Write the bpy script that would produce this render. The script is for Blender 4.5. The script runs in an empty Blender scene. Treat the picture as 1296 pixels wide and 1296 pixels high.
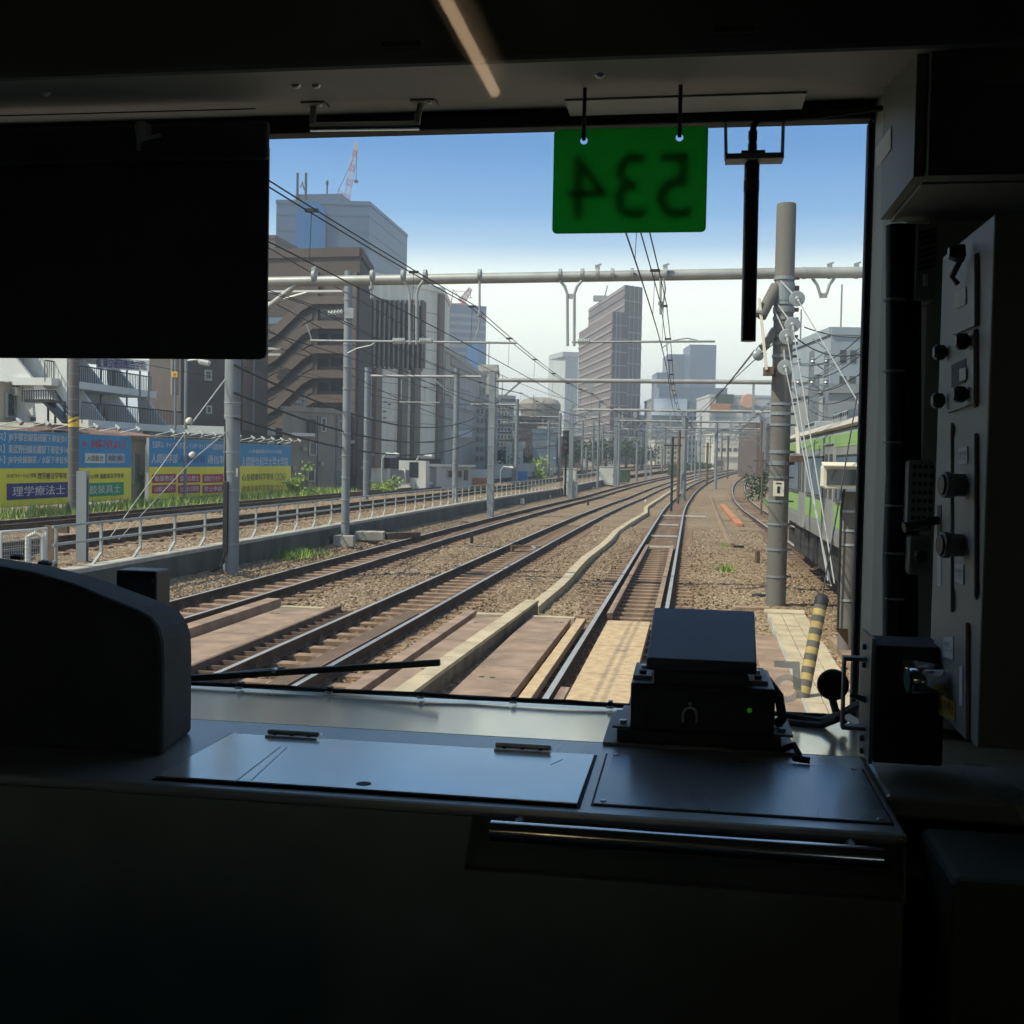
import bpy, bmesh, math, random
import numpy as np
from mathutils import Vector, Matrix
from math import sin, cos, tan, radians, pi, atan2, sqrt
random.seed(7); RNG = np.random.default_rng(7)
SC = bpy.context.scene
COL = SC.collection

# ------------------------------------------------------------------ camera
H = 2.42                                   # eye height above the rail tops
TH, PT, RO = radians(8.9), radians(2.0), radians(1.1)   # yaw to the left, pitch down, roll
FPX, CX, CY = 1447.0, 648.0, 633.5         # focal length / principal point in 1296 px units
f_ = Vector((-sin(TH)*cos(PT), cos(TH)*cos(PT), -sin(PT)))
r0_ = Vector((cos(TH), sin(TH), 0)); u0_ = r0_.cross(f_)
r_ = cos(RO)*r0_ + sin(RO)*u0_; u_ = -sin(RO)*r0_ + cos(RO)*u0_
EYE = Vector((0, 0, H))
cd = bpy.data.cameras.new('camera'); cam = bpy.data.objects.new('camera', cd); COL.objects.link(cam)
cam.matrix_world = Matrix(((r_.x, u_.x, -f_.x, 0), (r_.y, u_.y, -f_.y, 0), (r_.z, u_.z, -f_.z, H), (0, 0, 0, 1)))
cd.sensor_width = 36; cd.lens = 36*FPX/1296; cd.shift_y = -(648-CY)/1296
cd.clip_start = 0.01; cd.clip_end = 8000
SC.camera = cam

def ray(x, y): return f_ + r_*((x-CX)/FPX) - u_*((y-CY)/FPX)
def gnd(x, y, z=0.0): d = ray(x, y); return EYE + d*((z-H)/d.z)      # point of height z seen at a photo pixel
def atY(x, y, Y): d = ray(x, y); return EYE + d*(Y/d.y)
def atX(x, y, X): d = ray(x, y); return EYE + d*(X/d.x)
def atD(x, y, D): return EYE + ray(x, y)*D
def hz(x): return 583 + (x-648)*0.0192
def fp(px, d): p = atD(px, hz(px), d); return Vector((p.x, p.y))
def zt(px, py, d): return atD(px, py, d).z

# ------------------------------------------------------------------ light
SUN_EL = radians(52); SUN_AZ = atan2(-0.85, -0.50)      # towards the sun: behind us, to the left
w = bpy.data.worlds.new('World'); SC.world = w; w.use_nodes = True
nt = w.node_tree; nt.nodes.clear()
sky = nt.nodes.new('ShaderNodeTexSky'); sky.sky_type = 'NISHITA'; sky.sun_disc = False
sky.sun_elevation = SUN_EL; sky.sun_rotation = SUN_AZ % (2*pi)
sky.altitude = 0; sky.air_density = 1.0; sky.dust_density = 0.6; sky.ozone_density = 2.0
bg = nt.nodes.new('ShaderNodeBackground'); bg.inputs['Strength'].default_value = 0.12
out = nt.nodes.new('ShaderNodeOutputWorld')
tcw = nt.nodes.new('ShaderNodeTexCoord'); spw = nt.nodes.new('ShaderNodeSeparateXYZ'); nt.links.new(tcw.outputs['Generated'], spw.inputs[0])
rw = nt.nodes.new('ShaderNodeValToRGB'); rw.color_ramp.interpolation = 'LINEAR'
STOPS = ((0.0, (.92, .91, .85)), (.147, (.90, .905, .87)), (.163, (.70, .76, .80)), (.184, (.31, .45, .65)), (.210, (.145, .305, .58)), (.26, (.058, .195, .48)), (.5, (.03, .12, .34)))
e_ = rw.color_ramp.elements
for i_, (p_, c_) in enumerate(STOPS):
    el_ = e_[i_] if i_ < 2 else e_.new(p_)
    el_.position = p_; el_.color = (*c_, 1)
nt.links.new(spw.outputs['Z'], rw.inputs['Fac'])
ml = nt.nodes.new('ShaderNodeVectorMath'); ml.operation = 'SCALE'; ml.inputs['Scale'].default_value = 1/0.12; nt.links.new(rw.outputs[0], ml.inputs[0])
mr = nt.nodes.new('ShaderNodeMapRange'); mr.inputs['From Min'].default_value = .35; mr.inputs['From Max'].default_value = .65; nt.links.new(spw.outputs['Z'], mr.inputs['Value'])
mxw = nt.nodes.new('ShaderNodeMix'); mxw.data_type = 'RGBA'; nt.links.new(mr.outputs[0], mxw.inputs[0]); nt.links.new(ml.outputs[0], mxw.inputs[6]); nt.links.new(sky.outputs[0], mxw.inputs[7])
nt.links.new(mxw.outputs[2], bg.inputs['Color']); nt.links.new(bg.outputs[0], out.inputs['Surface'])
sl = bpy.data.lights.new('sun', 'SUN'); sl.energy = 3.6; sl.angle = radians(0.5); sl.color = (1.0, 0.915, 0.78)
so = bpy.data.objects.new('sun', sl); COL.objects.link(so)
SD = Vector((sin(SUN_AZ)*cos(SUN_EL), cos(SUN_AZ)*cos(SUN_EL), sin(SUN_EL)))
so.rotation_euler = SD.to_track_quat('Z', 'Y').to_euler(); so.location = (0, 0, 60)
SC.view_settings.view_transform = 'Standard'; SC.view_settings.look = 'None'
SC.view_settings.exposure = 0.78
HAZE = 0.0011; SC.view_settings.gamma = 1.0
SC.render.engine = 'CYCLES'
SC.cycles.max_bounces = 8; SC.cycles.transparent_max_bounces = 16
SC.cycles.use_denoising = True
SC.cycles.sample_clamp_indirect = 6.0

# ------------------------------------------------------------------ materials
def mat(name, rgb, rough=0.65, metal=0.0, var=0.12, scale=6.0, bump=0.0, bscale=None, spec=0.5, streak=0.0, rgb2=None, rvar=0.0):
    m = bpy.data.materials.new(name); m.use_nodes = True
    t = m.node_tree; b = t.nodes['Principled BSDF']
    b.inputs['Roughness'].default_value = rough; b.inputs['Metallic'].default_value = metal
    b.inputs['Specular IOR Level'].default_value = spec
    tc = t.nodes.new('ShaderNodeTexCoord')
    n = t.nodes.new('ShaderNodeTexNoise'); n.inputs['Scale'].default_value = scale; n.inputs['Detail'].default_value = 5
    if streak:
        mp = t.nodes.new('ShaderNodeMapping'); mp.inputs['Scale'].default_value = (1, 1, streak)
        t.links.new(tc.outputs['Object'], mp.inputs[0]); t.links.new(mp.outputs[0], n.inputs['Vector'])
    else:
        t.links.new(tc.outputs['Object'], n.inputs['Vector'])
    r = t.nodes.new('ShaderNodeValToRGB')
    a = [max(0, c*(1-var)) for c in rgb]; z = [min(1, c*(1+var)) for c in (rgb2 or rgb)]
    r.color_ramp.elements[0].position = 0.32; r.color_ramp.elements[1].position = 0.68
    r.color_ramp.elements[0].color = (*a, 1); r.color_ramp.elements[1].color = (*z, 1)
    t.links.new(n.outputs['Fac'], r.inputs['Fac']); t.links.new(r.outputs['Color'], b.inputs['Base Color'])
    if rvar:
        n3 = t.nodes.new('ShaderNodeTexNoise'); n3.inputs['Scale'].default_value = 5; n3.inputs['Detail'].default_value = 2; n3.inputs['Roughness'].default_value = .5
        mp3 = t.nodes.new('ShaderNodeMapping'); mp3.inputs['Scale'].default_value = (1, .35, 1); mp3.inputs['Rotation'].default_value = (0, 0, .5)
        t.links.new(tc.outputs['Object'], mp3.inputs[0]); t.links.new(mp3.outputs[0], n3.inputs['Vector'])
        mr3 = t.nodes.new('ShaderNodeMapRange'); mr3.inputs['From Min'].default_value = .35; mr3.inputs['From Max'].default_value = .65
        mr3.inputs['To Min'].default_value = max(.03, rough-rvar); mr3.inputs['To Max'].default_value = rough+rvar
        t.links.new(n3.outputs['Fac'], mr3.inputs['Value']); t.links.new(mr3.outputs[0], b.inputs['Roughness'])
    if bump:
        n2 = t.nodes.new('ShaderNodeTexNoise'); n2.inputs['Scale'].default_value = bscale or scale*6
        n2.inputs['Detail'].default_value = 4
        t.links.new(tc.outputs['Object'], n2.inputs['Vector'])
        bp = t.nodes.new('ShaderNodeBump'); bp.inputs['Strength'].default_value = bump; bp.inputs['Distance'].default_value = 0.02
        t.links.new(n2.outputs['Fac'], bp.inputs['Height']); t.links.new(bp.outputs[0], b.inputs['Normal'])
    return m

def mat_ballast(name='ballast', tint=(1, 1, 1), vs=23):
    m = bpy.data.materials.new(name); m.use_nodes = True; t = m.node_tree; b = t.nodes['Principled BSDF']
    b.inputs['Roughness'].default_value = 0.9; b.inputs['Specular IOR Level'].default_value = 0.25
    g = t.nodes.new('ShaderNodeNewGeometry')
    v = t.nodes.new('ShaderNodeTexVoronoi'); v.inputs['Scale'].default_value = vs; v.inputs['Randomness'].default_value = 1
    t.links.new(g.outputs['Position'], v.inputs['Vector'])
    sp = t.nodes.new('ShaderNodeSeparateColor'); t.links.new(v.outputs['Color'], sp.inputs[0])
    r = t.nodes.new('ShaderNodeValToRGB'); e = r.color_ramp.elements
    e[0].position = 0; e[0].color = (0.13, 0.096, 0.065, 1); e[1].position = 1; e[1].color = (0.40, 0.33, 0.25, 1)
    x = r.color_ramp.elements.new(0.35); x.color = (0.225, 0.162, 0.102, 1)
    x = r.color_ramp.elements.new(0.7); x.color = (0.31, 0.24, 0.16, 1)
    t.links.new(sp.outputs[0], r.inputs['Fac'])
    n = t.nodes.new('ShaderNodeTexNoise'); n.inputs['Scale'].default_value = 0.35; n.inputs['Detail'].default_value = 6
    t.links.new(g.outputs['Position'], n.inputs['Vector'])
    r2 = t.nodes.new('ShaderNodeValToRGB'); r2.color_ramp.elements[0].position = 0.3; r2.color_ramp.elements[1].position = 0.7
    r2.color_ramp.elements[0].color = (0.74*tint[0], 0.66*tint[1], 0.60*tint[2], 1); r2.color_ramp.elements[1].color = (1.0*tint[0], 0.96*tint[1], 0.93*tint[2], 1)
    t.links.new(n.outputs['Fac'], r2.inputs['Fac'])
    mx = t.nodes.new('ShaderNodeMix'); mx.data_type = 'RGBA'; mx.blend_type = 'MULTIPLY'; mx.inputs[0].default_value = 1
    t.links.new(r.outputs[0], mx.inputs[6]); t.links.new(r2.outputs[0], mx.inputs[7])
    t.links.new(mx.outputs[2], b.inputs['Base Color'])
    bp = t.nodes.new('ShaderNodeBump'); bp.inputs['Strength'].default_value = 0.9; bp.inputs['Distance'].default_value = 0.03
    bp.invert = True
    t.links.new(v.outputs['Distance'], bp.inputs['Height']); t.links.new(bp.outputs[0], b.inputs['Normal'])
    return m

def mat_leaf(name, rgb):
    m = mat(name, rgb, 0.6, var=0.45, scale=2.2)
    b = m.node_tree.nodes['Principled BSDF']; b.inputs['Transmission Weight'].default_value = 0.0
    b.inputs['Subsurface Weight'].default_value = 0.0
    return m

def mat_glassclear():
    m = bpy.data.materials.new('clear_glass'); m.use_nodes = True; t = m.node_tree; t.nodes.clear()
    tr = t.nodes.new('ShaderNodeBsdfTransparent'); tr.inputs[0].default_value = (0.97, 0.985, 0.965, 1)
    o = t.nodes.new('ShaderNodeOutputMaterial'); t.links.new(tr.outputs[0], o.inputs[0]); return m

def mat_glassmirror():
    m = bpy.data.materials.new('reflecting_glass'); m.use_nodes = True; t = m.node_tree; t.nodes.clear()
    tr = t.nodes.new('ShaderNodeBsdfTransparent'); tr.inputs[0].default_value = (0.97, 0.985, 0.965, 1)
    gl = t.nodes.new('ShaderNodeBsdfGlossy'); gl.inputs['Roughness'].default_value = 0.02
    fr = t.nodes.new('ShaderNodeFresnel'); fr.inputs[0].default_value = 1.5
    mx = t.nodes.new('ShaderNodeMixShader'); o = t.nodes.new('ShaderNodeOutputMaterial')
    t.links.new(fr.outputs[0], mx.inputs[0]); t.links.new(tr.outputs[0], mx.inputs[1]); t.links.new(gl.outputs[0], mx.inputs[2])
    t.links.new(mx.outputs[0], o.inputs[0]); return m

def mat_emit(name, rgb, s):
    m = bpy.data.materials.new(name); m.use_nodes = True; t = m.node_tree; t.nodes.clear()
    e = t.nodes.new('ShaderNodeEmission'); e.inputs[0].default_value = (*rgb, 1); e.inputs[1].default_value = s
    o = t.nodes.new('ShaderNodeOutputMaterial'); t.links.new(e.outputs[0], o.inputs[0]); return m

def mat_translucent(name, rgb, refl=0.25):
    m = bpy.data.materials.new(name); m.use_nodes = True; t = m.node_tree; t.nodes.clear()
    a = t.nodes.new('ShaderNodeBsdfTranslucent'); a.inputs[0].default_value = (*rgb, 1)
    d = t.nodes.new('ShaderNodeBsdfDiffuse'); d.inputs[0].default_value = (*[c*0.6 for c in rgb], 1)
    mx = t.nodes.new('ShaderNodeMixShader'); mx.inputs[0].default_value = refl
    o = t.nodes.new('ShaderNodeOutputMaterial')
    t.links.new(a.outputs[0], mx.inputs[1]); t.links.new(d.outputs[0], mx.inputs[2]); t.links.new(mx.outputs[0], o.inputs[0]); return m

def mat_film(name, rgb, clear):
    m = mat_translucent(name, rgb, .35); t = m.node_tree; o = [n for n in t.nodes if n.type == 'OUTPUT_MATERIAL'][0]; src = o.inputs[0].links[0].from_socket
    tr = t.nodes.new('ShaderNodeBsdfTransparent'); mx = t.nodes.new('ShaderNodeMixShader'); mx.inputs[0].default_value = clear
    t.links.new(src, mx.inputs[1]); t.links.new(tr.outputs[0], mx.inputs[2]); t.links.new(mx.outputs[0], o.inputs[0]); return m

def mat_frosted(name, rgb, alpha):
    m = mat(name, rgb, 0.5, var=0.03)
    m.node_tree.nodes['Principled BSDF'].inputs['Alpha'].default_value = alpha
    return m

M = dict(
    ballast=mat_ballast(),
    ballast_rust=mat_ballast('ballast_rust_stained', (.72, .60, .49), 23),
    soil=mat('soil', (0.20, 0.18, 0.15), 0.95, var=0.3, scale=0.4, bump=0.4),
    railside=mat('rail_rust', (0.095, 0.064, 0.045), 0.85, var=0.3, scale=3, spec=.12),
    railtop=mat('rail_top', (0.42, 0.40, 0.38), 0.45, metal=0.4, var=0.1, scale=2),
    railtop_old=mat('rail_top_dull', (0.20, 0.16, 0.13), 0.5, metal=0.5, var=0.2, scale=2),
    sleeper=mat('sleeper', (0.23, 0.15, 0.10), 0.9, var=0.35, scale=4, bump=0.4),
    rusty=mat('rusty_steel', (0.12, 0.075, 0.05), 0.85, var=0.3, scale=5, bump=0.2),
    crossing=mat('crossing_rubber', (0.27, 0.18, 0.125), 0.75, var=0.30, scale=2.6, bump=0.25, bscale=40),
    crossing_y=mat('crossing_worn', (0.44, 0.29, 0.17), 0.7, var=0.12, scale=9, bump=0.12, bscale=60, rgb2=(0.50, 0.36, 0.20)),
    concrete=mat('concrete', (0.36, 0.33, 0.28), 0.9, var=0.2, scale=2.5, bump=0.3),
    concrete_pole=mat('concrete_pole', (0.125, 0.116, 0.104), 0.85, var=0.2, scale=2.0, bump=0.15, streak=0.2),
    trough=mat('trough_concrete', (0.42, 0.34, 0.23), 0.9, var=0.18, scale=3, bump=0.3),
    shaded_dirty=mat('shaded_dirty_concrete', (0.16, 0.12, 0.08), 0.95, var=0.35, scale=3, bump=0.3),  # near trough sides: their shade, along with dirt, put into the colour
    darkwall=mat('stained_wall', (0.085, 0.085, 0.072), 0.95, var=0.4, scale=0.9, bump=0.3, streak=0.25),
    steelpole=mat('galvanised_pole', (0.20, 0.22, 0.235), 0.6, metal=0.2, var=0.15, scale=2, streak=0.3),
    galv=mat('galvanised_steel', (0.29, 0.30, 0.30), 0.55, metal=0.3, var=0.12, scale=3),
    beam=mat('gantry_pipe', (0.30, 0.295, 0.28), 0.5, metal=0.25, var=0.15, scale=2),
    fence=mat('fence_galvanised', (0.36, 0.375, 0.35), 0.55, metal=0.2, var=0.12, scale=4),
    wire=mat('wire_dark', (0.035, 0.035, 0.035), 0.6, metal=0.3, var=0.1),
    wirelight=mat('wire_galvanised', (0.42, 0.42, 0.40), 0.45, metal=0.4, var=0.1),
    porcelain=mat('porcelain', (0.55, 0.55, 0.52), 0.25, var=0.08),
    insgrey=mat('insulator_grey', (0.27, 0.29, 0.30), 0.35, var=0.15),
    blackp=mat('black_paint', (0.016, 0.016, 0.018), 0.4, var=0.2, scale=12),
    blackr=mat('black_rubber', (0.012, 0.012, 0.012), 0.7, var=0.2, scale=12),
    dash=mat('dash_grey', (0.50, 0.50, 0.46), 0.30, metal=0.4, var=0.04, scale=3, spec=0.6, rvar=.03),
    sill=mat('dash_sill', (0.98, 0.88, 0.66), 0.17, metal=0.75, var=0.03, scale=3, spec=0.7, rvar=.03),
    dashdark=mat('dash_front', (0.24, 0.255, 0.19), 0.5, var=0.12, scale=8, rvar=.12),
    consoled=mat('console_dark', (0.028, 0.032, 0.029), 0.75, var=0.2, scale=8),
    cabgrey=mat('cab_panel_grey', (0.19, 0.188, 0.16), 0.6, var=0.08, scale=5),
    cabdark=mat('cab_dark', (0.125, 0.14, 0.115), 0.8, var=0.15, scale=5),
    pillar=mat('pillar_grey', (0.42, 0.42, 0.34), 0.55, var=0.08, scale=4),
    panelgrey=mat('control_panel_grey', (0.25, 0.262, 0.235), 0.5, var=0.06, scale=4),
    chrome=mat('chrome', (0.62, 0.63, 0.66), 0.13, metal=1.0, var=0.05),
    screw=mat('screw_metal', (0.62, 0.62, 0.58), 0.38, metal=0.9, var=0.1),
    whitepaper=mat('paper_label', (0.6, 0.6, 0.57), 0.8, var=0.04),
    guardyellow=mat('faded_yellow', (0.32, 0.225, 0.075), 0.7, var=0.2, scale=9),
    guardblack=mat('faded_black', (0.085, 0.076, 0.06), 0.8, var=0.2, scale=9),
    yellow=mat('yellow_paint', (0.68, 0.44, 0.05), 0.6, var=0.15),
    orange=mat('orange_plastic', (0.42, 0.17, 0.07), 0.7, var=0.15),
    white=mat('white_paint', (0.55, 0.55, 0.51), 0.7, var=0.10, scale=0.8),
    cream=mat('cream_paint', (0.60, 0.55, 0.44), 0.7, var=0.1, scale=1),
    glassdark=mat('dark_window', (0.030, 0.038, 0.045), 0.12, var=0.3, scale=1.5, spec=0.6),
    glassblue=mat('blue_window', (0.10, 0.16, 0.22), 0.15, var=0.2, scale=0.8, spec=0.7),
    frame=mat('window_frame', (0.35, 0.36, 0.36), 0.5, metal=0.3, var=0.1),
    red=mat('red_paint', (0.45, 0.06, 0.05), 0.6, var=0.15),
    redlens=mat('red_lens', (0.10, 0.012, 0.012), 0.4, var=0.1),
    leaf=mat_leaf('leaf_green', (0.085, 0.16, 0.03)),
    leafdark=mat_leaf('leaf_dark', (0.035, 0.065, 0.022)),
    leafbright=mat_leaf('leaf_bright', (0.25, 0.34, 0.07)),
    bark=mat('bark', (0.09, 0.065, 0.045), 0.9, var=0.3, bump=0.4),
)

# ------------------------------------------------------------------ mesh builder
class MB:
    def __init__(s): s.v = []; s.f = []; s.m = []; s.mats = []
    def mi(s, m):
        if m not in s.mats: s.mats.append(m)
        return s.mats.index(m)
    def add(s, vs, fs, m):
        o = len(s.v); i = s.mi(m)
        s.v.extend([tuple(v) for v in vs]); s.f.extend([tuple(k+o for k in q) for q in fs]); s.m.extend([i]*len(fs)); return s
    def box(s, a, b, m):
        x0, y0, z0 = [min(p, q) for p, q in zip(a, b)]; x1, y1, z1 = [max(p, q) for p, q in zip(a, b)]
        return s.add([(x0,y0,z0),(x1,y0,z0),(x1,y1,z0),(x0,y1,z0),(x0,y0,z1),(x1,y0,z1),(x1,y1,z1),(x0,y1,z1)],
                     [(0,3,2,1),(4,5,6,7),(0,1,5,4),(1,2,6,5),(2,3,7,6),(3,0,4,7)], m)
    def obox(s, c, ax, ay, az, m):
        c, ax, ay, az = map(Vector, (c, ax, ay, az)); P = []
        for k in (-1, 1):
            for i, j in ((-1,-1),(1,-1),(1,1),(-1,1)): P.append(c + ax*i + ay*j + az*k)
        return s.add(P, [(0,3,2,1),(4,5,6,7),(0,1,5,4),(1,2,6,5),(2,3,7,6),(3,0,4,7)], m)
    def bar(s, p, q, wx, wz, m):           # rectangular bar from p to q
        p, q = Vector(p), Vector(q); d = (q-p); L = d.length/2; d.normalize()
        a = d.cross(Vector((0,0,1)));  a = a.normalized() if a.length > 1e-4 else Vector((1,0,0))
        b = a.cross(d).normalized()
        return s.obox((p+q)/2, a*wx/2, b*wz/2, d*L, m)
    def tube(s, pts, r, m, n=8, r1=None, cap=True):
        pts = [Vector(p) for p in pts]; k = len(pts)
        rs = [r + ((r1 if r1 is not None else r)-r)*i/(k-1) for i in range(k)] if not isinstance(r, (list, tuple)) else r
        V = []; prev = None
        for i, p in enumerate(pts):
            d = (pts[min(i+1,k-1)] - pts[max(i-1,0)]).normalized()
            if prev is None:
                a = d.cross(Vector((0,0,1)))
                if a.length < 1e-3: a = d.cross(Vector((1,0,0)))
            else: a = prev - d*prev.dot(d)
            a.normalize(); prev = a; b = d.cross(a)
            for j in range(n):
                t = 2*pi*j/n; V.append(p + (a*cos(t)+b*sin(t))*rs[i])
        F = [(i*n+j, i*n+(j+1)%n, (i+1)*n+(j+1)%n, (i+1)*n+j) for i in range(k-1) for j in range(n)]
        if cap: F += [tuple(range(n))[::-1], tuple((k-1)*n+j for j in range(n))]
        return s.add(V, F, m)
    def prism(s, poly, z0, z1, m, mtop=None):
        n = len(poly); a = sum(poly[i][0]*poly[(i+1)%n][1]-poly[(i+1)%n][0]*poly[i][1] for i in range(n))
        if a < 0: poly = poly[::-1]
        V = [(p[0],p[1],z0) for p in poly] + [(p[0],p[1],z1) for p in poly]
        s.add(V, [(i,(i+1)%n,(i+1)%n+n,i+n) for i in range(n)] + [tuple(range(n))[::-1]], m)
        return s.add(V[n:], [tuple(range(n))], mtop or m)
    def extrude(s, poly, vec, m):          # planar polygon (3D points) swept along vec
        poly = [Vector(p) for p in poly]; vec = Vector(vec); n = len(poly)
        nrm = Vector((0,0,0))
        for i in range(n): nrm += poly[i].cross(poly[(i+1)%n])
        if nrm.dot(vec) < 0: poly = poly[::-1]
        V = poly + [p+vec for p in poly]
        return s.add(V, [(i,(i+1)%n,(i+1)%n+n,i+n) for i in range(n)] + [tuple(range(n))[::-1], tuple(range(n,2*n))], m)
    def lathe(s, c, axis, prof, m, n=14):  # prof: (radius, along)
        c, axis = Vector(c), Vector(axis).normalized(); a = axis.cross(Vector((0,0,1)))
        if a.length < 1e-3: a = Vector((1,0,0))
        a.normalize(); b = axis.cross(a); V = []
        for r, h in prof:
            for j in range(n): t = 2*pi*j/n; V.append(c + axis*h + (a*cos(t)+b*sin(t))*r)
        k = len(prof)
        F = [(i*n+j, i*n+(j+1)%n, (i+1)*n+(j+1)%n, (i+1)*n+j) for i in range(k-1) for j in range(n)]
        F += [tuple(range(n))[::-1], tuple((k-1)*n+j for j in range(n))]
        return s.add(V, F, m)

def rootloc(o):
    p = Vector((0,0,0))
    while o is not None: p += o.location; o = o.parent
    return p

def build(name, mb, parent=None, bevel=0.0, smooth=False, loc=None):
    me = bpy.data.meshes.new(name)
    if parent is None:
        a = np.array(mb.v, float); base = Vector(loc) if loc is not None else Vector(((a[:,0].min()+a[:,0].max())/2, (a[:,1].min()+a[:,1].max())/2, a[:,2].min()))
    else: base = rootloc(parent)
    vs = (np.array(mb.v, float) - np.array(base)).tolist()
    me.from_pydata(vs, [], mb.f); me.update()
    for m in mb.mats: me.materials.append(m)
    me.polygons.foreach_set('material_index', mb.m)
    if smooth: me.polygons.foreach_set('use_smooth', [True]*len(me.polygons))
    o = bpy.data.objects.new(name, me); COL.objects.link(o)
    if parent is None: o.location = base
    else: o.parent = parent
    if bevel:
        b = o.modifiers.new('bevel', 'BEVEL'); b.width = bevel; b.segments = 2; b.limit_method = 'ANGLE'; b.angle_limit = radians(40)
    if smooth and not bevel:
        try:
            me.set_sharp_from_angle(angle=radians(40))
        except Exception: pass
    return o

def tag(o, label=None, cat=None, group=None, kind=None):
    if label: o['label'] = label
    if cat: o['category'] = cat
    if group: o['group'] = group
    if kind: o['kind'] = kind
    return o

def thing(name, label, cat, loc, group=None):
    o = bpy.data.objects.new(name, None); COL.objects.link(o); o.location = loc; o.empty_display_size = 0.2
    return tag(o, label, cat, group)

_txtcache = {}
def text_mesh(body):
    if body in _txtcache: return _txtcache[body]
    c = bpy.data.curves.new('t', 'FONT'); c.body = body; c.size = 1; c.extrude = 0.0; c.resolution_u = 3
    o = bpy.data.objects.new('t', c); COL.objects.link(o)
    dg = bpy.context.evaluated_depsgraph_get()
    me = bpy.data.meshes.new_from_object(o.evaluated_get(dg))
    v = np.array([tuple(p.co) for p in me.vertices]) if len(me.vertices) else np.zeros((1,3))
    fs = [tuple(p.vertices) for p in me.polygons]
    bpy.data.objects.remove(o); bpy.data.curves.remove(c); bpy.data.meshes.remove(me)
    _txtcache[body] = (v, fs); return v, fs

def text(mb, body, o, ux, uy, w, h, m, th=0.004, bold=0.0):
    """lay BODY into the rectangle with lower left corner o, axes ux, uy (unit), width w, height h, with a real thickness"""
    v, fs = text_mesh(body); ux, uy, o = Vector(ux), Vector(uy), Vector(o); n = ux.cross(uy)
    lo, hi = v.min(0), v.max(0); s = (hi-lo); s[s == 0] = 1
    for dx in ((0.0,) if not bold else (-bold, bold)):
        P = [o + ux*((p[0]-lo[0])/s[0]*w + dx) + uy*((p[1]-lo[1])/s[1]*h) + n*(th + (0.0006 if dx > 0 else 0)) for p in v]
        mb.add(P, fs, m)
    return mb
# ------------------------------------------------------------------ ground and tracks
def curve(Y, Ys, R): d = max(0.0, Y-Ys); return d*d/(2*R)
def rise(Y): return max(0.0, Y-80)*0.0105 if Y < 420 else 3.57
def cx(Y): return curve(Y, 50, 1250)                      # how far everything has curved to the right at Y

c_own = lambda y: -0.887 + curve(y, 53, 1250)
c_a = lambda y: -4.63 + curve(y, 33, 1450)
c_b = lambda y: -7.90 + curve(y, 28, 1500)
c_c = lambda y: 3.75 - 0.42*min(1, max(0, (y-28)/35))**1 + curve(y, 60, 1150)

def ground_sheet():
    ys = np.concatenate([np.arange(-30, 300, 10.0), np.arange(300, 3001, 100.0)])
    xs = np.array([-2600,-900,-300,-120,-60,-40,-25,-10,0,8,14,20,40,90,300,900,2600.0])
    V = [(x + (cx(min(y, 300)) if abs(x) < 200 else 0), y, -0.42 + rise(y) - (0.4 if x > 12 else 0)) for y in ys for x in xs]
    n = len(xs)
    F = [(i*n+j, i*n+j+1, (i+1)*n+j+1, (i+1)*n+j) for i in range(len(ys)-1) for j in range(n-1)]
    return MB().add(V, F, M['soil'])
tag(build('ground', ground_sheet()), 'brown soil and city ground stretching to the horizon', kind='structure')

WALLX = -9.95
def bed_h(x, X):   # ballast height against offset from the curve
    h = -0.185
    for c in (-0.887, -4.63, -7.9, 3.5):
        pass
    if x < -8.9: h = -0.185 + min(1.0, (-8.9-x)/0.9)*0.16
    return h
def bed_fine():
    st = 0.062
    ys = np.arange(9, 46, st); xs = np.arange(-9.93, 7.2, st)
    X, Y = np.meshgrid(xs, ys)
    X = X + RNG.uniform(-.45, .45, X.shape)*st; Y = Y + RNG.uniform(-.45, .45, Y.shape)*st
    Z = np.full(X.shape, -0.185)
    Z += np.clip((-8.9-X)/0.9, 0, 1)*0.16
    for c0, c1 in ((-6.75, -5.9), (-3.6, -1.9), (0.4, 2.6)):       # shallow heaps between the tracks
        m = np.clip(1-np.abs((X-(c0+c1)/2)/((c1-c0)/2+.5)), 0, 1); Z += 0.05*m
    for c in (-0.887, -4.63, -7.9):
        Z -= 0.035*np.clip(1-np.abs(X-c)/0.5, 0, 1)
    Z -= np.clip((X-4.9)/2.0, 0, 1)*0.35
    Z += 0.03*np.sin(X*1.3+Y*0.4)*np.sin(Y*0.21+X*.3)
    Z += RNG.normal(0, 0.0125, X.shape)
    X = X + np.where(Y > 50, (Y-50)**2/2500, 0)
    V = np.stack([X, Y, Z], -1).reshape(-1, 3)
    r, c = X.shape; i = np.arange((r-1)*c).reshape(r-1, c)[:, :-1].ravel()
    F = np.stack([i, i+1, i+c+1, i+c], 1)
    mb = MB(); mb.v = V.tolist(); mb.f = F.tolist(); mb.mi(M['ballast']); mb.mi(M['ballast_rust'])
    fx = V[F[:, 0], 0]; fy = V[F[:, 0], 1]; dr = np.full(len(F), 9.0)
    for c in (c_own, c_a, c_b, c_c):
        cc = np.array([c(v) for v in np.arange(8, 60, .25)]); cy = cc[np.clip(((fy-8)/.25).astype(int), 0, len(cc)-1)]
        dr = np.minimum(dr, np.abs(fx-cy))
    mb.m = (dr < .78+RNG.normal(0, .22, len(F))).astype(int).tolist()
    return mb
tag(build('ballast_bed', bed_fine()), 'brown and grey stone ballast between the running tracks', kind='structure')
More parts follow.
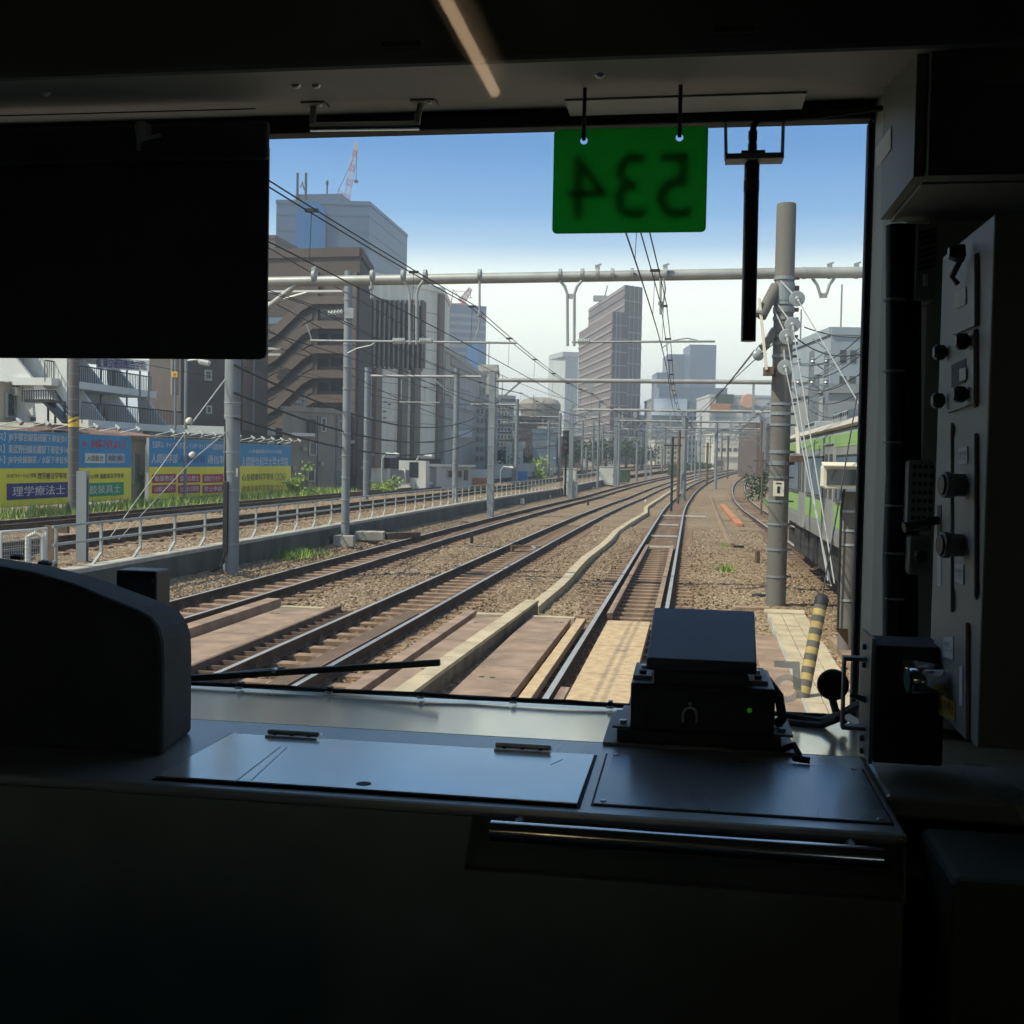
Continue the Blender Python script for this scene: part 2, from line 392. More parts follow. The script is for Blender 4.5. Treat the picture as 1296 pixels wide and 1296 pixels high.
def bed_far():
    ys = np.concatenate([np.arange(45.8, 120, 1.0), np.arange(120, 420, 4.0)]); xs = np.array([-9.93,-9.0,-8.6,-6.3,-3,-1.8,0,2,4.9,6.9])
    zz = np.array([-.03,-.10,-.185,-.15,-.13,-.185,-.185,-.15,-.19,-.5])
    V = [(x + cx(y), y, z + rise(y) + random.uniform(-.02, .02)) for y in ys for x, z in zip(xs, zz)]
    n = len(xs); F = [(i*n+j, i*n+j+1, (i+1)*n+j+1, (i+1)*n+j) for i in range(len(ys)-1) for j in range(n-1)]
    return MB().add(V, F, M['ballast'])
tag(build('ballast_bed', bed_far()), 'stone ballast of the curving tracks ahead', kind='structure')
def upper_bed():
    ys = np.concatenate([np.arange(6, 60, 0.16), np.arange(60, 400, 3.0)])
    xs = np.concatenate([np.arange(-10.2, -15.2, -0.16), np.arange(-15.3, -23, -.4), [-26, -30]])
    V = []
    for y in ys:
        for x in xs:
            V.append((x + cx(y) + random.uniform(-.06, .06), y, 0.36 + rise(y) + random.gauss(0, .022) - (0.12 if x < -21 else 0)))
    n = len(xs); F = [(i*n+j+1, i*n+j, (i+1)*n+j, (i+1)*n+j+1) for i in range(len(ys)-1) for j in range(n-1)]
    return MB().add(V, F, M['ballast'])
tag(build('raised_trackbed', upper_bed()), 'raised ballast bed behind the dark retaining wall', kind='structure')

def stones():
    ico = bmesh.new(); bmesh.ops.create_icosphere(ico, subdivisions=1, radius=1)
    bv = np.array([tuple(v.co) for v in ico.verts]); ico.verts.index_update(); bf = np.array([[v.index for v in f.verts] for f in ico.faces]); ico.free()
    N = 12000
    y = 10.5 + (RNG.random(N)**1.5)*26; x = RNG.uniform(-9.7, 6.5, N)
    ok = np.ones(N, bool)
    for a, b in ((-1.5, -.28), (-5.3, -4.0), (-8.55, -7.25)): ok &= ~((x > a-.03) & (x < b+.03))
    ok &= ~((y < 17.9) & (x > -7.0) & (x < -1.4) & (RNG.random(N) > .06)); ok &= ~((y < 19.8) & (x > .8) & (x < 2.0)); ok &= ~(np.abs(x+2.55) < .3)
    x, y = x[ok], y[ok]; N = len(x)
    s = RNG.uniform(.015, .034, (N, 1, 1)); sc = RNG.uniform(.6, 1.15, (N, 1, 3))
    jit = 1 + RNG.uniform(-.22, .22, (N, len(bv), 1))
    a = RNG.uniform(0, 6.28, N); R = np.zeros((N, 3, 3)); R[:, 0, 0] = np.cos(a); R[:, 0, 1] = -np.sin(a); R[:, 1, 0] = np.sin(a); R[:, 1, 1] = np.cos(a); R[:, 2, 2] = 1
    P = np.einsum('nij,nkj->nki', R, bv[None]*sc*s*jit)
    z = -0.16 + np.clip((-8.9-x)/0.9, 0, 1)*0.16 - np.clip((x-4.9)/2, 0, 1)*.35 + RNG.uniform(-.01, .025, N)
    P += np.stack([x, y, z], -1)[:, None, :]
    F = (bf[None] + (np.arange(N)*len(bv))[:, None, None]).reshape(-1, 3)
    mb = MB(); mb.v = P.reshape(-1, 3).tolist(); mb.f = F.tolist(); mb.mi(M['ballast']); mb.m = [0]*len(F); return mb
tag(build('ballast_stones', stones()), 'loose ballast stones lying beside the rails', kind='stuff')

RAILP = [(-.064,0),(.064,0),(.064,.012),(.012,.028),(.010,.105),(.033,.118),(.033,.150),(-.033,.150),(-.033,.118),(-.010,.105),(-.012,.028),(-.064,.012)]
def sweep(mb, path, prof, m, mtop=None, topidx=None):
    path = [Vector(p) for p in path]; n = len(prof); V = []
    for i, p in enumerate(path):
        d = path[min(i+1, len(path)-1)] - path[max(i-1, 0)]; d.z = 0; d.normalize(); rt = Vector((d.y, -d.x, 0))
        V += [p + rt*a + Vector((0, 0, b)) for a, b in prof]
    F = []; FT = []
    for i in range(len(path)-1):
        for j in range(n):
            q = (i*n+j, (i+1)*n+j, (i+1)*n+(j+1)%n, i*n+(j+1)%n)
            (FT if (topidx is not None and j == topidx) else F).append(q[::-1])
    F += [tuple(range(n)), tuple((len(path)-1)*n+j for j in range(n))[::-1]]
    mb.add(V, F, m)
    if FT:
        o = len(mb.v) - len(V); k = mb.mi(mtop or m); mb.f += [tuple(a+o for a in q) for q in FT]; mb.m += [k]*len(FT)

def ypath(c, y0, y1, off=0.0, z=0.0):
    ys = []; y = y0
    while y < y1: ys.append(y); y += 1.5 if y < 60 else 4.0
    ys.append(y1)
    out_ = []
    for y in ys:
        sl_ = (c(y+.5)-c(y-.5)); k = 1/sqrt(1+sl_*sl_)
        out_.append((c(y)+off*k, y-off*k*sl_, z + rise(y)))
    return out_

def track(c, y0, y1, label, cat='railway track', z=0.0, top='railtop', sl_y=(10, 46), guards=()):
    t = thing('railway_track', label, cat, (c(y0), y0, z-.15), 'railway tracks running ahead')
    for s in (-1, 1):
        mb = MB(); sweep(mb, ypath(c, y0, y1, s*.5325, z-.15), RAILP, M['railside'], M[top], 6)
        build('rail', mb, t)
    y = sl_y[0]; first = None
    while y < sl_y[1]:
        if first is None:
            mb = MB(); mb.box((-.96, -.11, -.12), (.96, .11, 0), M['sleeper'])
            for s in (-1, 1):
                for e in (-1, 1):
                    mb.box((s*.5325+e*.075-.028, -.09, 0.001), (s*.5325+e*.075+.028, .09, .022), M['rusty'])
                    mb.tube([(s*.5325+e*.085, -.05, .02), (s*.5325+e*.07, 0, .062), (s*.5325+e*.085, .05, .02)], .012, M['rusty'], 5)
            mb.v = [(a+c(y)+0, b+y, d+z-.151) for a, b, d in mb.v]
            first = build('sleeper', mb, t); fy = y
        else:
            o = first.copy(); COL.objects.link(o); o.parent = t
            o.location = (c(y)-c(fy), y-fy, 0)
        y += 0.60
    if sl_y[1] < y1-20:
        mb = MB(); y = sl_y[1]+.3
        while y < min(y1, 150):
            zz = z + rise(y) - .151; mb.box((c(y)-.72, y-.11, zz-.1), (c(y)+.72, y+.11, zz), M['sleeper']); y += .6 if y < 90 else 1.2
        tag(build('sleepers', mb, t), kind='stuff')
    for a, b, o0 in guards:                      # inner guard rails / planks
        mb = MB(); mb2 = [(p[0], p[1], p[2]) for p in ypath(c, a, b, o0, z-.02)]
        sweep(mb, mb2, [(-.045, -.09), (.045, -.09), (.045, 0), (-.045, 0)], M['rusty'], M['crossing'], 2); build('guard_rail', mb, t)
    return t

t_own = track(c_own, 8, 330, 'track straight ahead with shiny rails passing beside the dashboard box', guards=((18.5, 34.5, -.37), (18.5, 34.5, .37)))
t_a = track(c_a, 8, 330, 'track next to the long pale cable trough, with a brown plank between its rails')
t_b = track(c_b, 8, 300, 'track nearest the dark retaining wall', sl_y=(12, 40))
t_c = track(c_c, 10, 330, 'track curving away behind the thick concrete pole, under the green striped train', sl_y=(20, 50))
t_d = track(lambda y: -13.3 + curve(y, 45, 1500), 6, 260, 'raised track just behind the pale railing', z=.56, top='railtop_old', sl_y=(20, 50))
t_e = track(lambda y: -17.6 + curve(y, 45, 1500), 6, 260, 'raised track running along the foot of the blue and yellow billboards', z=.56, top='railtop_old', sl_y=(28, 50))

# plank walkway and ladder strip beside track A
mb = MB(); mb.box((-4.47, 11.0, -.15), (-4.24, 17.7, -.03), M['crossing'])
for i in range(5): mb.box((-4.45+i*.043, 11.0, -.029), (-4.435+i*.043, 17.7, -.024), M['rusty'])
tag(build('walkway_plank', mb), 'ribbed brown plank laid between rails of the second track', 'plank')
def ladder_strip():
    mb = MB(); mb.box((-5.60, 10.8, -.17), (-5.55, 17.8, 0.02), M['rusty']); mb.box((-5.30, 10.8, -.17), (-5.265, 17.8, -.06), M['rusty'])
    y = 10.9
    while y < 17.8: mb.box((-5.549, y, -.14), (-5.301, y+.035, -.045), M['rusty']); y += .34
    mb.box((-5.72, 10.8, -.04), (-5.602, 17.9, .012), M['crossing'])
    return mb
tag(build('flangeway_frame', ladder_strip()), 'rusty ladder shaped steel frame along rail of the second track', 'rail frame')

# crossing panels (station-end foot crossing)
def panel(x0, x1, y0, y1, label, m='crossing', z=-.02, bolts=(), skew=0.0, t=.10):
    mb = MB(); mb.extrude([(x0, y0, z-t), (x1, y0, z-t), (x1+skew, y1, z-t), (x0+skew, y1, z-t)], (0, 0, t), M[m])
    for bx, by in bolts:
        mb.lathe((bx, by, z-.004), (0, 0, 1), [(.035, 0), (.035, .006), (.012, .008)], M['blackr'], 8)
    for yj in np.arange(y0+1.9+.37*(x1-x0), y1-.4, 2.05):
        if x1-x0 > .3: mb.box((x0+.004, yj, z-.002), (x1-.004, yj+.012, z+.0012), M['rusty'])
    return tag(build('crossing_panel', mb, bevel=.006), label, 'crossing panel', 'rubber crossing panels at the track crossing')
panel(-1.225, -.575, 11.0, 17.65, 'wide sun bleached orange panel between the rails of our own track', 'crossing_y')
panel(-2.44, -1.80, 11.2, 17.6, 'plain reddish panel between the cable trough and our own track', bolts=((-2.28, 12.6), (-2.16, 12.6), (-1.98, 17.2), (-1.9, 17.2)))
panel(-3.27, -2.86, 11.0, 17.5, 'narrow dusty panel on the far side of the cable trough', bolts=((-3.02, 12.9), (-2.94, 12.9), (-3.15, 16.8)))
panel(-1.70, -1.565, 11.0, 17.55, 'narrow yellowed edge board beside rail of our own track', 'crossing_y', z=.0)
panel(-3.52, -3.35, 11.4, 18.0, 'raised reddish edge board beside second track', z=.012)
panel(-1.335, -1.235, 11.2, 12.17, 'short end piece of board tucked against our own rail', z=.0)
panel(-6.50, -5.74, 10.6, 17.5, 'broad dark seamed panel next to the ladder shaped frame', bolts=((-6.38, 16.9), (-6.3, 16.9), (-6.35, 13.3), (-6.27, 13.3)))
panel(-6.92, -6.68, 10.6, 18.1, 'raised narrow edge board nearest the third track', z=.06, t=.16)
panel(.90, 1.27, 11.2, 17.05, 'reddish panel beside the paved walkway slabs', z=-.08)
panel(2.05, 2.9, 11.2, 17.3, 'reddish panel beyond the paved walkway near the grey post', z=-.08)

def crossing_timber():
    mb = MB(); mb.box((-3.3, 17.62, -.15), (-2.78, 17.8, .0), M['trough']); mb.box((-2.42, 17.66, -.15), (-1.75, 17.82, -.01), M['trough']); return mb
tag(build('end_timber', crossing_timber()), 'weathered end timber closing off the crossing panels', 'timber')
mb = MB(); mb.box((-6.5, 17.55, -.15), (-5.78, 17.72, .0), M['trough']); tag(build('end_timber', mb), 'weathered timber at the far edge of the broad dark panel', 'timber')

def trough():
    t = thing('cable_trough', 'long pale concrete cable trough wandering beside our track', 'cable trough', (-2.6, 11, -.1))
    near = [(-2.78, 10.6, -.16), (-2.56, 18.75, -.16)]
    mb = MB(); sweep(mb, near, [(-.085, 0), (.085, 0), (.085, .235), (-.085, .235)], M['shaded_dirty']); build('duct', mb, t, bevel=.01)
    mb = MB()
    for i in range(7):
        y0 = 10.7+i*1.15; x0 = -2.78+.027*(y0-10.6)
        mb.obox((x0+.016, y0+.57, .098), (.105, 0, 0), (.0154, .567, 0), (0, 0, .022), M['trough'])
    build('lid', mb, t)
    pts = [(-2.575, 18.9), (-2.56, 20.4), (-2.53, 22.3), (-2.54, 24), (-2.60, 26.2), (-2.63, 29), (-2.56, 33.5), (-2.55, 36), (-2.62, 41), (-2.50, 47), (-2.2, 57)] + [(-2.55+cx(y), y) for y in range(64, 240, 8)]
    mb = MB(); sweep(mb, [(x, y, -.16+rise(y)) for x, y in pts], [(-.11, 0), (.11, 0), (.10, .15), (-.10, .15)], M['trough']); build('duct', mb, t)
    return t
trough()
# walkway slabs on the right
def slabs():
    mb = MB(); y = 10.8
    for i in range(18):
        y0 = 10.8 + i*.485
        for j in range(3):
            x0 = 1.235 + j*.2 + (y0-12)*.014
            mb.obox((x0+.098, y0+.238, -.105+random.uniform(-.004, .004)), (.0955, 0, 0), (.006, .235, 0), (0, 0, .05), M['trough'])
    mb.extrude([(1.19, 10.8, -.3), (1.225, 10.8, -.3), (1.345, 19.5, -.3), (1.31, 19.5, -.3)], (0, 0, .25), M['concrete'])
    return mb
tag(build('walkway_slab', slabs(), bevel=.004), 'three columns of concrete cover slabs along a staff walkway', 'walkway')
mb = MB(); mb.obox((1.62, 19.9, -.10), (.34, 0, 0), (.02, .22, 0), (0, 0, .05), M['trough']); mb.obox((1.1, 20.6, -.12), (.3, .05, 0), (0, .12, 0), (0, 0, .04), M['crossing'])
tag(build('broken_slab', mb, bevel=.01), 'broken pale slab at the foot of the thick concrete pole', 'slab')

# ------------------------------------------------------------------ retaining wall and railing
WX = lambda y: WALLX + curve(y, 40, 1300)
mb = MB(); sweep(mb, [(p[0], p[1], p[2]) for p in ypath(WX, 8, 118, -.12, -.2)], [(-.12, 0), (.12, 0), (.12, .62), (-.12, .62)], M['darkwall'])
wall = build('retaining_wall', mb); tag(wall, 'low dark stained retaining wall with a pale coping, below the railing', 'wall')
mb = MB(); sweep(mb, ypath(WX, 8, 118, -.16, .422), [(-.17, 0), (.175, 0), (.175, .07), (-.17, .07)], M['concrete']); build('coping', mb, wall)
rl = thing('railing', 'pale galvanised railing with slanted stays on top of the retaining wall', 'railing', (WX(18)-.16, 18, .49))
for zz in (.80, .50):
    mb = MB(); mb.tube([(p[0], p[1], p[2]+zz) for p in ypath(WX, 17.2, 112, -.30, .40)], .023, M['fence'], 6); build('rail', mb, rl)
first = None; y = 17.3; k = 0
while y < 110:
    if first is None:
        mb = MB(); X = WX(y)-.30; fy = y; fX = X
        mb.box((X-.022, y-.022, .60), (X+.022, y+.022, 1.2), M['fence'])
        mb.bar((X+.0, y, .66), (X+.06, y-.42, .47), .045, .035, M['fence']); first = build('post', mb, rl)
    else:
        o = first.copy(); COL.objects.link(o); o.parent = rl; o.location = (WX(y)-.30-fX, y-fy, rise(y))
    y += 1.45 if y < 80 else 2.9
# mesh gate and round bars at the near end of the railing
def mesh_panel(name, label, px0, px1, y):
    pass
mf = thing('mesh_fence', 'wire mesh fence panel with white tube frame at near end of the railing', 'fence', (-11, 17, .4))
a, b = gnd(0, 735, .42), gnd(58, 727, .42)
d = (b-a); mb = MB()
zt0, zt1 = 0.0, .75
mb.tube([a, a+Vector((0, 0, zt1)), b+Vector((0, 0, zt1)), b], .03, M['white'], 6); build('frame', mb, mf)
mb = MB()
for i in range(22):
    p = a + d*(i/21); mb.tube([p+Vector((0, 0, .03)), p+Vector((0, 0, zt1-.03))], .004, M['galv'], 4)
for i in range(11):
    z = .05 + i*.066; mb.tube([a+Vector((0, 0, z)), b+Vector((0, 0, z))], .004, M['galv'], 4)
build('mesh', mb, mf)
p = gnd(35, 728, .42); mb = MB(); mb.tube([p, p+Vector((0, 0, .62)), p+Vector((.1, .05, .68)), p+Vector((.2, .1, .62)), p+Vector((.2, .1, 0))], .045, M['white'], 8)
tag(build('hoop_barrier', mb), 'white tube hoop behind the mesh fence panel', 'barrier')
p = gnd(66, 722, .42); mb = MB(); mb.box((p.x-.06, p.y-.06, .3), (p.x+.06, p.y+.06, 1.15), M['rusty']); mb.box((p.x-.12, p.y-.05, 1.06), (p.x+.3, p.y+.02, 1.18), M['rusty'])
tag(build('gate_post', mb), 'brown rusty gate post between mesh panel and railing', 'gate post')
p = gnd(104, 722, .2); mb = MB(); zt_ = zt(104, 596, p.dot(f_)-EYE.dot(f_))
mb.box((p.x-.10, p.y-.05, .0), (p.x+.10, p.y-.03, zt_), M['steelpole']); mb.box((p.x-.10, p.y+.03, .0), (p.x+.10, p.y+.05, zt_), M['steelpole']); mb.box((p.x-.012, p.y-.03, .0), (p.x+.012, p.y+.03, zt_-.004), M['steelpole'])
tag(build('steel_post', mb), 'short grey H section steel post standing in the railing', 'post')
# ------------------------------------------------------------------ overhead line: gantries, poles, wires
def dep(P): return (Vector(P)-EYE).dot(f_)
def insul(mb, p, d, n=6, r=.06, L=.35, m='porcelain'):
    d = Vector(d).normalized(); prof = []
    for i in range(n):
        t = i*L/n; prof += [(r*.35, t), (r, t+L/n*.3), (r, t+L/n*.45), (r*.35, t+L/n*.8)]
    mb.lathe(p, d, prof, M[m], 10)

YB = 22.0
zb = atY(700, 347.5, YB).z
g1 = thing('catenary_gantry', 'nearest catenary gantry: thick pipe beam on a thick concrete pole with yellow number plate', 'gantry', gnd(981, 772, -.2), 'catenary gantries over the tracks')
pr = gnd(981.5, 772, -.2); ztop = zt(992, 262, dep(pr))
mb = MB(); mb.tube([pr, (pr.x, pr.y, ztop-.03), (pr.x, pr.y, ztop)], [.178, .174, .165], M['concrete_pole'], 20); pole1 = build('pole', mb, g1, smooth=True)
for zy, hh in ((355, .03), (372, .16), (386, .03), (394, .05), (405, .03), (427, .03), (436, .03), (452, .03), (512, .02), (524, .03), (538, .02), (572, .03), (586, .04), (604, .02), (634, .02), (663, .02), (695, .02), (729, .02)):
    z = zt(985, zy, dep(pr)); mb = MB(); mb.lathe((pr.x, pr.y, z), (0, 0, 1), [(.182, -hh), (.190, -hh), (.190, hh), (.182, hh)], M['steelpole'], 20)
    mb.box((pr.x+.17, pr.y-.05, z-hh*.7), (pr.x+.26, pr.y+.0, z+hh*.7), M['rusty']); build('clamp_band', mb, g1)
zp = zt(982, 618, dep(pr)); mb = MB()
mb.box((pr.x-.115, pr.y-.205, zp-.135), (pr.x+.075, pr.y-.19, zp+.135), M['cream']); text(mb, '1', (pr.x-.045, pr.y-.206, zp-.08), (1, 0, 0), (0, 0, 1), .05, .12, M['blackp'])
mb.box((pr.x-.07, pr.y-.21, zp+.085), (pr.x+.03, pr.y-.2055, zp+.105), M['blackp'])
tag(build('number_plate', mb, g1), 'small yellow plate with numeral 1')
pl = gnd(292, 722, 0.0); pl2 = Vector((pl.x, pl.y, 9.0))
mb = MB(); mb.tube([pl-Vector((0, 0, .1)), pl2], .165, M['steelpole'], 18); p2o = build('pole', mb, g1, smooth=True)
mb = MB(); mb.tube([(pl.x, pl.y, zb), (pr.x+.2, YB, zb), (10.5, YB, zb+.02)], .105, M['beam'], 16)
mb.tube([(pl.x, pl.y, zb-1.1), (pl.x+1.4, pl.y-.1, zb-.06)], .06, M['beam'], 10); build('beam', mb, g1, smooth=True)
def on1(px, py): return atY(px, py, YB-.02)
def yhanger(px, parent, y0=355, y1=372, y2=438, w=14, name='hanger'):
    mb = MB(); j = on1(px, y1)
    for s in (-1, 1):
        a = on1(px+s*w, y0); mm = on1(px+s*w*.55, y0+(y1-y0)*.45)
        mb.tube([a, mm, on1(px+s*4.5, y1), on1(px+s*4.2, y2)], .028, M['galv'], 8)
    a, b = on1(px-5, y1), on1(px+5, y1+6); mb.box((a.x, YB-.03, b.z), (b.x, YB+.01, a.z), M['galv'])
    return build(name, mb, parent)
yhanger(722.5, g1); yhanger(523, g1, 355, 373, 436, 13)
yhanger(1042, g1, 352, 371, 372.5, 14)
for px in (470, 607, 836): 
    mb = MB(); y2 = {470: 378, 607: 412, 836: 398}[px]
    mb.tube([on1(px, 352), on1(px, y2)], .022, M['galv'], 8); mb.lathe(on1(px, y2-12), (0, 0, 1), [(.05, 0), (.05, .06)], M['galv'], 8)
    if px == 836: mb.tube([on1(px+4, 352), on1(px+6, 366), on1(px+1, 398)], .02, M['galv'], 6)
    build('hanger', mb, g1)
for a, b in (((393, 431), (654, 434)), ((724, 433), (905, 432))):
    mb = MB(); mb.tube([on1(*a), on1(*b)], .022, M['galv'], 8); build('registration_pipe', mb, g1)
for a, b in (((497, 431.5), (513, 431.5)), ((531, 431.5), (547, 431.5)), ((731, 432.5), (746, 432.5))):
    mb = MB(); p, q = on1(*a), on1(*b); insul(mb, p-Vector((0, .0, 0)), q-p, 7, .065, (q-p).length); build('insulator', mb, g1)
for pts in (((607, 412), (601, 430)), ((838, 440), (850, 431), (870, 428), (884, 431)), ((440, 447), (452, 441), (470, 437), (476, 432)), ((395, 432), (388, 410))):
    mb = MB(); mb.tube([on1(*p) for p in pts], .014, M['galv'], 6); build('steady_arm', mb, g1)
for px in (397, 471, 510, 538, 607, 709, 737, 756, 775, 800, 842, 1018, 1050, 1084):
    p = on1(px, 347); mb = MB()
    mb.lathe((p.x-.03, YB, zb), (1, 0, 0), [(.107, 0), (.115, 0), (.115, .06), (.107, .06)], M['galv'], 16)
    if px in (397, 756, 842, 1050, 1084): mb.box((p.x-.04, YB-.05, zb+.10), (p.x+.04, YB+.05, zb+.15), M['galv']); mb.bar((p.x-.05, YB, zb+.15), (p.x+.07, YB, zb+.19), .05, .03, M['insgrey'])
    build('beam_clamp', mb, g1)
# brackets and insulator arm left of the pole top, long wooden strut
mb = MB(); mb.tube([(pr.x-.15, pr.y-.05, zt(985, 372, 21.4)), (pr.x-.42, pr.y-.3, zt(985, 410, 21.4))], .11, M['concrete_pole'], 10)
mb.tube([(pr.x-.15, pr.y-.05, zt(985, 425, 21.4)), (pr.x-.36, pr.y-.3, zt(985, 448, 21.4))], .08, M['concrete_pole'], 10); build('transformer_bushing', mb, g1, smooth=True)
mb = MB(); D_ = dep(pr)-.45; mb.bar(atD(961, 378, D_), atD(970, 468, D_), .07, .05, M['cream']); mb.box(tuple(atD(967, 474, D_)), tuple(atD(978, 466, D_+.3)), M['rusty']); build('strut', mb, g1)
mb = MB(); mb.bar(atD(1009, 540, D_), atD(1011, 574, D_), .10, .06, M['cream']); mb.box(tuple(atD(1000, 584, D_)), tuple(atD(1016, 577, D_+.2)), M['rusty']); build('strut', mb, g1)
# cables down the left pole
mb = MB(); Dl = dep(pl)-.2
mb.tube([atD(x, y, Dl) for x, y in ((286, 490), (287, 505), (291, 525), (294, 545), (293, 575), (290, 600), (288, 640), (287, 690), (283, 712), (272, 722), (240, 733), (205, 742))], .022, M['blackr'], 6)
mb.tube([atD(x, y, Dl) for x, y in ((285, 530), (286, 560), (285, 600), (285, 640), (285, 700), (280, 717), (262, 727), (215, 742))], .03, M['blackr'], 6); build('cable', mb, g1)
mb = MB(); mb.obox(atD(286, 655, Dl), (.05, 0, 0), (0, .06, 0), (0, 0, .75), M['blackp']); build('cable_cover', mb, g1, bevel=.01)
for zy in (510, 527, 572, 597, 620, 688):
    z = zt(292, zy, dep(pl)); mb = MB(); mb.lathe((pl.x, pl.y, z), (0, 0, 1), [(.166, -.015), (.173, -.015), (.173, .015), (.166, .015)], M['galv'], 18); build('clamp_band', mb, g1)
mb = MB(); P = atD(298, 598, dep(pl)-.19); mb.box((P.x-.045, P.y, P.z-.09), (P.x+.045, P.y+.012, P.z+.09), M['cream']); build('plate', mb, g1)

def gantry(Y, label, xl=None, xr=None, dz=0.0, sq=True):
    z0 = rise(Y); zb_ = 6.04 + z0 + dz
    xl = -9.15 + curve(Y, 28, 1500) if xl is None else xl; xr = 5.2 + cx(Y) if xr is None else xr
    g = thing('catenary_gantry', label, 'gantry', (xl, Y, z0), 'catenary gantries over the tracks')
    for x in (xl, xr):
        mb = MB(); mb.box((x-.14, Y-.14, z0-.3), (x+.14, Y+.14, zb_+.35), M['steelpole'])
        for k in range(7): mb.box((x-.155, Y-.155, z0+.5+k*.85), (x+.155, Y+.155, z0+.54+k*.85), M['galv'])
        build('pole', mb, g)
    mb = MB(); mb.tube([(xl, Y, zb_), (xr, Y, zb_)], .10, M['beam'], 10); build('beam', mb, g, smooth=True)
    for x, s in ((xl, 1), (xr, -1)):
        mb = MB(); mb.bar((x+s*.1, Y, zb_-1.1), (x+s*1.3, Y, zb_-.05), .07, .07, M['steelpole']); build('brace', mb, g)
    for c in (c_b, c_a, c_own, c_c):
        x = c(Y)-.9; 
        if x < xl+.6 or x > xr-.5: continue
        mb = MB(); mb.box((x-.05, Y-.05, zb_-1.35), (x+.05, Y+.05, zb_), M['galv']); build('hanger', mb, g)
        mb = MB(); mb.tube([(x-.1, Y, zb_-1.3), (x+1.9, Y, zb_-1.3)], .025, M['galv'], 6)
        mb.tube([(x+1.6, Y, zb_-1.3), (x+1.3, Y, zb_-1.33), (x+.9, Y, zb_-1.42)], .014, M['galv'], 5); build('registration_pipe', mb, g)
        mb = MB(); insul(mb, (x+.1, Y, zb_-1.3), (1, 0, 0), 5, .07, .3); build('insulator', mb, g)
        mb = MB(); mb.box((x+.75, Y-.05, zb_-.62), (x+1.0, Y+.05, zb_), M['galv']); build('hanger', mb, g)
    return g
ordn = ['second', 'third', 'fourth', 'fifth', 'sixth', 'seventh', 'eighth', 'ninth']
for k, Y in enumerate((51, 79, 107, 135, 164, 193, 222, 252)):
    gantry(Y, f'{ordn[k]} catenary gantry down the line, grey square poles under a straight pipe beam')
# gantries of the raised tracks
NEARG = ['nearest', 'second', 'third', 'fourth', 'fifth', 'sixth']
for k, (Y, a, b) in enumerate(((54, (463, 612), (605, 604)), (81, (560, 600), (668, 600)), (110, (615, 601), (716, 601)), (138, (650, 601), (742, 601)), (166, (676, 600), (766, 600)), (196, (700, 600), (786, 600)))):
    pa = atY(a[0], a[1], Y); xb_ = atY(b[0], b[1], Y+6).x; z0 = .4+rise(Y); zb_ = 6.4+rise(Y)
    g = thing('catenary_gantry', NEARG[k]+' slim round pole gantry over the raised tracks behind the railing', 'gantry', (pa.x, Y, z0), 'slim gantries over the raised tracks')
    for x in (pa.x, xb_):
        mb = MB(); mb.tube([(x, Y, z0), (x, Y, zb_+.4)], .14, M['steelpole'], 12)
        for q in range(6): mb.lathe((x, Y, z0+.8+q), (0, 0, 1), [(.141, 0), (.155, 0), (.155, .05), (.141, .05)], M['galv'], 12)
        build('pole', mb, g, smooth=True)
    mb = MB(); mb.tube([(pa.x, Y, zb_), (xb_+(.3 if k else 1.2), Y, zb_)], .07, M['beam'], 8); mb.bar((xb_-.1, Y, zb_-1), (xb_-1.2, Y, zb_-.05), .06, .06, M['steelpole']); build('beam', mb, g)
    for x in (-13.3+curve(Y, 45, 1500), -17.6+curve(Y, 45, 1500)):
        if x-.7 < pa.x: continue
        mb = MB(); mb.tube([(x-.7, Y, zb_), (x-.7, Y, zb_-1.3)], .03, M['galv'], 6); mb.tube([(x-.8, Y, zb_-1.25), (x+1.2, Y, zb_-1.25)], .022, M['galv'], 6); insul(mb, (x-.6, Y, zb_-1.25), (1, 0, 0), 5, .06, .3); build('hanger', mb, g)
# steel pole with concrete footing, holding a cantilever pipe over the raised tracks
pc = gnd(436.5, 688, .0); D_ = dep(pc); z1 = zt(440, 345, D_)
g = thing('catenary_mast', 'slender banded steel mast with a concrete footing against the retaining wall', 'mast', pc)
mb = MB(); mb.tube([pc, (pc.x, pc.y, z1)], .115, M['steelpole'], 14)
for q in range(11): mb.lathe((pc.x, pc.y, .6+q*.62), (0, 0, 1), [(.116, 0), (.132, 0), (.132, .035), (.116, .035)], M['galv'], 14)
build('pole', mb, g, smooth=True)
mb = MB(); mb.obox(pc+Vector((0, -.05, .08)), (.28, .05, 0), (-.03, .2, 0), (0, 0, .16), M['concrete']); build('footing', mb, g, bevel=.02)
zz = zt(436, 371, D_); mb = MB(); mb.tube([(pc.x, pc.y, zz), (pc.x-11, pc.y+.2, zz)], .06, M['beam'], 10); mb.tube([(pc.x-3.2, pc.y, zz-.55), (pc.x-1.2, pc.y, zz-.02)], .05, M['beam'], 8); build('cantilever_pipe', mb, g)
mb = MB(); mb.box((pc.x-.05, pc.y-.2, zt(436, 405, D_)), (pc.x+.2, pc.y-.1, zt(436, 392, D_)), M['insgrey']); insul(mb, (pc.x-.55, pc.y-.1, zt(436, 398, D_)), (1, 0, .1), 5, .07, .45, 'porcelain'); build('bracket', mb, g)
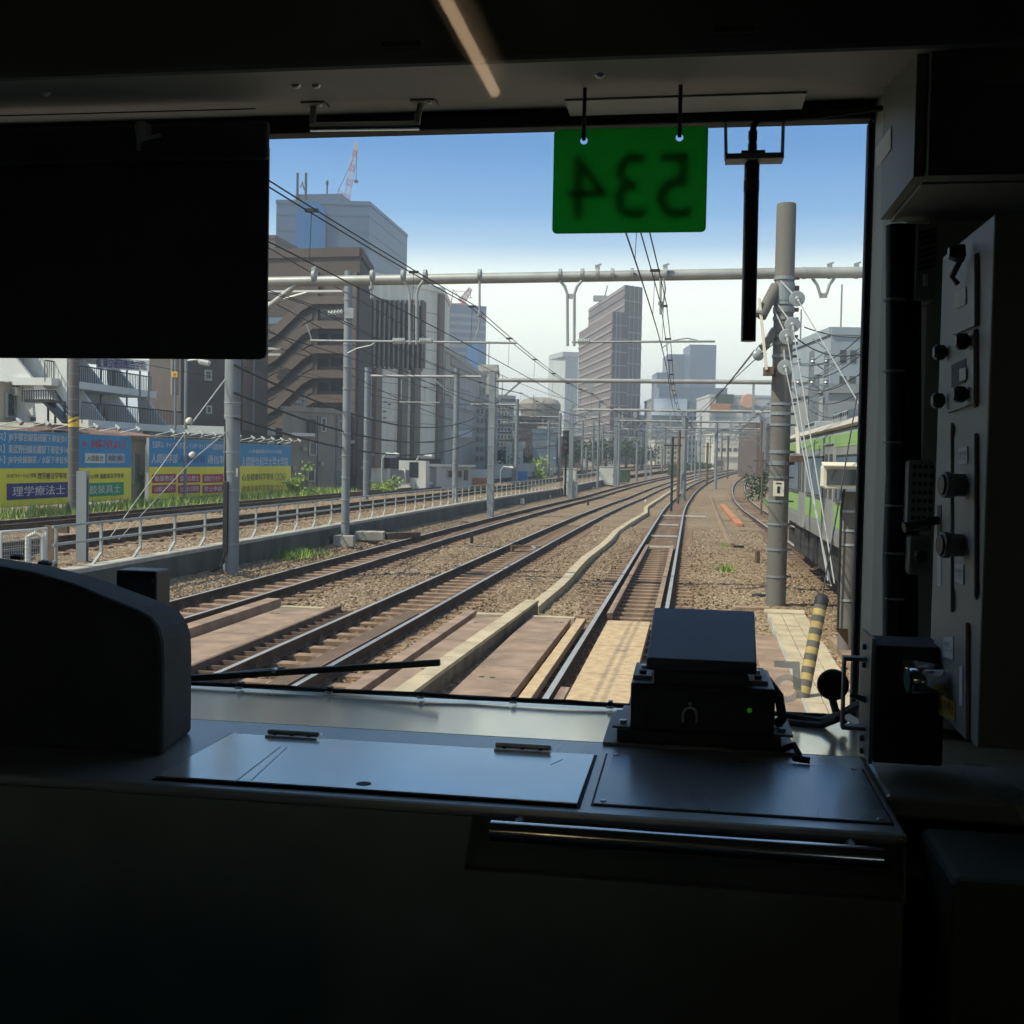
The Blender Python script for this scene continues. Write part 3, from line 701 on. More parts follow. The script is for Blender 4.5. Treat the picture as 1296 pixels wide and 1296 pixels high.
# pole in front of the left billboard
P = Vector((*fp(93, 38), .40)); D_ = dep(P); g = thing('line_pole', 'tall grey concrete pole with a black and yellow hazard band before the left billboard', 'pole', P)
mb = MB(); mb.tube([P, (P.x, P.y, 9.5)], .17, M['concrete_pole'], 16); build('pole', mb, g, smooth=True)
for q in range(14): mb = MB(); mb.lathe((P.x, P.y, .8+q*.42), (0, 0, 1), [(.171, 0), (.177, 0), (.177, .02), (.171, .02)], M['steelpole'], 16); build('clamp_band', mb, g)
zh = zt(91, 534, D_); mb = MB(); mb.lathe((P.x, P.y, zh-.17), (0, 0, 1), [(.172, 0), (.18, 0), (.18, .34), (.172, .34)], M['yellow'], 18)
for q in range(2):
    A = []; 
    for s in range(9):
        t = -1.9+s*.42; A.append((P.x+.182*sin(t+.3), P.y-.182*cos(t+.3), zh-.15+q*.15+s*.028))
    mb.add(A+[(x, y, z+.07) for x, y, z in A], [(i, i+1, i+10, i+9) for i in range(8)], M['blackp'])
build('hazard_band', mb, g)
mb = MB(); pz = zt(91, 549, D_); q = atD(91.5, 549, D_-.2); mb.box((q.x-.05, q.y, pz-.11), (q.x+.05, q.y+.01, pz+.11), M['whitepaper']); build('plate', mb, g)

# overhead lines of each track
SUP = [-6, 22, 51, 79, 107, 135, 164, 193, 222, 252]
def oline(c, label, z=0.0, yend=252, stag=.2, twin=.11):
    t = thing('overhead_line', label, 'overhead line', (c(8), 8, z+4.6), 'overhead lines of the tracks')
    def X(y, k): return c(y) + .18 + stag*cos(pi*(y-22)/28.5)*.5
    for s in (-1, 1):
        pts = []
        for a, b in zip(SUP[:-1], SUP[1:]):
            if a >= yend: break
            for i in range(12):
                y = a+(b-a)*i/12
                if y < 4: continue
                f = i/12; pts.append((X(y, 0)+s*twin/2, y, 5.45+z+rise(y)-.22*4*f*(1-f)))
        mb = MB(); mb.tube(pts, .0095, M['wire'], 5); build('messenger_wire', mb, t)
    pts = [(X(y, 1)-.02, y, 4.66+z+rise(y)) for y in np.arange(4, yend, 3.0)]
    mb = MB(); mb.tube(pts, .009, M['wire'], 5); build('contact_wire', mb, t)
    y = 8.0; first = None
    while y < 120:
        i = max(k for k in range(len(SUP)) if SUP[k] <= y); f = (y-SUP[i])/(SUP[i+1]-SUP[i]); zc = 5.45+z+rise(y)-.22*4*f*(1-f)
        mb = MB(); mb.tube([(X(y, 0), y, zc), (X(y, 1)-.02, y, 4.66+z+rise(y))], .004, M['wire'], 4)
        mb.box((X(y, 0)-twin/2-.02, y-.03, zc-.018), (X(y, 0)+twin/2+.02, y+.03, zc+.018), M['wire'])
        build('dropper', mb, t); y += 4.75
    return t
oline(c_own, 'twin wires and contact wire hanging above our own straight track')
oline(c_a, 'twin overhead wires running above the second track with plank between rails')
oline(c_b, 'overhead wires above the track beside the dark retaining wall')
oline(c_c, 'overhead wires above the track of the green striped train')
oline(lambda y: -13.3 + curve(y, 45, 1500), 'overhead wires above the raised track behind the railing', .62)
oline(lambda y: -17.6 + curve(y, 45, 1500), 'overhead wires above the raised track by the billboards', .62)

def wire(label, pts, r=.012, m='wire', cat='cable', name='power_cable', group=None, sag=0.0, n=16):
    if sag:
        a, b = Vector(pts[0]), Vector(pts[-1]); pts = [a.lerp(b, i/n) - Vector((0, 0, sag*4*(i/n)*(1-i/n))) for i in range(n+1)]
    mb = MB(); mb.tube(pts, r, M[m], 6); return tag(build(name, mb), label, cat, group)
for k, (a, b, s) in enumerate((((296, 462), (605, 527), .9), ((296, 497), (605, 541), .9), ((296, 529), (605, 556), .8))):
    wire(['uppermost', 'middle', 'lowest'][k]+' of three thick black cables sagging from cabled pole past the banded mast', [atD(*a, 23.0), atD(*b, 62)], .026, sag=s)
wire('feeder cable crossing high behind the beam from the sun blind downwards', [atD(300, 290, 24), atD(720, 506, 90)], .013, sag=.5)
wire('thin cable descending over the brown stair building', [atD(300, 395, 27), atD(640, 548, 80)], .013, sag=.6)
wire('another thin cable descending across the tan curtain walled building', [atD(300, 358, 26), atD(700, 545, 95)], .013, sag=.5)
# anchor wires from the thick pole to our line
q = Vector((-.35, 84, 5.4)); a = atD(958, 440, 21.4)
for s in (-1, 1): wire(('near' if s < 0 else 'far')+' one of twin anchor wires running from thick pole down to our line', [a+Vector((0.05*s, 0, .05*s)), q], .010, sag=.25, name='anchor_wire', cat='wire')
g = thing('anchor_wire', 'single anchor wire ending in a grey egg insulator left of the thick pole', 'wire', atD(960, 451, 21.3))
mb = MB(); mb.tube([atD(960, 451, 21.3), (.35, 60, 5.2)], .010, M['wire'], 5); mb.tube([atD(960, 451, 21.3), (pr.x-.15, pr.y, zt(985, 440, 21.4))], .01, M['wire'], 5); build('wire', mb, g)
mb = MB(); P = atD(959.5, 452, 21.25); mb.lathe(P-Vector((.04, -.06, -.02)), (.4, -.6, .2), [(.02, 0), (.10, .03), (.115, .08), (.09, .13), (.03, .16)], M['insgrey'], 12); build('insulator', mb, g, smooth=True)
# guy wires with disc insulators on the thick pole
gb = [((985, 352), (1009, 378), (1116, 560), 'uppermost guy wire, running out to the right past the green striped train', 1100),
      ((982, 382), (1003, 411), (1056, 738), 'second guy wire with disc insulator, running steeply down from the thick pole', 1056),
      ((980, 392), (996, 426), (1048, 735), 'third guy wire with lower disc insulator on the thick pole', 1048),
      ((992, 440), (994, 465), (1052, 742), 'lowest guy wire with a disc half hidden by the thick pole', 1050)]
for a, i_, b, lab, _x in gb:
    D0 = dep(pr)-.22; A = atD(*a, D0); I = atD(*i_, D0-.8); B = atD(*b, 15.0)
    g = thing('guy_wire', lab, 'guy wire', A, 'guy wires of the thick pole')
    mb = MB(); mb.tube([A, I], .015, M['wirelight'], 6); mb.tube([I, B], .010, M['wirelight'], 6); build('wire', mb, g)
    mb = MB(); d = (I-A).normalized(); d = (d*0.5 + Vector((-.1, -1, .1))).normalized(); mb.lathe(I-d*.03, d, [(.05, 0), (.128, .012), (.135, .022), (.126, .034), (.045, .036), (.04, .075), (.02, .09)], M['insgrey'], 20); build('disc_insulator', mb, g)
    mb = MB(); k = I.lerp(B, .42); mb.tube([I+(B-I)*.005, I+(B-I)*.03], .022, M['wirelight'], 6); build('turnbuckle', mb, g)
# guy of the left pole
for k, (a, mid, b) in enumerate((((288, 476), (242, 537), (137, 683)), ((291, 543), (246, 580), (150, 683)))):
    A = atD(*a, dep(pl)-.15); I = atD(*mid, dep(pl)-1.2); B = atD(*b, dep(pl)-3)
    g = thing('guy_wire', ['upper', 'lower'][k]+' pale guy wire slanting from the cabled pole down to the railing', 'guy wire', A, 'guy wires of the cabled pole')
    mb = MB(); mb.tube([A, I], .012, M['wirelight'], 6); mb.tube([I, B], .007, M['wirelight'], 6); build('wire', mb, g)
    mb = MB(); mb.lathe(I-Vector((.05, 0, -.07)), A-I, [(.02, -.07), (.055, -.04), (.062, 0), (.048, .05), (.02, .08)], M['cream'], 10); build('egg_insulator', mb, g, smooth=True)
# yellow and black guard
B = gnd(1012, 903, -.22); T = atD(1039, 764, dep(B)+.35)
g = thing('guy_guard', 'leaning yellow and black striped guard tube round a thin guy wire', 'guard', B)
mb = MB(); N = 17
for i in range(N):
    a = B.lerp(T, i/N); b = B.lerp(T, (i+1)/N); mb.tube([a, b], .070, M['guardyellow' if i % 2 else 'guardblack'], 12, cap=False)
build('striped_tube', mb, g, smooth=True)
mb = MB(); d = (T-B).normalized(); mb.lathe(T, d, [(.075, -.02), (.078, .06), (.05, .10), (.02, .11)], M['blackr'], 12); build('cap', mb, g, smooth=True)
mb = MB(); mb.tube([T, atD(1066, 610, dep(B)+2.5), atD(1085, 500, dep(B)+4)], .010, M['wire'], 5); build('wire', mb, g)

# ------------------------------------------------------------------ trackside equipment
P = gnd(1070, 832, -.2); D_ = dep(P)
g = thing('monitor_post', 'stout grey post carrying a cream rimmed monitor box with a dark screen', 'monitor post', P)
mb = MB(); mb.tube([P, (P.x, P.y, zt(1070, 622, D_))], .115, M['concrete_pole'], 14)
for zy in (648, 672, 690, 760): mb.lathe((P.x, P.y, zt(1070, zy, D_)), (0, 0, 1), [(.116, 0), (.128, 0), (.128, .03), (.116, .03)], M['galv'], 14)
build('pole', mb, g, smooth=True)
bx = MB(); c0 = atD(1041, 588, D_-.3); c1 = atD(1083, 619, D_-.3); X0, X1, Z1, Z0 = c0.x, c1.x, c0.z, c1.z; Yf = P.y-.35
bx.extrude([(X0, Yf, Z0+.03), (X0+.04, Yf, Z0), (X1, Yf, Z0), (X1, Yf, Z1), (X0+.02, Yf, Z1), (X0, Yf, Z1-.03)], (0, .3, 0), M['cream'])
bxo = build('housing', bx, g, bevel=.01)
mb = MB(); mb.box((X0+.05, Yf-.012, Z0+.05), (X1-.02, Yf-.003, Z1-.06), M['glassdark']); build('screen', mb, g)
mb = MB(); mb.extrude([(X0-.02, Yf-.12, Z1-.02), (X1+.02, Yf-.12, Z1-.02), (X1+.02, Yf+.02, Z1+.025), (X0-.02, Yf+.02, Z1+.025)], (0, 0, .012), M['cream']); build('hood', mb, g)
mb = MB()
for px in (1060, 1066): mb.tube([(X0+.18+(px-1060)*.012, Yf+.1, Z0), (X0+.18+(px-1060)*.012, Yf+.12, Z0-.18)], .02, M['chrome'], 8)
mb.tube([(X0+.3, Yf+.1, Z0), (P.x-.13, P.y-.13, Z0-.3), (P.x-.13, P.y-.12, .2)], .018, M['blackr'], 6); build('conduit', mb, g)
mb = MB(); q = gnd(1063, 806, -.2); mb.tube([q, q+Vector((0, 0, .35))], .03, M['yellow'], 8); tag(build('marker_stake', mb), 'small yellow stake in the ballast by the grey post', 'stake')

def small(name, px, py, w, h, m, label, cat, z=-.16, d=None):
    P = gnd(px, py, z); mb = MB()
    mb.lathe(P, (0, 0, 1), [(w*.5, 0), (w*.52, h*.3), (w*.45, h*.9), (w*.25, h)], M[m], 7); return tag(build(name, mb), label, cat)
small('marker_stump', 597, 689, .10, .34, 'blackp', 'dark stub post between second and third tracks', 'stub post')
small('marker_stump', 744, 640, .13, .30, 'blackp', 'dark stub post farther along between the tracks', 'stub post')
small('marker_stump', 958, 714, .14, .38, 'rusty', 'rust brown stub post in ballast before the thick pole', 'stub post')
small('white_marker', 660, 640, .35, .42, 'white', 'small white marker stone by the wall foot', 'marker')
small('white_marker', 817, 636, .16, .2, 'white', 'tiny white marker stone near the bend of the trough', 'marker')
small('concrete_block', 690, 632, .8, .35, 'cream', 'pale heap of concrete debris at the wall foot', 'concrete block')
small('concrete_block', 747, 622, .9, .4, 'cream', 'whitish block farther along the wall foot', 'concrete block')
small('concrete_block', 409, 696, .35, .35, 'rusty', 'dark brown lump near the wall foot beside the mast', 'block')
small('dark_clod', 960, 758, .30, .10, 'blackr', 'dark flat clod lying left of the thick pole foot', 'clod')
P = gnd(468, 683, -.02); mb = MB(); mb.obox(P+Vector((0, 0, .12)), (.42, .1, 0), (-.05, .28, 0), (0, 0, .13), M['concrete']); mb.obox(P+Vector((.75, .9, .09)), (.4, .5, 0), (-.1, .1, 0), (0, 0, .10), M['rusty']); tag(build('footing_block', mb, bevel=.02), 'squat concrete footing block right of the mast with a rusty bar', 'footing')
# orange cable cover and dark cable at the right
a, b = gnd(914, 641, -.16), gnd(936, 667, -.16); mb = MB(); mb.bar(a+Vector((0, 0, .08)), b+Vector((0, 0, .08)), .30, .16, M['orange']); tag(build('cable_cover', mb, bevel=.02), 'orange plastic cable cover lying right of our track', 'cable cover')
a, b = gnd(900, 618, -.1), gnd(904, 623, -.1); mb = MB(); mb.bar(a, b, .32, .16, M['orange']); tag(build('cable_cover', mb), 'farther short orange cable cover beside the curve', 'cable cover')
mb = MB(); mb.tube([gnd(x, y, -.10) for x, y in ((894, 612), (898, 625), (905, 645), (912, 662), (920, 680), (927, 691))], .10, M['sleeper'], 6); tag(build('cable_duct', mb), 'brown cable duct curving through ballast by the orange cover', 'duct')
mb = MB(); mb.tube([gnd(x, y, -.12) for x, y in ((925, 691), (930, 692), (941, 692))], .05, M['blackr'], 6); tag(build('cable_end', mb), 'black cable end sticking out of the brown duct', 'cable')
# cross bonds / bars between rails
for k, (y, c, x0, x1) in enumerate(((40, c_own, -.45, .45), (47.5, c_own, -.4, .4), (34.8, c_own, -.42, .42), (56, c_own, -.5, 1.6))):
    mb = MB(); mb.bar((c(y)+x0, y, -.10), (c(y)+x1, y+.05, -.10), .12, .05, M['white' if k != 2 else 'cream']); tag(build('track_plate', mb), ['middle', 'second farthest', 'nearest', 'long farthest'][k]+' pale plate lying across our own track', 'plate', 'pale plates across our track')
mb = MB(); y0 = 32.0; mb.bar((c_a(y0)-.42, y0, -.0), (c_a(y0)+.2, y0+.1, -.0), .08, .06, M['rusty']); mb.tube([(c_a(y0)-.35, y0, -.15), (c_a(y0)-.35, y0, .0)], .05, M['rusty'], 6); mb.bar((c_a(y0)+.2, y0+.1, 0), (c_a(y0)+.4, y0-.5, -.03), .07, .05, M['galv']); tag(build('point_rod', mb), 'rusty rod and bracket across rails of the second track', 'rod')
def cabinet(px, py, w, h, m, label, z=0.0, d=None):
    P = gnd(px, py, z) if d is None else Vector((*fp(px, d), rise(d)+z)); P.z = z + rise(P.y); g = thing('relay_cabinet', label, 'relay cabinet', P)
    mb = MB(); mb.box((P.x-w/2, P.y-w/3, P.z), (P.x+w/2, P.y+w/3, P.z+h), M[m]); build('body', mb, g, bevel=.02)
    mb = MB(); mb.box((P.x-w/2-.04, P.y-w/3-.04, P.z+h), (P.x+w/2+.04, P.y+w/3+.04, P.z+h+.05), M[m]); build('roof', mb, g)
    mb = MB(); mb.box((P.x-w*.42, P.y-w/3-.012, P.z+h*.1), (P.x+w*.42, P.y-w/3-.002, P.z+h*.93), M[m]); mb.box((P.x+w*.3, P.y-w/3-.03, P.z+h*.45), (P.x+w*.34, P.y-w/3-.012, P.z+h*.6), M['blackp']); build('door', mb, g)
cabinet(722, 0, .9, 1.9, 'white', 'pale tall relay cabinet behind the signal mast', 0, 82)
cabinet(725.5, 0, .7, 1.0, 'insgrey', 'dark grey squat cabinet before the pale one', 0, 79.5)
cabinet(770, 0, 1.6, 1.7, 'white', 'off white relay cabinet left of the green box', 0, 108)
cabinet(785, 0, 2.0, 1.2, 'leafdark', 'dark green equipment box by the far track', 0, 118)
cabinet(852, 0, 1.4, 1.3, 'leafdark', 'dark green box at the far curve', 0, 160)
def signal(px, d, h, label):
    x, y = fp(px, d); z0 = rise(y); g = thing('signal_mast', label, 'signal', (x, y, z0))
    mb = MB(); mb.tube([(x, y, z0), (x, y, z0+h)], .08, M['blackp'], 8); mb.tube([(x-.3, y, z0), (x-.3, y, z0+h*.9)], .03, M['rusty'], 5); mb.tube([(x+.3, y, z0), (x+.3, y, z0+h*.9)], .03, M['rusty'], 5)
    for i in range(8): mb.box((x-.3, y-.02, z0+.5+i*.45), (x+.3, y+.02, z0+.53+i*.45), M['rusty'])
    build('mast', mb, g)
    mb = MB(); mb.box((x-.2, y-.3, z0+h-1.5), (x+.2, y-.1, z0+h), M['blackr']); build('head', mb, g, bevel=.02)
    for i in range(3):
        mb = MB(); mb.lathe((x, y-.31, z0+h-1.25+i*.45), (0, -1, 0), [(.1, 0), (.11, .02), (.11, .16)], M['glassdark' if i else 'redlens'], 10); build('lens_hood', mb, g)
signal(716, 80, 4.6, 'black colour light signal with ladder near the pale cabinet')
def mast(px, d, ytop, label, m='steelpole', r=.11):
    x, y = fp(px, d); z0 = rise(y)-.2; z1_ = zt(px, ytop, d); mb = MB(); mb.tube([(x, y, z0), (x, y, z1_)], r, M[m], 8)
    mb.box((x-.5, y-.04, z1_-.5), (x+.5, y+.04, z1_-.42), M[m]); return tag(build('far_mast', mb), label, 'mast', 'far masts between the tracks')
mast(851, 62, 553, 'slim dark mast before the twin blue towers, thinnest of its cluster', 'blackp', .07)
mast(859, 74, 545, 'slim dark mast second in the cluster beside our curve', 'rusty', .10)
mast(866, 80, 530, 'stoutest mast in the cluster beside our curve', 'steelpole', .17)
mast(895, 120, 560, 'lone mast right of the cluster on the far curve', 'rusty', .13)
mast(921, 150, 552, 'rusty mast before the low beige station building', 'rusty', .13)
mast(806, 130, 560, 'grey mast under the dark face of the brown tower', 'steelpole', .14)
mast(880, 140, 558, 'pale mast between lone mast and the cluster', 'steelpole', .13)
mast(965, 60, 572, 'thin post left of the thick concrete pole', 'rusty', .05)
mast(824, 150, 566, 'far mast just right of the brown tower base', 'steelpole', .15)
mast(838, 170, 566, 'far mast near the blue picture board', 'steelpole', .16)
mast(758, 140, 566, 'far mast left of the green equipment box', 'steelpole', .16)
mast(742, 120, 566, 'far mast before the dark trees', 'steelpole', .13)
mast(650, 100, 545, 'grey mast left of the black signal', 'steelpole', .13)
mast(905, 200, 568, 'far mast beside the orange advertising sign', 'steelpole', .16)
mast(935, 190, 566, 'far mast before the row of station windows', 'rusty', .16)

# the dense row of far masts and span wires down the curve
for k in range(26):
    px = 628+RNG.uniform(0, 330); dd = RNG.uniform(95, 250); x, y = fp(px, dd)
    for c in (c_own, c_a, c_b, c_c):
        if abs(x-c(y)) < 1.5: x = c(y)+1.9
    z0 = rise(y)-.2; hh = RNG.uniform(6.2, 8.2); mb = MB(); mb.tube([(x, y, z0), (x, y, z0+hh)], RNG.uniform(.09, .15), M['steelpole' if k % 3 else 'rusty'], 8)
    sd = 1 if k % 2 else -1; mb.box((x, y-.05, z0+hh-1.2), (x+sd*2.6, y+.05, z0+hh-1.1), M['steelpole']); mb.bar((x+sd*1.6, y, z0+hh-1.15), (x, y, z0+hh-2.2), .06, .06, M['steelpole']); mb.tube([(x+sd*2.3, y, z0+hh-1.2), (x+sd*1.6, y, z0+hh-2.3)], .03, M['insgrey'], 5)
    tag(build('far_mast', mb), 'grey mast with one bracket arm in the dense far row along the curve', 'mast', 'dense far row of bracket masts')
for k in range(16):
    a = (560+RNG.uniform(0, 130), 500+RNG.uniform(0, 75)); b = (740+RNG.uniform(0, 200), 520+RNG.uniform(0, 60))
    wire('thin far span wire sagging across the distant tracks', [atD(*a, 90+RNG.uniform(0, 60)), atD(*b, 150+RNG.uniform(0, 90))], .018, sag=RNG.uniform(.2, .9), name='span_wire', cat='wire', group='thin far span wires')
# ------------------------------------------------------------------ train on the right
STEEL = mat('stainless_body', (0.34, 0.34, 0.345), 0.42, metal=0.45, var=0.06, scale=1.2, streak=0.1)
GREEN = mat('lime_green_band', (0.22, 0.35, 0.12), 0.5, var=0.05)
ROOF = mat('train_roof', (0.40, 0.35, 0.30), 0.8, var=0.12, scale=1.2)
UNDER = mat('underframe_dark', (0.022, 0.021, 0.020), 0.8, var=0.3, scale=4)
def train_car(xl, xr, y0, y1, label, n=4, front=False, z=0.0, name='train_car'):
    xc = (xl+xr)/2; t = thing(name, label, 'train', (xc, y0, z))
    prof = [(xl+.03, 1.08), (xl, 1.3), (xl, 2.75), (xl+.035, 2.98), (xl+.10, 3.06), (xr-.10, 3.06), (xr-.035, 2.98), (xr, 2.75), (xr, 1.3), (xr-.03, 1.08)]
    mb = MB(); mb.extrude([(x, y0, zz+z) for x, zz in prof], (0, y1-y0, 0), STEEL); build('body_shell', mb, t)
    mb = MB(); mb.extrude([(xl+.015, y0, 3.062+z), (xl-.015, y0, 3.09+z), (xl+.12, y0, 3.17+z), (xl+.4, y0, 3.30+z), (xl+.9, y0, 3.38+z), (xr-.9, y0, 3.38+z), (xr-.4, y0, 3.30+z), (xr-.12, y0, 3.17+z), (xr+.015, y0, 3.09+z), (xr-.015, y0, 3.062+z)], (0, y1-y0, 0), ROOF); build('roof', mb, t)
    mb = MB()
    for k in range(3):
        yy = y0+(y1-y0)*(.2+.3*k); mb.box((xc-.9, yy-1.2, 3.30+z), (xc+.9, yy+1.2, 3.50+z), M['insgrey'])
        for q in range(9): mb.box((xc-.92, yy-1.1+q*.26, 3.38+z), (xc+.92, yy-1.04+q*.26, 3.48+z), M['blackp'])
    build('air_conditioner', mb, t, bevel=.03)
    pitch = (y1-y0)/n; dw = .66
    mb = MB()
    mb.extrude([(xl-.006, y0+.02, 2.835+z), (xl-.006, y0+.02, 2.75+z), (xl+.03, y0+.02, 2.965+z), (xl+.036, y0+.02, 2.972+z)], (0, y1-y0-.04, 0), GREEN)
    mb.box((xl-.008, y0+.02, 2.80+z), (xl+.02, y1-.02, 2.955+z), GREEN); build('upper_stripe', mb, t)
    for k in range(n):
        yc = y0+pitch*(k+.5)
        d = MB(); d.box((xl-.022, yc-dw, 1.12+z), (xl+.01, yc-.012, 2.80+z), STEEL); d.box((xl-.022, yc+.012, 1.12+z), (xl+.01, yc+dw, 2.80+z), STEEL)
        d.box((xl-.014, yc-.012, 1.12+z), (xl+.01, yc+.012, 2.80+z), M['blackr']); do = build('door', d, t, bevel=.008)
        for s in (-1, 1):
            q = MB(); q.box((xl-.028, yc+s*.34-.2, 1.86+z), (xl-.0225, yc+s*.34+.2, 2.64+z), M['glassdark']); build('window', q, do)
        q = MB(); q.box((xl-.04, yc-dw-.03, 1.10+z), (xl, yc+dw+.03, 1.135+z), M['chrome']); build('sill', q, do)
        q = MB(); q.box((xl-.05, yc-dw, 2.81+z), (xl, yc+dw, 2.835+z), M['insgrey']); build('gutter', q, t)
    for k in range(n+1):
        a = y0+.25 if k == 0 else y0+pitch*(k-.5)+dw+.06; b = y1-.25 if k == n else y0+pitch*(k+.5)-dw-.06
        q = MB(); q.box((xl-.006, a, 1.40+z), (xl+.02, b, 1.80+z), GREEN); build('lower_band', q, t)
        if b-a > .9:
            wdw = MB(); e = .22
            wdw.box((xl-.012, a+e-.04, 1.84+z), (xl+.01, b-e+.04, 2.62+z), M['blackr']); wo = build('window', wdw, t, bevel=.01)
            q = MB(); q.box((xl-.018, a+e, 1.88+z), (xl-.0125, b-e, 2.58+z), M['glassblue']); build('pane', q, wo)
            q = MB(); q.box((xl-.034, a+e-.03, 1.83+z), (xl-.0125, b-e+.03, 1.865+z), M['chrome']); build('sill', q, wo)
    mb = MB(); yy = y0+3.2
    while yy < y1-4.5: mb.box((xl+.14, yy, .42+z), (xl+.9, yy+1.5, 1.08+z), UNDER); yy += 1.8
    mb.box((xl+.35, y0, .8+z), (xr-.35, y1, 1.08+z), UNDER); build('underframe', mb, t, bevel=.02)
    for yb in (y0+2.2, y1-2.2):
        b = MB(); b.box((xl+.28, yb-1.4, .40+z), (xl+.42, yb+1.4, .72+z), UNDER); b.box((xr-.42, yb-1.4, .40+z), (xr-.28, yb+1.4, .72+z), UNDER); b.box((xl+.42, yb-.4, .4+z), (xr-.42, yb+.4, .75+z), UNDER); bo = build('bogie', b, t)
        for s in (-1, 1):
            wv = MB(); 
            for xx in (xc-.56, xc+.56): wv.lathe((xx-.06, yb+s*1.05, .43+z), (1, 0, 0), [(.43, 0), (.45, .02), (.43, .12)], UNDER, 20)
            build('wheel', wv, bo)
    return t
train_car(2.40, 5.10, 13.4, 33.0, 'grey commuter train car with lime green stripes standing on the track behind the guy wires')
y_ = 262.0; xo = c_own(y_)+.6
t = train_car(xo-1.4, xo+1.4, y_, y_+60, 'tiny far commuter train approaching on the curve, pale front with a dark windscreen', 6, z=rise(y_), name='train')
mb = MB(); mb.box((xo-1.25, y_-.06, rise(y_)+1.95), (xo+1.25, y_-.01, rise(y_)+2.9), M['glassdark']); build('windscreen', mb, t)
mb = MB(); mb.box((xo-1.4, y_-.1, rise(y_)+.55), (xo+1.4, y_-.02, rise(y_)+1.2), M['blackp']); build('front_skirt', mb, t)
mb = MB(); mb.box((xo-1.38, y_-.05, rise(y_)+1.22), (xo+1.38, y_-.01, rise(y_)+1.6), M['white']); build('front_band', mb, t)

# ------------------------------------------------------------------ billboards
BLUE = mat('billboard_blue', (0.018, 0.23, 0.46), 0.6, var=0.06, scale=1); YEL = mat('billboard_yellow', (0.80, 0.68, 0.04), 0.6, var=0.06, scale=1)
NAVY = mat('sign_navy', (0.02, 0.02, 0.16), 0.6, var=0.05); SGREEN = mat('sign_green', (0.02, 0.28, 0.10), 0.6, var=0.05); SRED = mat('sign_red', (0.42, 0.02, 0.07), 0.6, var=0.05)
SW = mat('sign_white', (0.60, 0.60, 0.57), 0.6, var=0.03); TB = mat('sign_text_dark', (0.02, 0.02, 0.03), 0.6, var=0.03); TR = mat('sign_text_red', (0.5, 0.02, 0.03), 0.6, var=0.03); TO = mat('sign_text_brown', (0.33, 0.14, 0.02), 0.6, var=0.03); SG = mat('sign_grey', (0.35, 0.4, 0.45), 0.6, var=0.03)
XB = -22.0
def bb(px, py): p = atX(px, py, XB); return p.y, p.z
def billboard(label, y0, y1, z0, z1, split, items, nl):
    g = thing('billboard', label, 'billboard', (XB, (y0+y1)/2, .3), 'blue and yellow billboards along the raised tracks')
    mb = MB(); mb.box((XB-.12, y0, z0), (XB, y1, z1), M['galv']); build('board', mb, g)
    mb = MB(); mb.box((XB+.001, y0+.02, split), (XB+.014, y1-.02, z1-.02), BLUE); build('blue_panel', mb, g)
    mb = MB(); mb.box((XB+.001, y0+.02, z0+.02), (XB+.014, y1-.02, split-.003), YEL); build('yellow_panel', mb, g)
    for kind, a, b, c, d, body, m in items:      # a,b y range; c,d z range
        mb = MB(); x = XB+.016
        if kind in ('box', 'sign'):
            mb.box((x, a, c), (x+.012, b, d), m); 
            nm = 'sign_panel'
            if kind == 'sign':
                body, tm = body; text(mb, body, (x+.012, a+(b-a)*.08, c+(d-c)*.2), (0, 1, 0), (0, 0, 1), (b-a)*.84, (d-c)*.62, tm, .006, bold=(b-a)*.0022)
        else: text(mb, body, (x, a, c), (0, 1, 0), (0, 0, 1), b-a, d-c, m, .006, bold=.006); nm = 'lettering'
        build(nm, mb, g)
    for i in range(nl):
        y = y0+(y1-y0)*(i+.5)/nl; mb = MB()
        mb.tube([(XB-.05, y, z1), (XB-.05, y, z1+.12), (XB+.75, y-.1, z1+.30)], .018, M['fence'], 6)
        mb.lathe((XB+.70, y-.1, z1+.32), (.55, -.1, -.45), [(.03, -.08), (.06, .0), (.085, .18), (.07, .20)], M['galv'], 10); build('floodlight', mb, g)
    k = int((y1-y0)//2.2)
    for i in range(k+1):
        y = y0+.3+(y1-y0-.6)*i/k; mb = MB(); mb.box((XB-.3, y-.05, .1), (XB-.13, y+.05, z1-.3), M['galv']); build('leg', mb, g)
    mb = MB(); mb.tube([(XB-.05, y0, z1+.10), (XB-.05, y1, z1+.10)], .015, M['white'], 5); build('light_rail', mb, g)
    return g
Y = lambda px: bb(px, 590)[0]
y0, y1 = Y(-60), Y(166)
z1 = 3.10; z0 = .58; sp = bb(120, 592)[1]
z = lambda px, py: bb(px, py)[1]
zr = lambda px, a, b: (z(px, b), z(px, a))
items = []
def addt(kind, pa, pb, py0, py1, body, m):
    pm = (pa+pb)/2; c, d = z(pm, py1), z(pm, py0); items.append((kind, Y(pa), Y(pb), c, d, body, m))
addt('text', -30, 83, 548, 560, 'キャンパス】JR宇都宮線蓮田駅下車徒歩1', SW); addt('text', -30, 85, 563, 574, 'キャンパス】東武野田線岩槻駅下車徒歩14', SW); addt('text', -30, 85, 577, 588, 'サテライト】JR中央線御茶ノ水駅下車徒歩', SW)
addt('text', 8, 45, 599, 605, 'リハビリテーション学科', TB); addt('text', 47, 84, 598, 606, '理学療法学専攻', TB)
addt('sign', 8, 87, 611, 631, ('理学療法士', SW), NAVY); addt('sign', 97, 156, 611, 628, ('義肢装具士', SW), SGREEN)
addt('text', 115, 158, 557, 568, '048-749-6111', TR); addt('text', 103, 110, 559, 565, 'TEL', TR)
addt('sign', 107, 132, 574, 586, ('人間総合', TB), SW); addt('sign', 134, 157, 574, 586, ('検索', TB), SG)
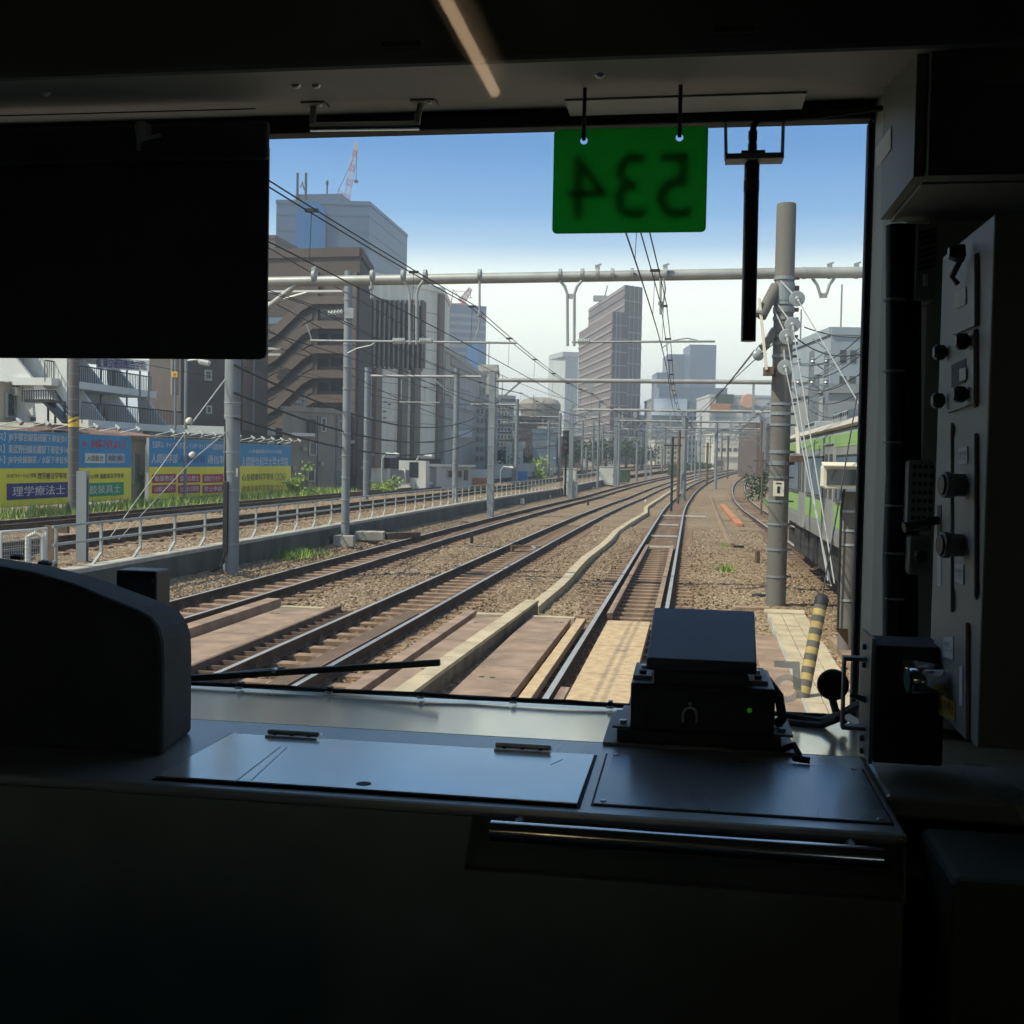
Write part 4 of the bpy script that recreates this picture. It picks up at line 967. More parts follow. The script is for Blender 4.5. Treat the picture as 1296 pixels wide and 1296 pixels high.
addt('text', 98, 124, 600, 606, 'リハビリテーション学科', TB); addt('text', 126, 156, 599, 605.5, '義肢装具学専攻', TB)
billboard('left blue and yellow billboard with navy and green boxes, partly behind the hazard banded pole', y0, y1, z0, z1, sp, items, 7)
items = []
addt('text', 192, 282, 560, 568, '生涯学ぶ、キャリアを育てる。インターネットで学べる通信教育', SW)
addt('text', 191, 224, 574, 586, '人間科学部', SW); addt('text', 226, 259, 576, 586, '人間科学科', NAVY); addt('text', 262, 284, 576, 587, '通信制', SW)
for (a, b, t_, u) in ((192, 222, '養護教諭', '心身健康アドバイザー'), (225, 253, '認定心理士', '社会福祉士主事任用'), (256, 282, '産業カウンセラー', '学士申請')):
    addt('sign', a, b, 600, 611, (t_, SW), SRED); addt('sign', a, b, 613.5, 624, (u, SW), SRED)
billboard('middle blue and yellow billboard with six crimson boxes, beside the cabled pole', Y(188.5), Y(292), .52, 3.08, sp+.02, items, 6)
items = []
addt('text', 314, 356, 569, 574, '心身健康科学の大学院', SW); addt('text', 305, 364, 578, 591, '人間総合科学大学大学院', SW)
addt('text', 306, 346, 599, 608, '心身健康科学専攻', TB); addt('text', 348, 361, 599, 608, '〇〇〇', NAVY); addt('text', 306, 346, 614, 622, '健康栄養科学専攻', TO); addt('text', 348, 361, 614, 622, '〇〇〇', TR)
billboard('right blue and yellow billboard with lettering only, just past the cabled pole', Y(296), Y(368), .45, 3.02, sp+.04, items, 6)

# ------------------------------------------------------------------ buildings
def slope_quad(mb, pts, vec, m): mb.extrude(pts, vec, m)
class Fac:     # a facade plane through two ground points; photo pixels are thrown onto it
    def __init__(s, P0, P1, root):
        s.P0 = Vector((P0[0], P0[1], 0)); d = Vector((P1[0]-P0[0], P1[1]-P0[1], 0)); s.L = d.length; s.u = d.normalized()
        s.n = Vector((s.u.y, -s.u.x, 0)); s.root = root
        if s.n.dot(EYE-s.P0) < 0: s.n = -s.n
    def uz(s, px, py):
        d = ray(px, py); k = s.n.dot(s.P0-EYE)/s.n.dot(d); P = EYE+d*k; return (P-s.P0).dot(s.u), P.z
    def rect(s, mb, u0, u1, z0, z1, out_, m, thick=None):
        th = out_ if thick is None else thick; c = s.P0 + s.u*(u0+u1)/2 + s.n*(out_-th/2); c.z = (z0+z1)/2
        mb.obox(c, s.u*abs(u1-u0)/2, s.n*th/2, (0, 0, abs(z1-z0)/2), m)
    def win(s, u0, u1, z0, z1, glass='glassdark', frame=True, fw=.08, name='window'):
        mb = MB(); s.rect(mb, u0, u1, z0, z1, .03, M[glass] if isinstance(glass, str) else glass, .06)
        if frame:
            fm = M['frame']
            s.rect(mb, u0-fw, u1+fw, z1, z1+fw, .09, fm, .12); s.rect(mb, u0-fw, u1+fw, z0-fw, z0, .11, fm, .14)
            s.rect(mb, u0-fw, u0, z0, z1, .09, fm, .12); s.rect(mb, u1, u1+fw, z0, z1, .09, fm, .12)
            if u1-u0 > 1.0: s.rect(mb, (u0+u1)/2-.03, (u0+u1)/2+.03, z0, z1, .06, fm, .06)
        return build(name, mb, s.root)
    def pwin(s, x0, y0, x1, y1, **k):
        a = s.uz(x0, (y0+y1)/2)[0]; b = s.uz(x1, (y0+y1)/2)[0]; z1 = s.uz((x0+x1)/2, y0)[1]; z0 = s.uz((x0+x1)/2, y1)[1]
        return s.win(min(a, b), max(a, b), z0, z1, **k)
    def pbox(s, x0, y0, x1, y1, out_, m, name=None, thick=None):
        a = s.uz(x0, (y0+y1)/2)[0]; b = s.uz(x1, (y0+y1)/2)[0]; z1 = s.uz((x0+x1)/2, y0)[1]; z0 = s.uz((x0+x1)/2, y1)[1]
        mb = MB(); s.rect(mb, a, b, z0, z1, out_, m, thick); 
        return build(name, mb, s.root) if name else mb
    def poly(s, pts, out_, m, name, thick=None):
        th = out_ if thick is None else thick; mb = MB(); P = []
        for px, py in pts: u, z = s.uz(px, py); v = s.P0+s.u*u+s.n*(out_-th); v.z = z; P.append(v)
        mb.extrude(P, s.n*th, m); return build(name, mb, s.root)
    def grid(s, cols, rows, z0, z1, mu=.6, wf=.6, hf=.55, glass='glassdark', frame=True, u0=0, u1=None, limit=100):
        u1 = s.L if u1 is None else u1; cw = (u1-u0-2*mu)/cols; rh = (z1-z0)/rows; n = 0
        for r in range(rows):
            for c in range(cols):
                if n >= limit: return
                if random.random() < .04: continue
                a = u0+mu+cw*c+cw*(1-wf)/2; b = z0+rh*r+rh*(1-hf)*.55
                s.win(a, a+cw*wf, b, b+rh*hf, glass, frame); n += 1
    def bands(s, rows, z0, z1, hf, m, u0=.15, u1=None, out_=.06, name='window_band'):
        u1 = s.L-.15 if u1 is None else u1; rh = (z1-z0)/rows
        for r in range(rows):
            mb = MB(); s.rect(mb, u0, u1, z0+rh*r+rh*(1-hf)/2, z0+rh*r+rh*(1+hf)/2, out_, m, out_+.1); build(name, mb, s.root)

def building(name, label, cat, foot, z0, z1, m, parapet=.5, group=None, roofstuff=2):
    foot = [Vector(p) for p in foot]; cxy = sum(foot, Vector((0, 0)))/len(foot)
    g = thing(name, label, cat, (cxy.x, cxy.y, z0), group)
    mb = MB(); mb.prism([tuple(p) for p in foot], z0, z1, m); build('wall', mb, g)
    if parapet:
        mb = MB(); n = len(foot)
        for i in range(n):
            a, b = foot[i], foot[(i+1) % n]; mb.bar((a.x, a.y, z1+parapet/2+.002*i), (b.x, b.y, z1+parapet/2+.002*i), .25, parapet, m)
        build('parapet', mb, g)
    for k in range(roofstuff):
        f = RNG.random(2)*.6+.2; i = k % len(foot); q = foot[0]+(foot[1]-foot[0])*f[0]*.9+(foot[-1]-foot[0])*f[1]*.9
        mb = MB(); sx, sy, sz = RNG.uniform(.5, 1.3, 3); mb.box((q.x-sx, q.y-sy, z1), (q.x+sx, q.y+sy, z1+.4+sz*.5), M['galv' if k % 2 else 'concrete'])
        if k % 2 == 0: mb.tube([(q.x, q.y, z1), (q.x, q.y, z1+sz+3)], .06, M['steelpole'], 5)
        build('roof_unit', mb, g)
    return g
def back(p, q, depth_):   # two rear corners for a front edge p-q
    p, q = Vector(p), Vector(q); d = (q-p).normalized(); n = Vector((-d.y, d.x))
    if n.dot(p) < 0: n = -n
    return [q+n*depth_, p+n*depth_]

BROWN = mat('brown_tile', (0.078, 0.058, 0.050), 0.8, var=0.10, scale=.6, bump=.2); BROWN2 = mat('brown_band', (0.108, 0.079, 0.068), 0.8, var=0.08, scale=.8)
DKBRICK = mat('dark_brick', (0.075, 0.060, 0.055), 0.85, var=0.14, scale=.8, bump=.3)
TAN = mat('tan_panel', (0.74, 0.70, 0.60), 0.8, var=0.13, scale=1.2, streak=.12); TAN2 = mat('tan_column', (0.21, 0.18, 0.145), 0.8, var=0.1)
BEIGE = mat('beige_wall', (0.44, 0.41, 0.34), 0.85, var=0.15, scale=1.2, streak=.15); GREYB = mat('grey_beige_wall', (0.245, 0.22, 0.18), 0.85, var=0.2, scale=1.3, streak=.15)
WHT = mat('white_render', (0.47, 0.48, 0.46), 0.8, var=0.16, scale=1.5, streak=.12); LGREY = mat('light_grey_wall', (0.42, 0.42, 0.41), 0.8, var=0.08, scale=.4)
BLUG = mat('blue_grey_cladding', (0.062, 0.10, 0.165), 0.4, metal=0.2, var=0.08, scale=.15); BLUG2 = mat('blue_grey_lines', (0.042, 0.070, 0.12), 0.4, var=0.08, scale=.15)
BLUEGL = mat('blue_glass', (0.012, 0.10, 0.26), 0.2, metal=.2, var=0.1, scale=.2)
TWR = mat('tower_brown', (0.165, 0.118, 0.105), 0.7, var=0.06, scale=.2); TWR2 = mat('tower_dark', (0.062, 0.047, 0.046), 0.4, var=0.08, scale=.2); TWRB = mat('tower_pale_band', (0.28, 0.24, 0.22), 0.6, var=0.05)
TWIN = mat('twin_tower_glass', (0.05, 0.075, 0.105), 0.35, metal=.2, var=0.12, scale=.1); MID = mat('mid_grey_wall', (0.23, 0.24, 0.24), 0.8, var=0.12, scale=.3)
TILE = mat('roof_tile', (0.22, 0.12, 0.085), 0.8, var=0.2, scale=4)

# blue-grey slab with a glass arch, cranes on its roof
p0, p1, p2 = fp(346, 190), fp(463, 190), fp(511, 217); ztp = zt(463, 262, 190)
g = building('office_block', 'big blue grey office block with a rounded blue glass arch, behind the brown stair building', 'office block', [p0, p1, p2, p2+(p0-p1)], 0, ztp, BLUG, .6, roofstuff=0)
F = Fac(p0, p1, g); F.bands(15, 4, ztp-.5, .10, BLUG2, out_=.05, name='joint_line')
a, b = F.uz(375, 300)[0], F.uz(413, 300)[0]; c = (a+b)/2; R = (b-a)/2; ztA = F.uz(394, 256)[1]
mb = MB(); P = []
for i in range(17):
    t_ = pi*i/16; v = F.P0+F.u*(c-R*cos(t_)); v.z = ztA-R+R*sin(t_); P.append(v)
lo = F.P0+F.u*(c+R); hi = F.P0+F.u*(c-R); P = P+[lo, hi]; mb.extrude(P, F.n*.8, BLUEGL); build('glass_arch', mb, g)
F2 = Fac(p1, p2, g); F2.bands(15, 4, ztp-.5, .10, BLUG2, out_=.05, name='joint_line')
F2.poly([(467, 306), (505, 335), (505, 341), (467, 313)], .10, BLUG2, 'window_slot'); F.pbox(424, 318, 436, 330, .1, BLUG2, 'window_slot')
mb = MB(); q = p0+(p1-p0)*.24; mb.box((q.x-2, q.y+4, ztp), (q.x+6, q.y+10, ztp+2.5), BLUG2)
build('roof_unit', mb, g)
for px, top in ((372.3, 222), (382.8, 222)):
    x, y = fp(px, 194); mb = MB(); mb.tube([(x, y, ztp), (x, y, zt(px, top, 194))], .22, M['blackp'], 6); build('antenna_mast', mb, g)
x0, y0_ = fp(376, 194); x1_, _ = fp(381, 194); mb = MB(); mb.tube([(x0, y0_, zt(376, 240, 194)), ((x0+x1_)/2, y0_, zt(378, 233, 194)), (x1_, y0_, zt(381, 243, 194))], .12, M['blackp'], 5); build('antenna_brace', mb, g)
x, y = fp(409.5, 194); mb = MB(); mb.tube([(x, y, ztp), (x, y, zt(409, 236, 194))], .14, M['blackp'], 6); mb.lathe((x, y, zt(409, 238, 194)), (0, 0, 1), [(.1, 0), (.25, .3), (.25, .7), (.1, 1.0)], M['blackp'], 8); build('antenna_mast', mb, g)
CRR = mat('crane_faded_red', (.36, .12, .10), .7); CRW = mat('crane_pale', (.42, .36, .35), .7)
def crane(label, base, tip, d, w_, mred='red'):
    bx, by = fp(base[0], d); tx, ty = fp(tip[0], d); zb0 = zt(base[0], base[1], d); ztip = zt(tip[0], tip[1], d)
    g = thing('tower_crane', label, 'crane', (bx, by, zb0))
    A, B = Vector((bx, by, zb0)), Vector((tx, ty, ztip)); mb = MB(); d_ = (B-A); side = Vector((d_.z, 0, -d_.x)).normalized()*w_/2; out2 = Vector((0, w_/2, 0)); n = 16
    for k in range(n):
        m = CRR if (k//2) % 2 == 0 else CRW; a_, b_ = A+d_*(k/n), A+d_*((k+1)/n); tp = 1-.5*k/n; tq = 1-.5*(k+1)/n
        for s in (-1, 1):
            for o in (-1, 1): mb.tube([a_+side*s*tp+out2*o*tp, b_+side*s*tq+out2*o*tq], w_*.07, m, 4)
        for o in (-1, 1): mb.tube([a_+side*tp+out2*o*tp, b_-side*tq+out2*o*tq], w_*.05, m, 4)
    build('jib', mb, g)
    mb = MB(); mb.box((bx-w_*2.2, by-w_, zb0-w_*1.5), (bx+w_*.8, by+w_, zb0-w_*.2), M['red']); mb.tube([(bx-w_*1.8, by, zb0-w_), (bx-w_*1.4, by, zb0+w_*2.2), (bx+w_*.4, by, zb0)], w_*.12, M['red'], 5); mb.box((bx-w_*.5, by-w_*.5, zb0-w_*5), (bx+w_*.5, by+w_*.5, zb0-w_*1.5), M['white']); build('machinery_deck', mb, g)
    mb = MB(); q = A.lerp(B, .98); mb.tube([q, (q.x, q.y, q.z-(ztip-zb0)*.62)], w_*.05, M['wire'], 4); mb.box((q.x-w_*.3, q.y-.3, q.z-(ztip-zb0)*.66), (q.x+w_*.3, q.y+.3, q.z-(ztip-zb0)*.62), M['blackp'])
    mb.tube([A+Vector((-w_*1.4, 0, w_*2)), A.lerp(B, .75)], w_*.05, M['wire'], 4); build('hoist_rope', mb, g); return g
crane('red and white luffing tower crane rising above the blue grey office block', (433, 257), (446, 184), 200, .95)
# distant slab
p0, p1 = fp(335, 150), fp(345, 150); q = back(p0, p1, 10)
g = building('office_block', 'dark brown strip of building just left of the blue grey office block', 'building', [p0-Vector((12, 0)), p1]+back(p0-Vector((12, 0)), p1, 10), 0, zt(340, 303, 150), BROWN, .4)
# brown stair building
p0, p1, p2 = fp(290, 78), fp(452, 76), fp(468, 84); zt0 = zt(440, 326, 76)
g = building('apartment_building', 'dark brown tiled building with diagonal stair parapets and recessed dark windows', 'building', [p0, p1, p2, p2+(p0-p1)*1.0], 0, zt0, BROWN, .6, roofstuff=0)
F = Fac(p0, p1, g)
F.pbox(338, 372, 442, 560, .02, DKBRICK, 'recess_back', .05)
for k in range(5):
    dy = 31*k
    F.poly([(336, 420+dy), (352, 412+dy), (384, 384+dy), (398, 376+dy), (440, 376+dy), (440, 386+dy), (400, 386+dy), (386, 394+dy), (354, 425+dy), (336, 436+dy)], .5, BROWN2, 'stair_parapet')
for k in range(5):
    F.poly([(336, 448+31*k), (355, 440+31*k), (386, 411+31*k), (398, 404+31*k), (398, 396.5+31*k), (385, 402+31*k), (354, 432+31*k), (336, 440+31*k)], .32, BROWN, 'stair_parapet')
for k in range(5):
    F.pwin(404, 391+31*k, 416, 402+31*k, frame=False); F.pwin(419, 391+31*k, 434, 402+31*k, frame=False)
    F.pwin(340, 402+31*k, 358, 410+31*k, glass='glassblue', frame=False)
F.pbox(443, 345, 452, 600, .35, BROWN2, 'corner_pier'); F.pbox(396, 345, 403, 600, .25, BROWN, 'corner_pier')
# oval sign-like roof rail next to sun blind
F.pbox(339, 442, 364, 444.5, 1.2, M['white'], 'balcony_rail', .1); F.pbox(339, 449.5, 364, 452, 1.2, M['white'], 'balcony_rail', .1)
# dark block behind the cabled pole
p0, p1 = fp(228, 66), fp(338, 69); q = back(p0, p1, 6); zt0 = zt(280, 380, 66)
g = building('office_block', 'windowless dark brick block behind the cabled pole', 'building', [p0, p1]+q, 0, zt0, DKBRICK, .4, roofstuff=0)
F = Fac(p0, p1, g); F.pbox(216, 440, 224, 500, .3, TAN2, 'corner_pier'); F.pwin(260, 470, 266, 480); F.pwin(262, 515, 266, 522); F.pbox(305, 440, 318, 545, .3, BROWN2, 'corner_pier'); F.pbox(317, 455, 318, 545, .5, M['steelpole'], 'drain_pipe')
# small orange sign on a bracket
P = fp(220, 50); mb = MB(); z_ = zt(220, 474, 50); mb.box((P.x-.12, P.y, z_-.12), (P.x+.12, P.y+.05, z_+.12), M['yellow']); mb.box((P.x-.05, P.y-.02, z_-.05), (P.x+.05, P.y-.002, z_+.05), M['orange']); mb.tube([(P.x, P.y+.1, .3), (P.x, P.y+.1, z_+1)], .05, M['steelpole'], 6); tag(build('square_sign', mb), 'tiny amber square sign on a thin post near the dark brick block', 'sign')
P = fp(234.5, 49); mb = MB(); mb.tube([(P.x, P.y, .3), (P.x, P.y, zt(234, 440, 49))], .07, M['steelpole'], 8); z_ = zt(234, 457, 49); mb.tube([(P.x, P.y, z_), (P.x+.5, P.y, z_+.05), (P.x+.7, P.y-.2, z_)], .05, M['galv'], 6); mb.lathe((P.x+.6, P.y-.1, z_), (1, 0, -.2), [(.05, 0), (.16, .1), (.14, .5), (.04, .55)], M['porcelain'], 10); tag(build('street_lamp', mb), 'slim lamp post with a pale lamp head before the dark brick block', 'lamp')
# white terraced building at far left
p0, p1, p2 = fp(-70, 52), fp(84, 49), fp(92, 60); zt0 = zt(60, 440, 49)+3
g = building('college_building', 'white rendered college building with a blue lettered sign at its corner', 'building', [p0, p1, p2, p2+(p0-p1)], 0, zt0, WHT, .4)
F = Fac(p0, p1, g)
F.pwin(22.5, 455, 28, 472); F.pwin(22.5, 474, 28, 490); F.pwin(9, 521, 20, 532); F.pwin(0, 521, 6, 532, glass='glassblue'); F.pwin(40, 528, 49, 533)
mb = F.pbox(-25, 490.5, 27, 501, .25, SW); u0, z0_ = F.uz(1.5, 499.5); u1, z1_ = F.uz(25, 493); o_ = F.P0+F.u*u0+F.n*.252; o_.z = z0_; text(mb, 'カレッジ', o_, F.u, (0, 0, 1), u1-u0, z1_-z0_, NAVY, .02, bold=.012); build('sign_board', mb, g)
F.pbox(12, 452, 13, 490, .06, LGREY, 'joint_line'); F.pbox(28.5, 452, 29.3, 500, .08, LGREY, 'joint_line')
# external steel stair in front of it
g = thing('fire_stair', 'dark steel outside stair with railed landing against the white college building', 'stair', (*fp(62, 47.5), .4)); D_ = 47.0
mb = MB(); mb.bar(atD(38, 508, D_), atD(70, 508, D_), 1.2, .12, M['blackp']); mb.bar(atD(60, 508, D_), atD(86, 535, D_), .9, .12, M['blackp']); build('stair_flight', mb, g)
mb = MB(); [mb.tube([atD(x, 508, D_-.5), atD(x, 494, D_-.5)], .025, M['blackp'], 4) for x in np.arange(28, 70, 3.0)]; mb.tube([atD(28, 494, D_-.5), atD(70, 494, D_-.5)], .03, M['blackp'], 4); mb.tube([atD(69, 494, D_-.5), atD(88, 520, D_-.5)], .03, M['blackp'], 4); mb.tube([atD(72, 500, D_-.4), atD(88, 527, D_-.4)], .03, M['blackp'], 4); build('handrail', mb, g)
mb = MB(); [mb.tube([atD(x, 508, D_), atD(x, 536, D_)], .05, M['blackp'], 5) for x in (61, 70, 82)]; build('support', mb, g)
# stepped terrace apartments
p0 = Vector((-26.2, atX(84, 560, -26.2).y)); p1 = Vector((-26.2, atX(214, 560, -26.2).y))
g = thing('terraced_apartment', 'stepped white apartment building with slanted fins and recessed dark balconies', 'building', (p0.x, p0.y, 0))
d = (p1-p0).normalized(); n = Vector((-d.y, d.x)); n = n if n.dot(p0) > 0 else -n
mb = MB(); lev = [zt(100, 600, 53), zt(150, 540, 53), zt(150, 492, 53), zt(150, 446, 53), zt(150, 400, 53)]
for k in range(4):
    a, b = p0+n*(1.5+1.7*k), p1+n*(1.5+1.7*k); a2, b2 = p0+n*12, p1+n*12
    if k == 0: lev0 = 0
    mb.prism([tuple(a), tuple(b), tuple(b2), tuple(a2)], 0 if k == 0 else lev[k], lev[k+1], BEIGE)
build('wall', mb, g)
for k in range(1, 4):
    a, b = p0+n*(1.7*(k-1)-.1), p1+n*(1.7*(k-1)-.1); mb = MB(); z_ = lev[k]; mb.obox(((a+b)/2).to_3d()+Vector((0, 0, z_)), (b-a).to_3d()/2, (n*.9).to_3d(), (0, 0, .16), SW); build('floor_slab', mb, g)
    for j in range(4):
        u = (p1-p0).length*(.02+j*.32); A = p0+d*u+n*(1.7*(k-1)-.1); A = A.to_3d(); D3 = d.to_3d()*.2; N3 = n.to_3d()
        mb = MB(); mb.extrude([A+Vector((0, 0, z_)), A+N3*1.6+Vector((0, 0, z_)), A+N3*1.75+Vector((0, 0, lev[k+1])), A+N3*1.45+Vector((0, 0, lev[k+1]))], D3, SW); build('fin_wall', mb, g)
    for j in range(8):
        u = (p1-p0).length*(.06+j*.115); P0_ = p0+d*u+n*(1.5+1.7*k-.06); 
        F = Fac(P0_, P0_+d*2, g); F.win(0, 1.1, lev[k]+.3, lev[k+1]-.5)
    mb = MB(); a, b = p0+n*(1.7*(k-1)-.7), p1+n*(1.7*(k-1)-.7)
    for i in range(60): P = a.lerp(b, i/59); mb.tube([(P.x, P.y, lev[k]), (P.x, P.y, lev[k]+.9)], .02, M['blackp'], 4)
    mb.tube([(a.x, a.y, lev[k]+.9), (b.x, b.y, lev[k]+.9)], .03, M['blackp'], 4); build('balcony_rail', mb, g)
F = Fac(p0, p1, g)
for j in range(7): F.win((p1-p0).length*(.05+j*.13), (p1-p0).length*(.05+j*.13)+1.2, lev[1]-2.3, lev[1]-.4)
# roof sign with blue letters
D_ = 55; a, b = atD(122, 466, D_), atD(188, 470, D_); g = thing('roof_sign', 'white roof sign with big blue characters above the stepped apartments', 'sign', a)
mb = MB(); h3 = zt(150, 452, D_)-zt(150, 466, D_); mb.extrude([a, b, b+Vector((0, 0, h3)), a+Vector((0, 0, h3))], (0, .1, 0), SW); build('board', mb, g)
mb = MB(); uu = (b-a).normalized(); text(mb, '校 東京経理総合学院', a+Vector((0, -.005, h3*.12)), uu, (0, 0, 1), (b-a).length*.95, h3*.8, NAVY, .02, bold=.03); build('lettering', mb, g)
mb = MB(); [mb.tube([a.lerp(b, t_)+Vector((0, .2, 0)), a.lerp(b, t_)+Vector((0, .2, -1.8))], .05, M['steelpole'], 5) for t_ in (.05, .3, .55, .8, .97)]; build('support', mb, g)
# low houses and sheds behind billboards
def house(label, px0, px1, d, yt, yr, m=BEIGE, roof=TILE):
    p0, p1 = fp(px0, d), fp(px1, d+1.5); q = back(p0, p1, 6); z_ = zt((px0+px1)/2, yt, d); zr_ = zt((px0+px1)/2, yr, d)
    g = building('house', label, 'house', [p0, p1]+q, 0, z_, m, 0, roofstuff=0)
    mb = MB(); A, B, Cc, Dd = [Vector((p.x, p.y, z_)) for p in ([p0, p1]+q)]; e = (B-A).normalized()*.5; nn = (Dd-A).normalized()*.5
    R0 = (A+Dd)/2; R1 = (B+Cc)/2; R0.z = R1.z = zr_
    mb.extrude([A-e-nn, R0-e, Dd-e+nn, Dd-e+nn+Vector((0, 0, .15)), R0-e+Vector((0, 0, .2)), A-e-nn+Vector((0, 0, .15))], (B-A)+2*e, roof); build('roof', mb, g)
    F = Fac(p0, p1, g); F.grid(2, 1, z_-2.2, z_-.3, .6, .4, .6); return g
house('small tile roofed house between left and middle billboards', 158, 186, 47, 556, 545)
house('low grey roofed shed behind the left billboard', 96, 160, 49, 548, 540, WHT, LGREY)
house('low house with grey roof behind the middle billboard', 200, 285, 61, 552, 541, GREYB, MID)
p0, p1 = fp(303, 70), fp(348, 70); g = building('shed', 'bright white flat roofed shed behind the right billboard', 'shed', [p0, p1]+back(p0, p1, 6), 0, zt(320, 551, 70), LGREY, 0, roofstuff=0)
mb = MB(); q = back(p0, p1, 6); mb.prism([tuple(p0-Vector((.4, .5))), tuple(p1+Vector((.2, -.5))), tuple(q[0]), tuple(q[1])], zt(320, 551, 70)+.003, zt(320, 541, 70), M['white']); build('roof', mb, g); F = Fac(p0, p1, g); F.pwin(312, 556, 326, 561)
# grey beige three storey house
p0, p1, p2 = fp(357, 69), fp(420, 71), fp(470, 84); z_ = zt(390, 521, 69)
g = building('apartment_building', 'low grey beige block with small windows under the brown stair building', 'building', [p0, p1, p2, p2+(p0-p1)], 0, z_, GREYB, .3, roofstuff=1)
F = Fac(p0, p1, g); F2 = Fac(p1, p2, g)
for (x0, y0, x1, y1) in ((392, 560, 399, 575), (390, 596, 397, 608), (407, 530, 411, 545)): F.pwin(x0, y0, x1, y1)
for yy in (534, 565, 596): F2.pwin(428, yy, 433, yy+13); F2.pwin(440, yy+1, 444, yy+13); F2.pwin(455, yy+3, 459, yy+14)
F.pbox(388, 531, 396, 548, .4, DKBRICK, 'door'); F.pbox(364, 548, 394, 552, .5, M['white'], 'canopy')
for px, py in ((372, 517), (376, 517), (381, 513)):
    P = fp(px, 70); mb = MB(); zz = zt(px, py+5, 70); mb.tube([(P.x, P.y+.5, zz), (P.x, P.y+.5, zz+.5)], .08, M['galv'], 6); mb.lathe((P.x, P.y+.5, zz+.5), (0, 0, 1), [(.16, 0), (.2, .1), (.05, .25)], M['galv'], 8); build('roof_vent', mb, g)
for (x_, y_0) in ((367, 590), (380, 566), (402, 585), (436, 557), (449, 590), (462, 572)):
    FF = F if x_ < 420 else F2; FF.pbox(x_, y_0, x_+4.5, y_0+4.2, .45, M['galv'], 'air_conditioner')
F2.pbox(424, 526, 425, 618, .15, M['steelpole'], 'drain_pipe'); F.pbox(401, 526, 402, 618, .15, M['steelpole'], 'drain_pipe')
# tan building with the dark curtain wall
p0, p1, p2 = fp(455, 92), fp(557, 101), fp(566, 110); z_ = zt(470, 352, 92.5)
n2 = [p0]; g = building('office_block', 'tan panelled office building with a dark curtain wall and brown columns', 'office block', [p0, p1, p2, p2+(p0-p1)], 0, z_, TAN, .5, roofstuff=0)
F = Fac(p0, p1, g)
F.pbox(469, 382, 534, 466, .12, M['glassdark'], 'curtain_wall', .2)
for i in range(11): F.pbox(470+i*6.1, 380, 471.6+i*6.1, 467, .28, TAN2, 'mullion', .3)
for k, x in enumerate((470, 503, 519)): F.pbox(x, 466, x+7.2, 592, .5, TAN2, 'column')
F.pbox(533, 382, 535.5, 466, .3, TAN2, 'mullion'); F.pbox(552, 372, 558, 592, .3, TAN2, 'column')
for k in range(9): F.bands(1, 2.2+k*1.6, 2.3+k*1.6, .4, TAN2, out_=.02, name='panel_joint')
F.pbox(486, 593, 556, 580, .6, DKBRICK, 'plinth')
for px, py in ((486, 508), (491, 511), (479, 520), (479, 528), (485, 520), (485, 528)): F.pbox(px, py, px+1.6, py+1.6, .25, M['galv'], 'vent_cap')
# beige block with window bands
p0, p1, p2 = fp(562, 104), fp(604, 132), fp(614, 134); z_ = zt(564, 446, 104)
g = building('office_block', 'beige block with a long white window band, beside the tan curtain walled building', 'office block', [p0, p1, p2, p2+Vector((-14, 16)), p0+Vector((-14, 8))], 0, z_, BEIGE, .5, roofstuff=0)
F = Fac(p0, p1, g)
for k in range(4): 
    F.poly([(570, 451+27*k-1.5*k), (597, 466+24.2*k), (597, 474+23*k), (570, 462+25.6*k)], .1, TWRB if k == 0 else LGREY, 'window_band')
F.poly([(568, 546), (594, 545), (594, 553), (568, 554)], .3, SW, 'sign_band'); F2 = Fac(p1, p2, g); F2.grid(1, 6, 2, z_-1, .3, .5, .5)
# station shed, fence panels and kiosk on the far left side
p0, p1 = fp(553, 77), fp(597, 80); g = building('shed', 'small pale shed with flat white roof and two windows beside the raised tracks', 'shed', [p0, p1]+back(p0, p1, 3), 0, zt(575, 591, 78), LGREY, 0, roofstuff=0)
mb = MB(); q = back(p0, p1, 3.4); mb.prism([tuple(p0-Vector((.4, .5))), tuple(p1+Vector((.4, -.5))), tuple(q[0]), tuple(q[1])], zt(575, 591, 78)+.003, zt(575, 588, 78), M['white']); build('roof', mb, g); F = Fac(p0, p1, g); F.pwin(566, 596, 572, 604); F.pwin(576, 596, 583, 604); F.pwin(587, 595, 592, 608, frame=False)
p0, p1 = fp(491, 72), fp(531, 75); g = thing('panel_fence', 'grey panelled fence with white posts behind the raised tracks', 'fence', (p0.x, p0.y, .4)); F = Fac(p0, p1, g)
for k in range(2): F.pbox(492+20*k, 595, 510+20*k, 611, .05, MID, 'panel', .08)
for x in (490, 510, 530): F.pbox(x, 593, x+1.4, 613, .15, M['white'], 'post', .18)
F.pbox(490, 611, 545, 613, .2, M['white'], 'base_rail', .2)
p0, p1 = fp(532, 76), fp(554, 78); mb = MB(); mb.bar((p0.x, p0.y, 1.1), (p1.x, p1.y, 1.1), .15, 1.5, LGREY); tag(build('block_wall', mb), 'short pale wall joining panelled fence and shed', 'wall')
P = fp(522, 74); mb = MB(); mb.box((P.x-.9, P.y, .4), (P.x+.9, P.y+1, zt(522, 583, 74)), M['white']); mb.box((P.x-.2, P.y-.02, 1.2), (P.x+.4, P.y-.002, 2.2), M['glassdark']); tag(build('kiosk', mb), 'white cube shaped kiosk behind the panelled fence', 'kiosk')
P = fp(602, 84); mb = MB(); mb.box((P.x-.9, P.y, .4), (P.x+.9, P.y+1, zt(602, 594, 84)), M['white']); tag(build('tank_box', mb), 'white equipment box right of the small pale shed', 'box')
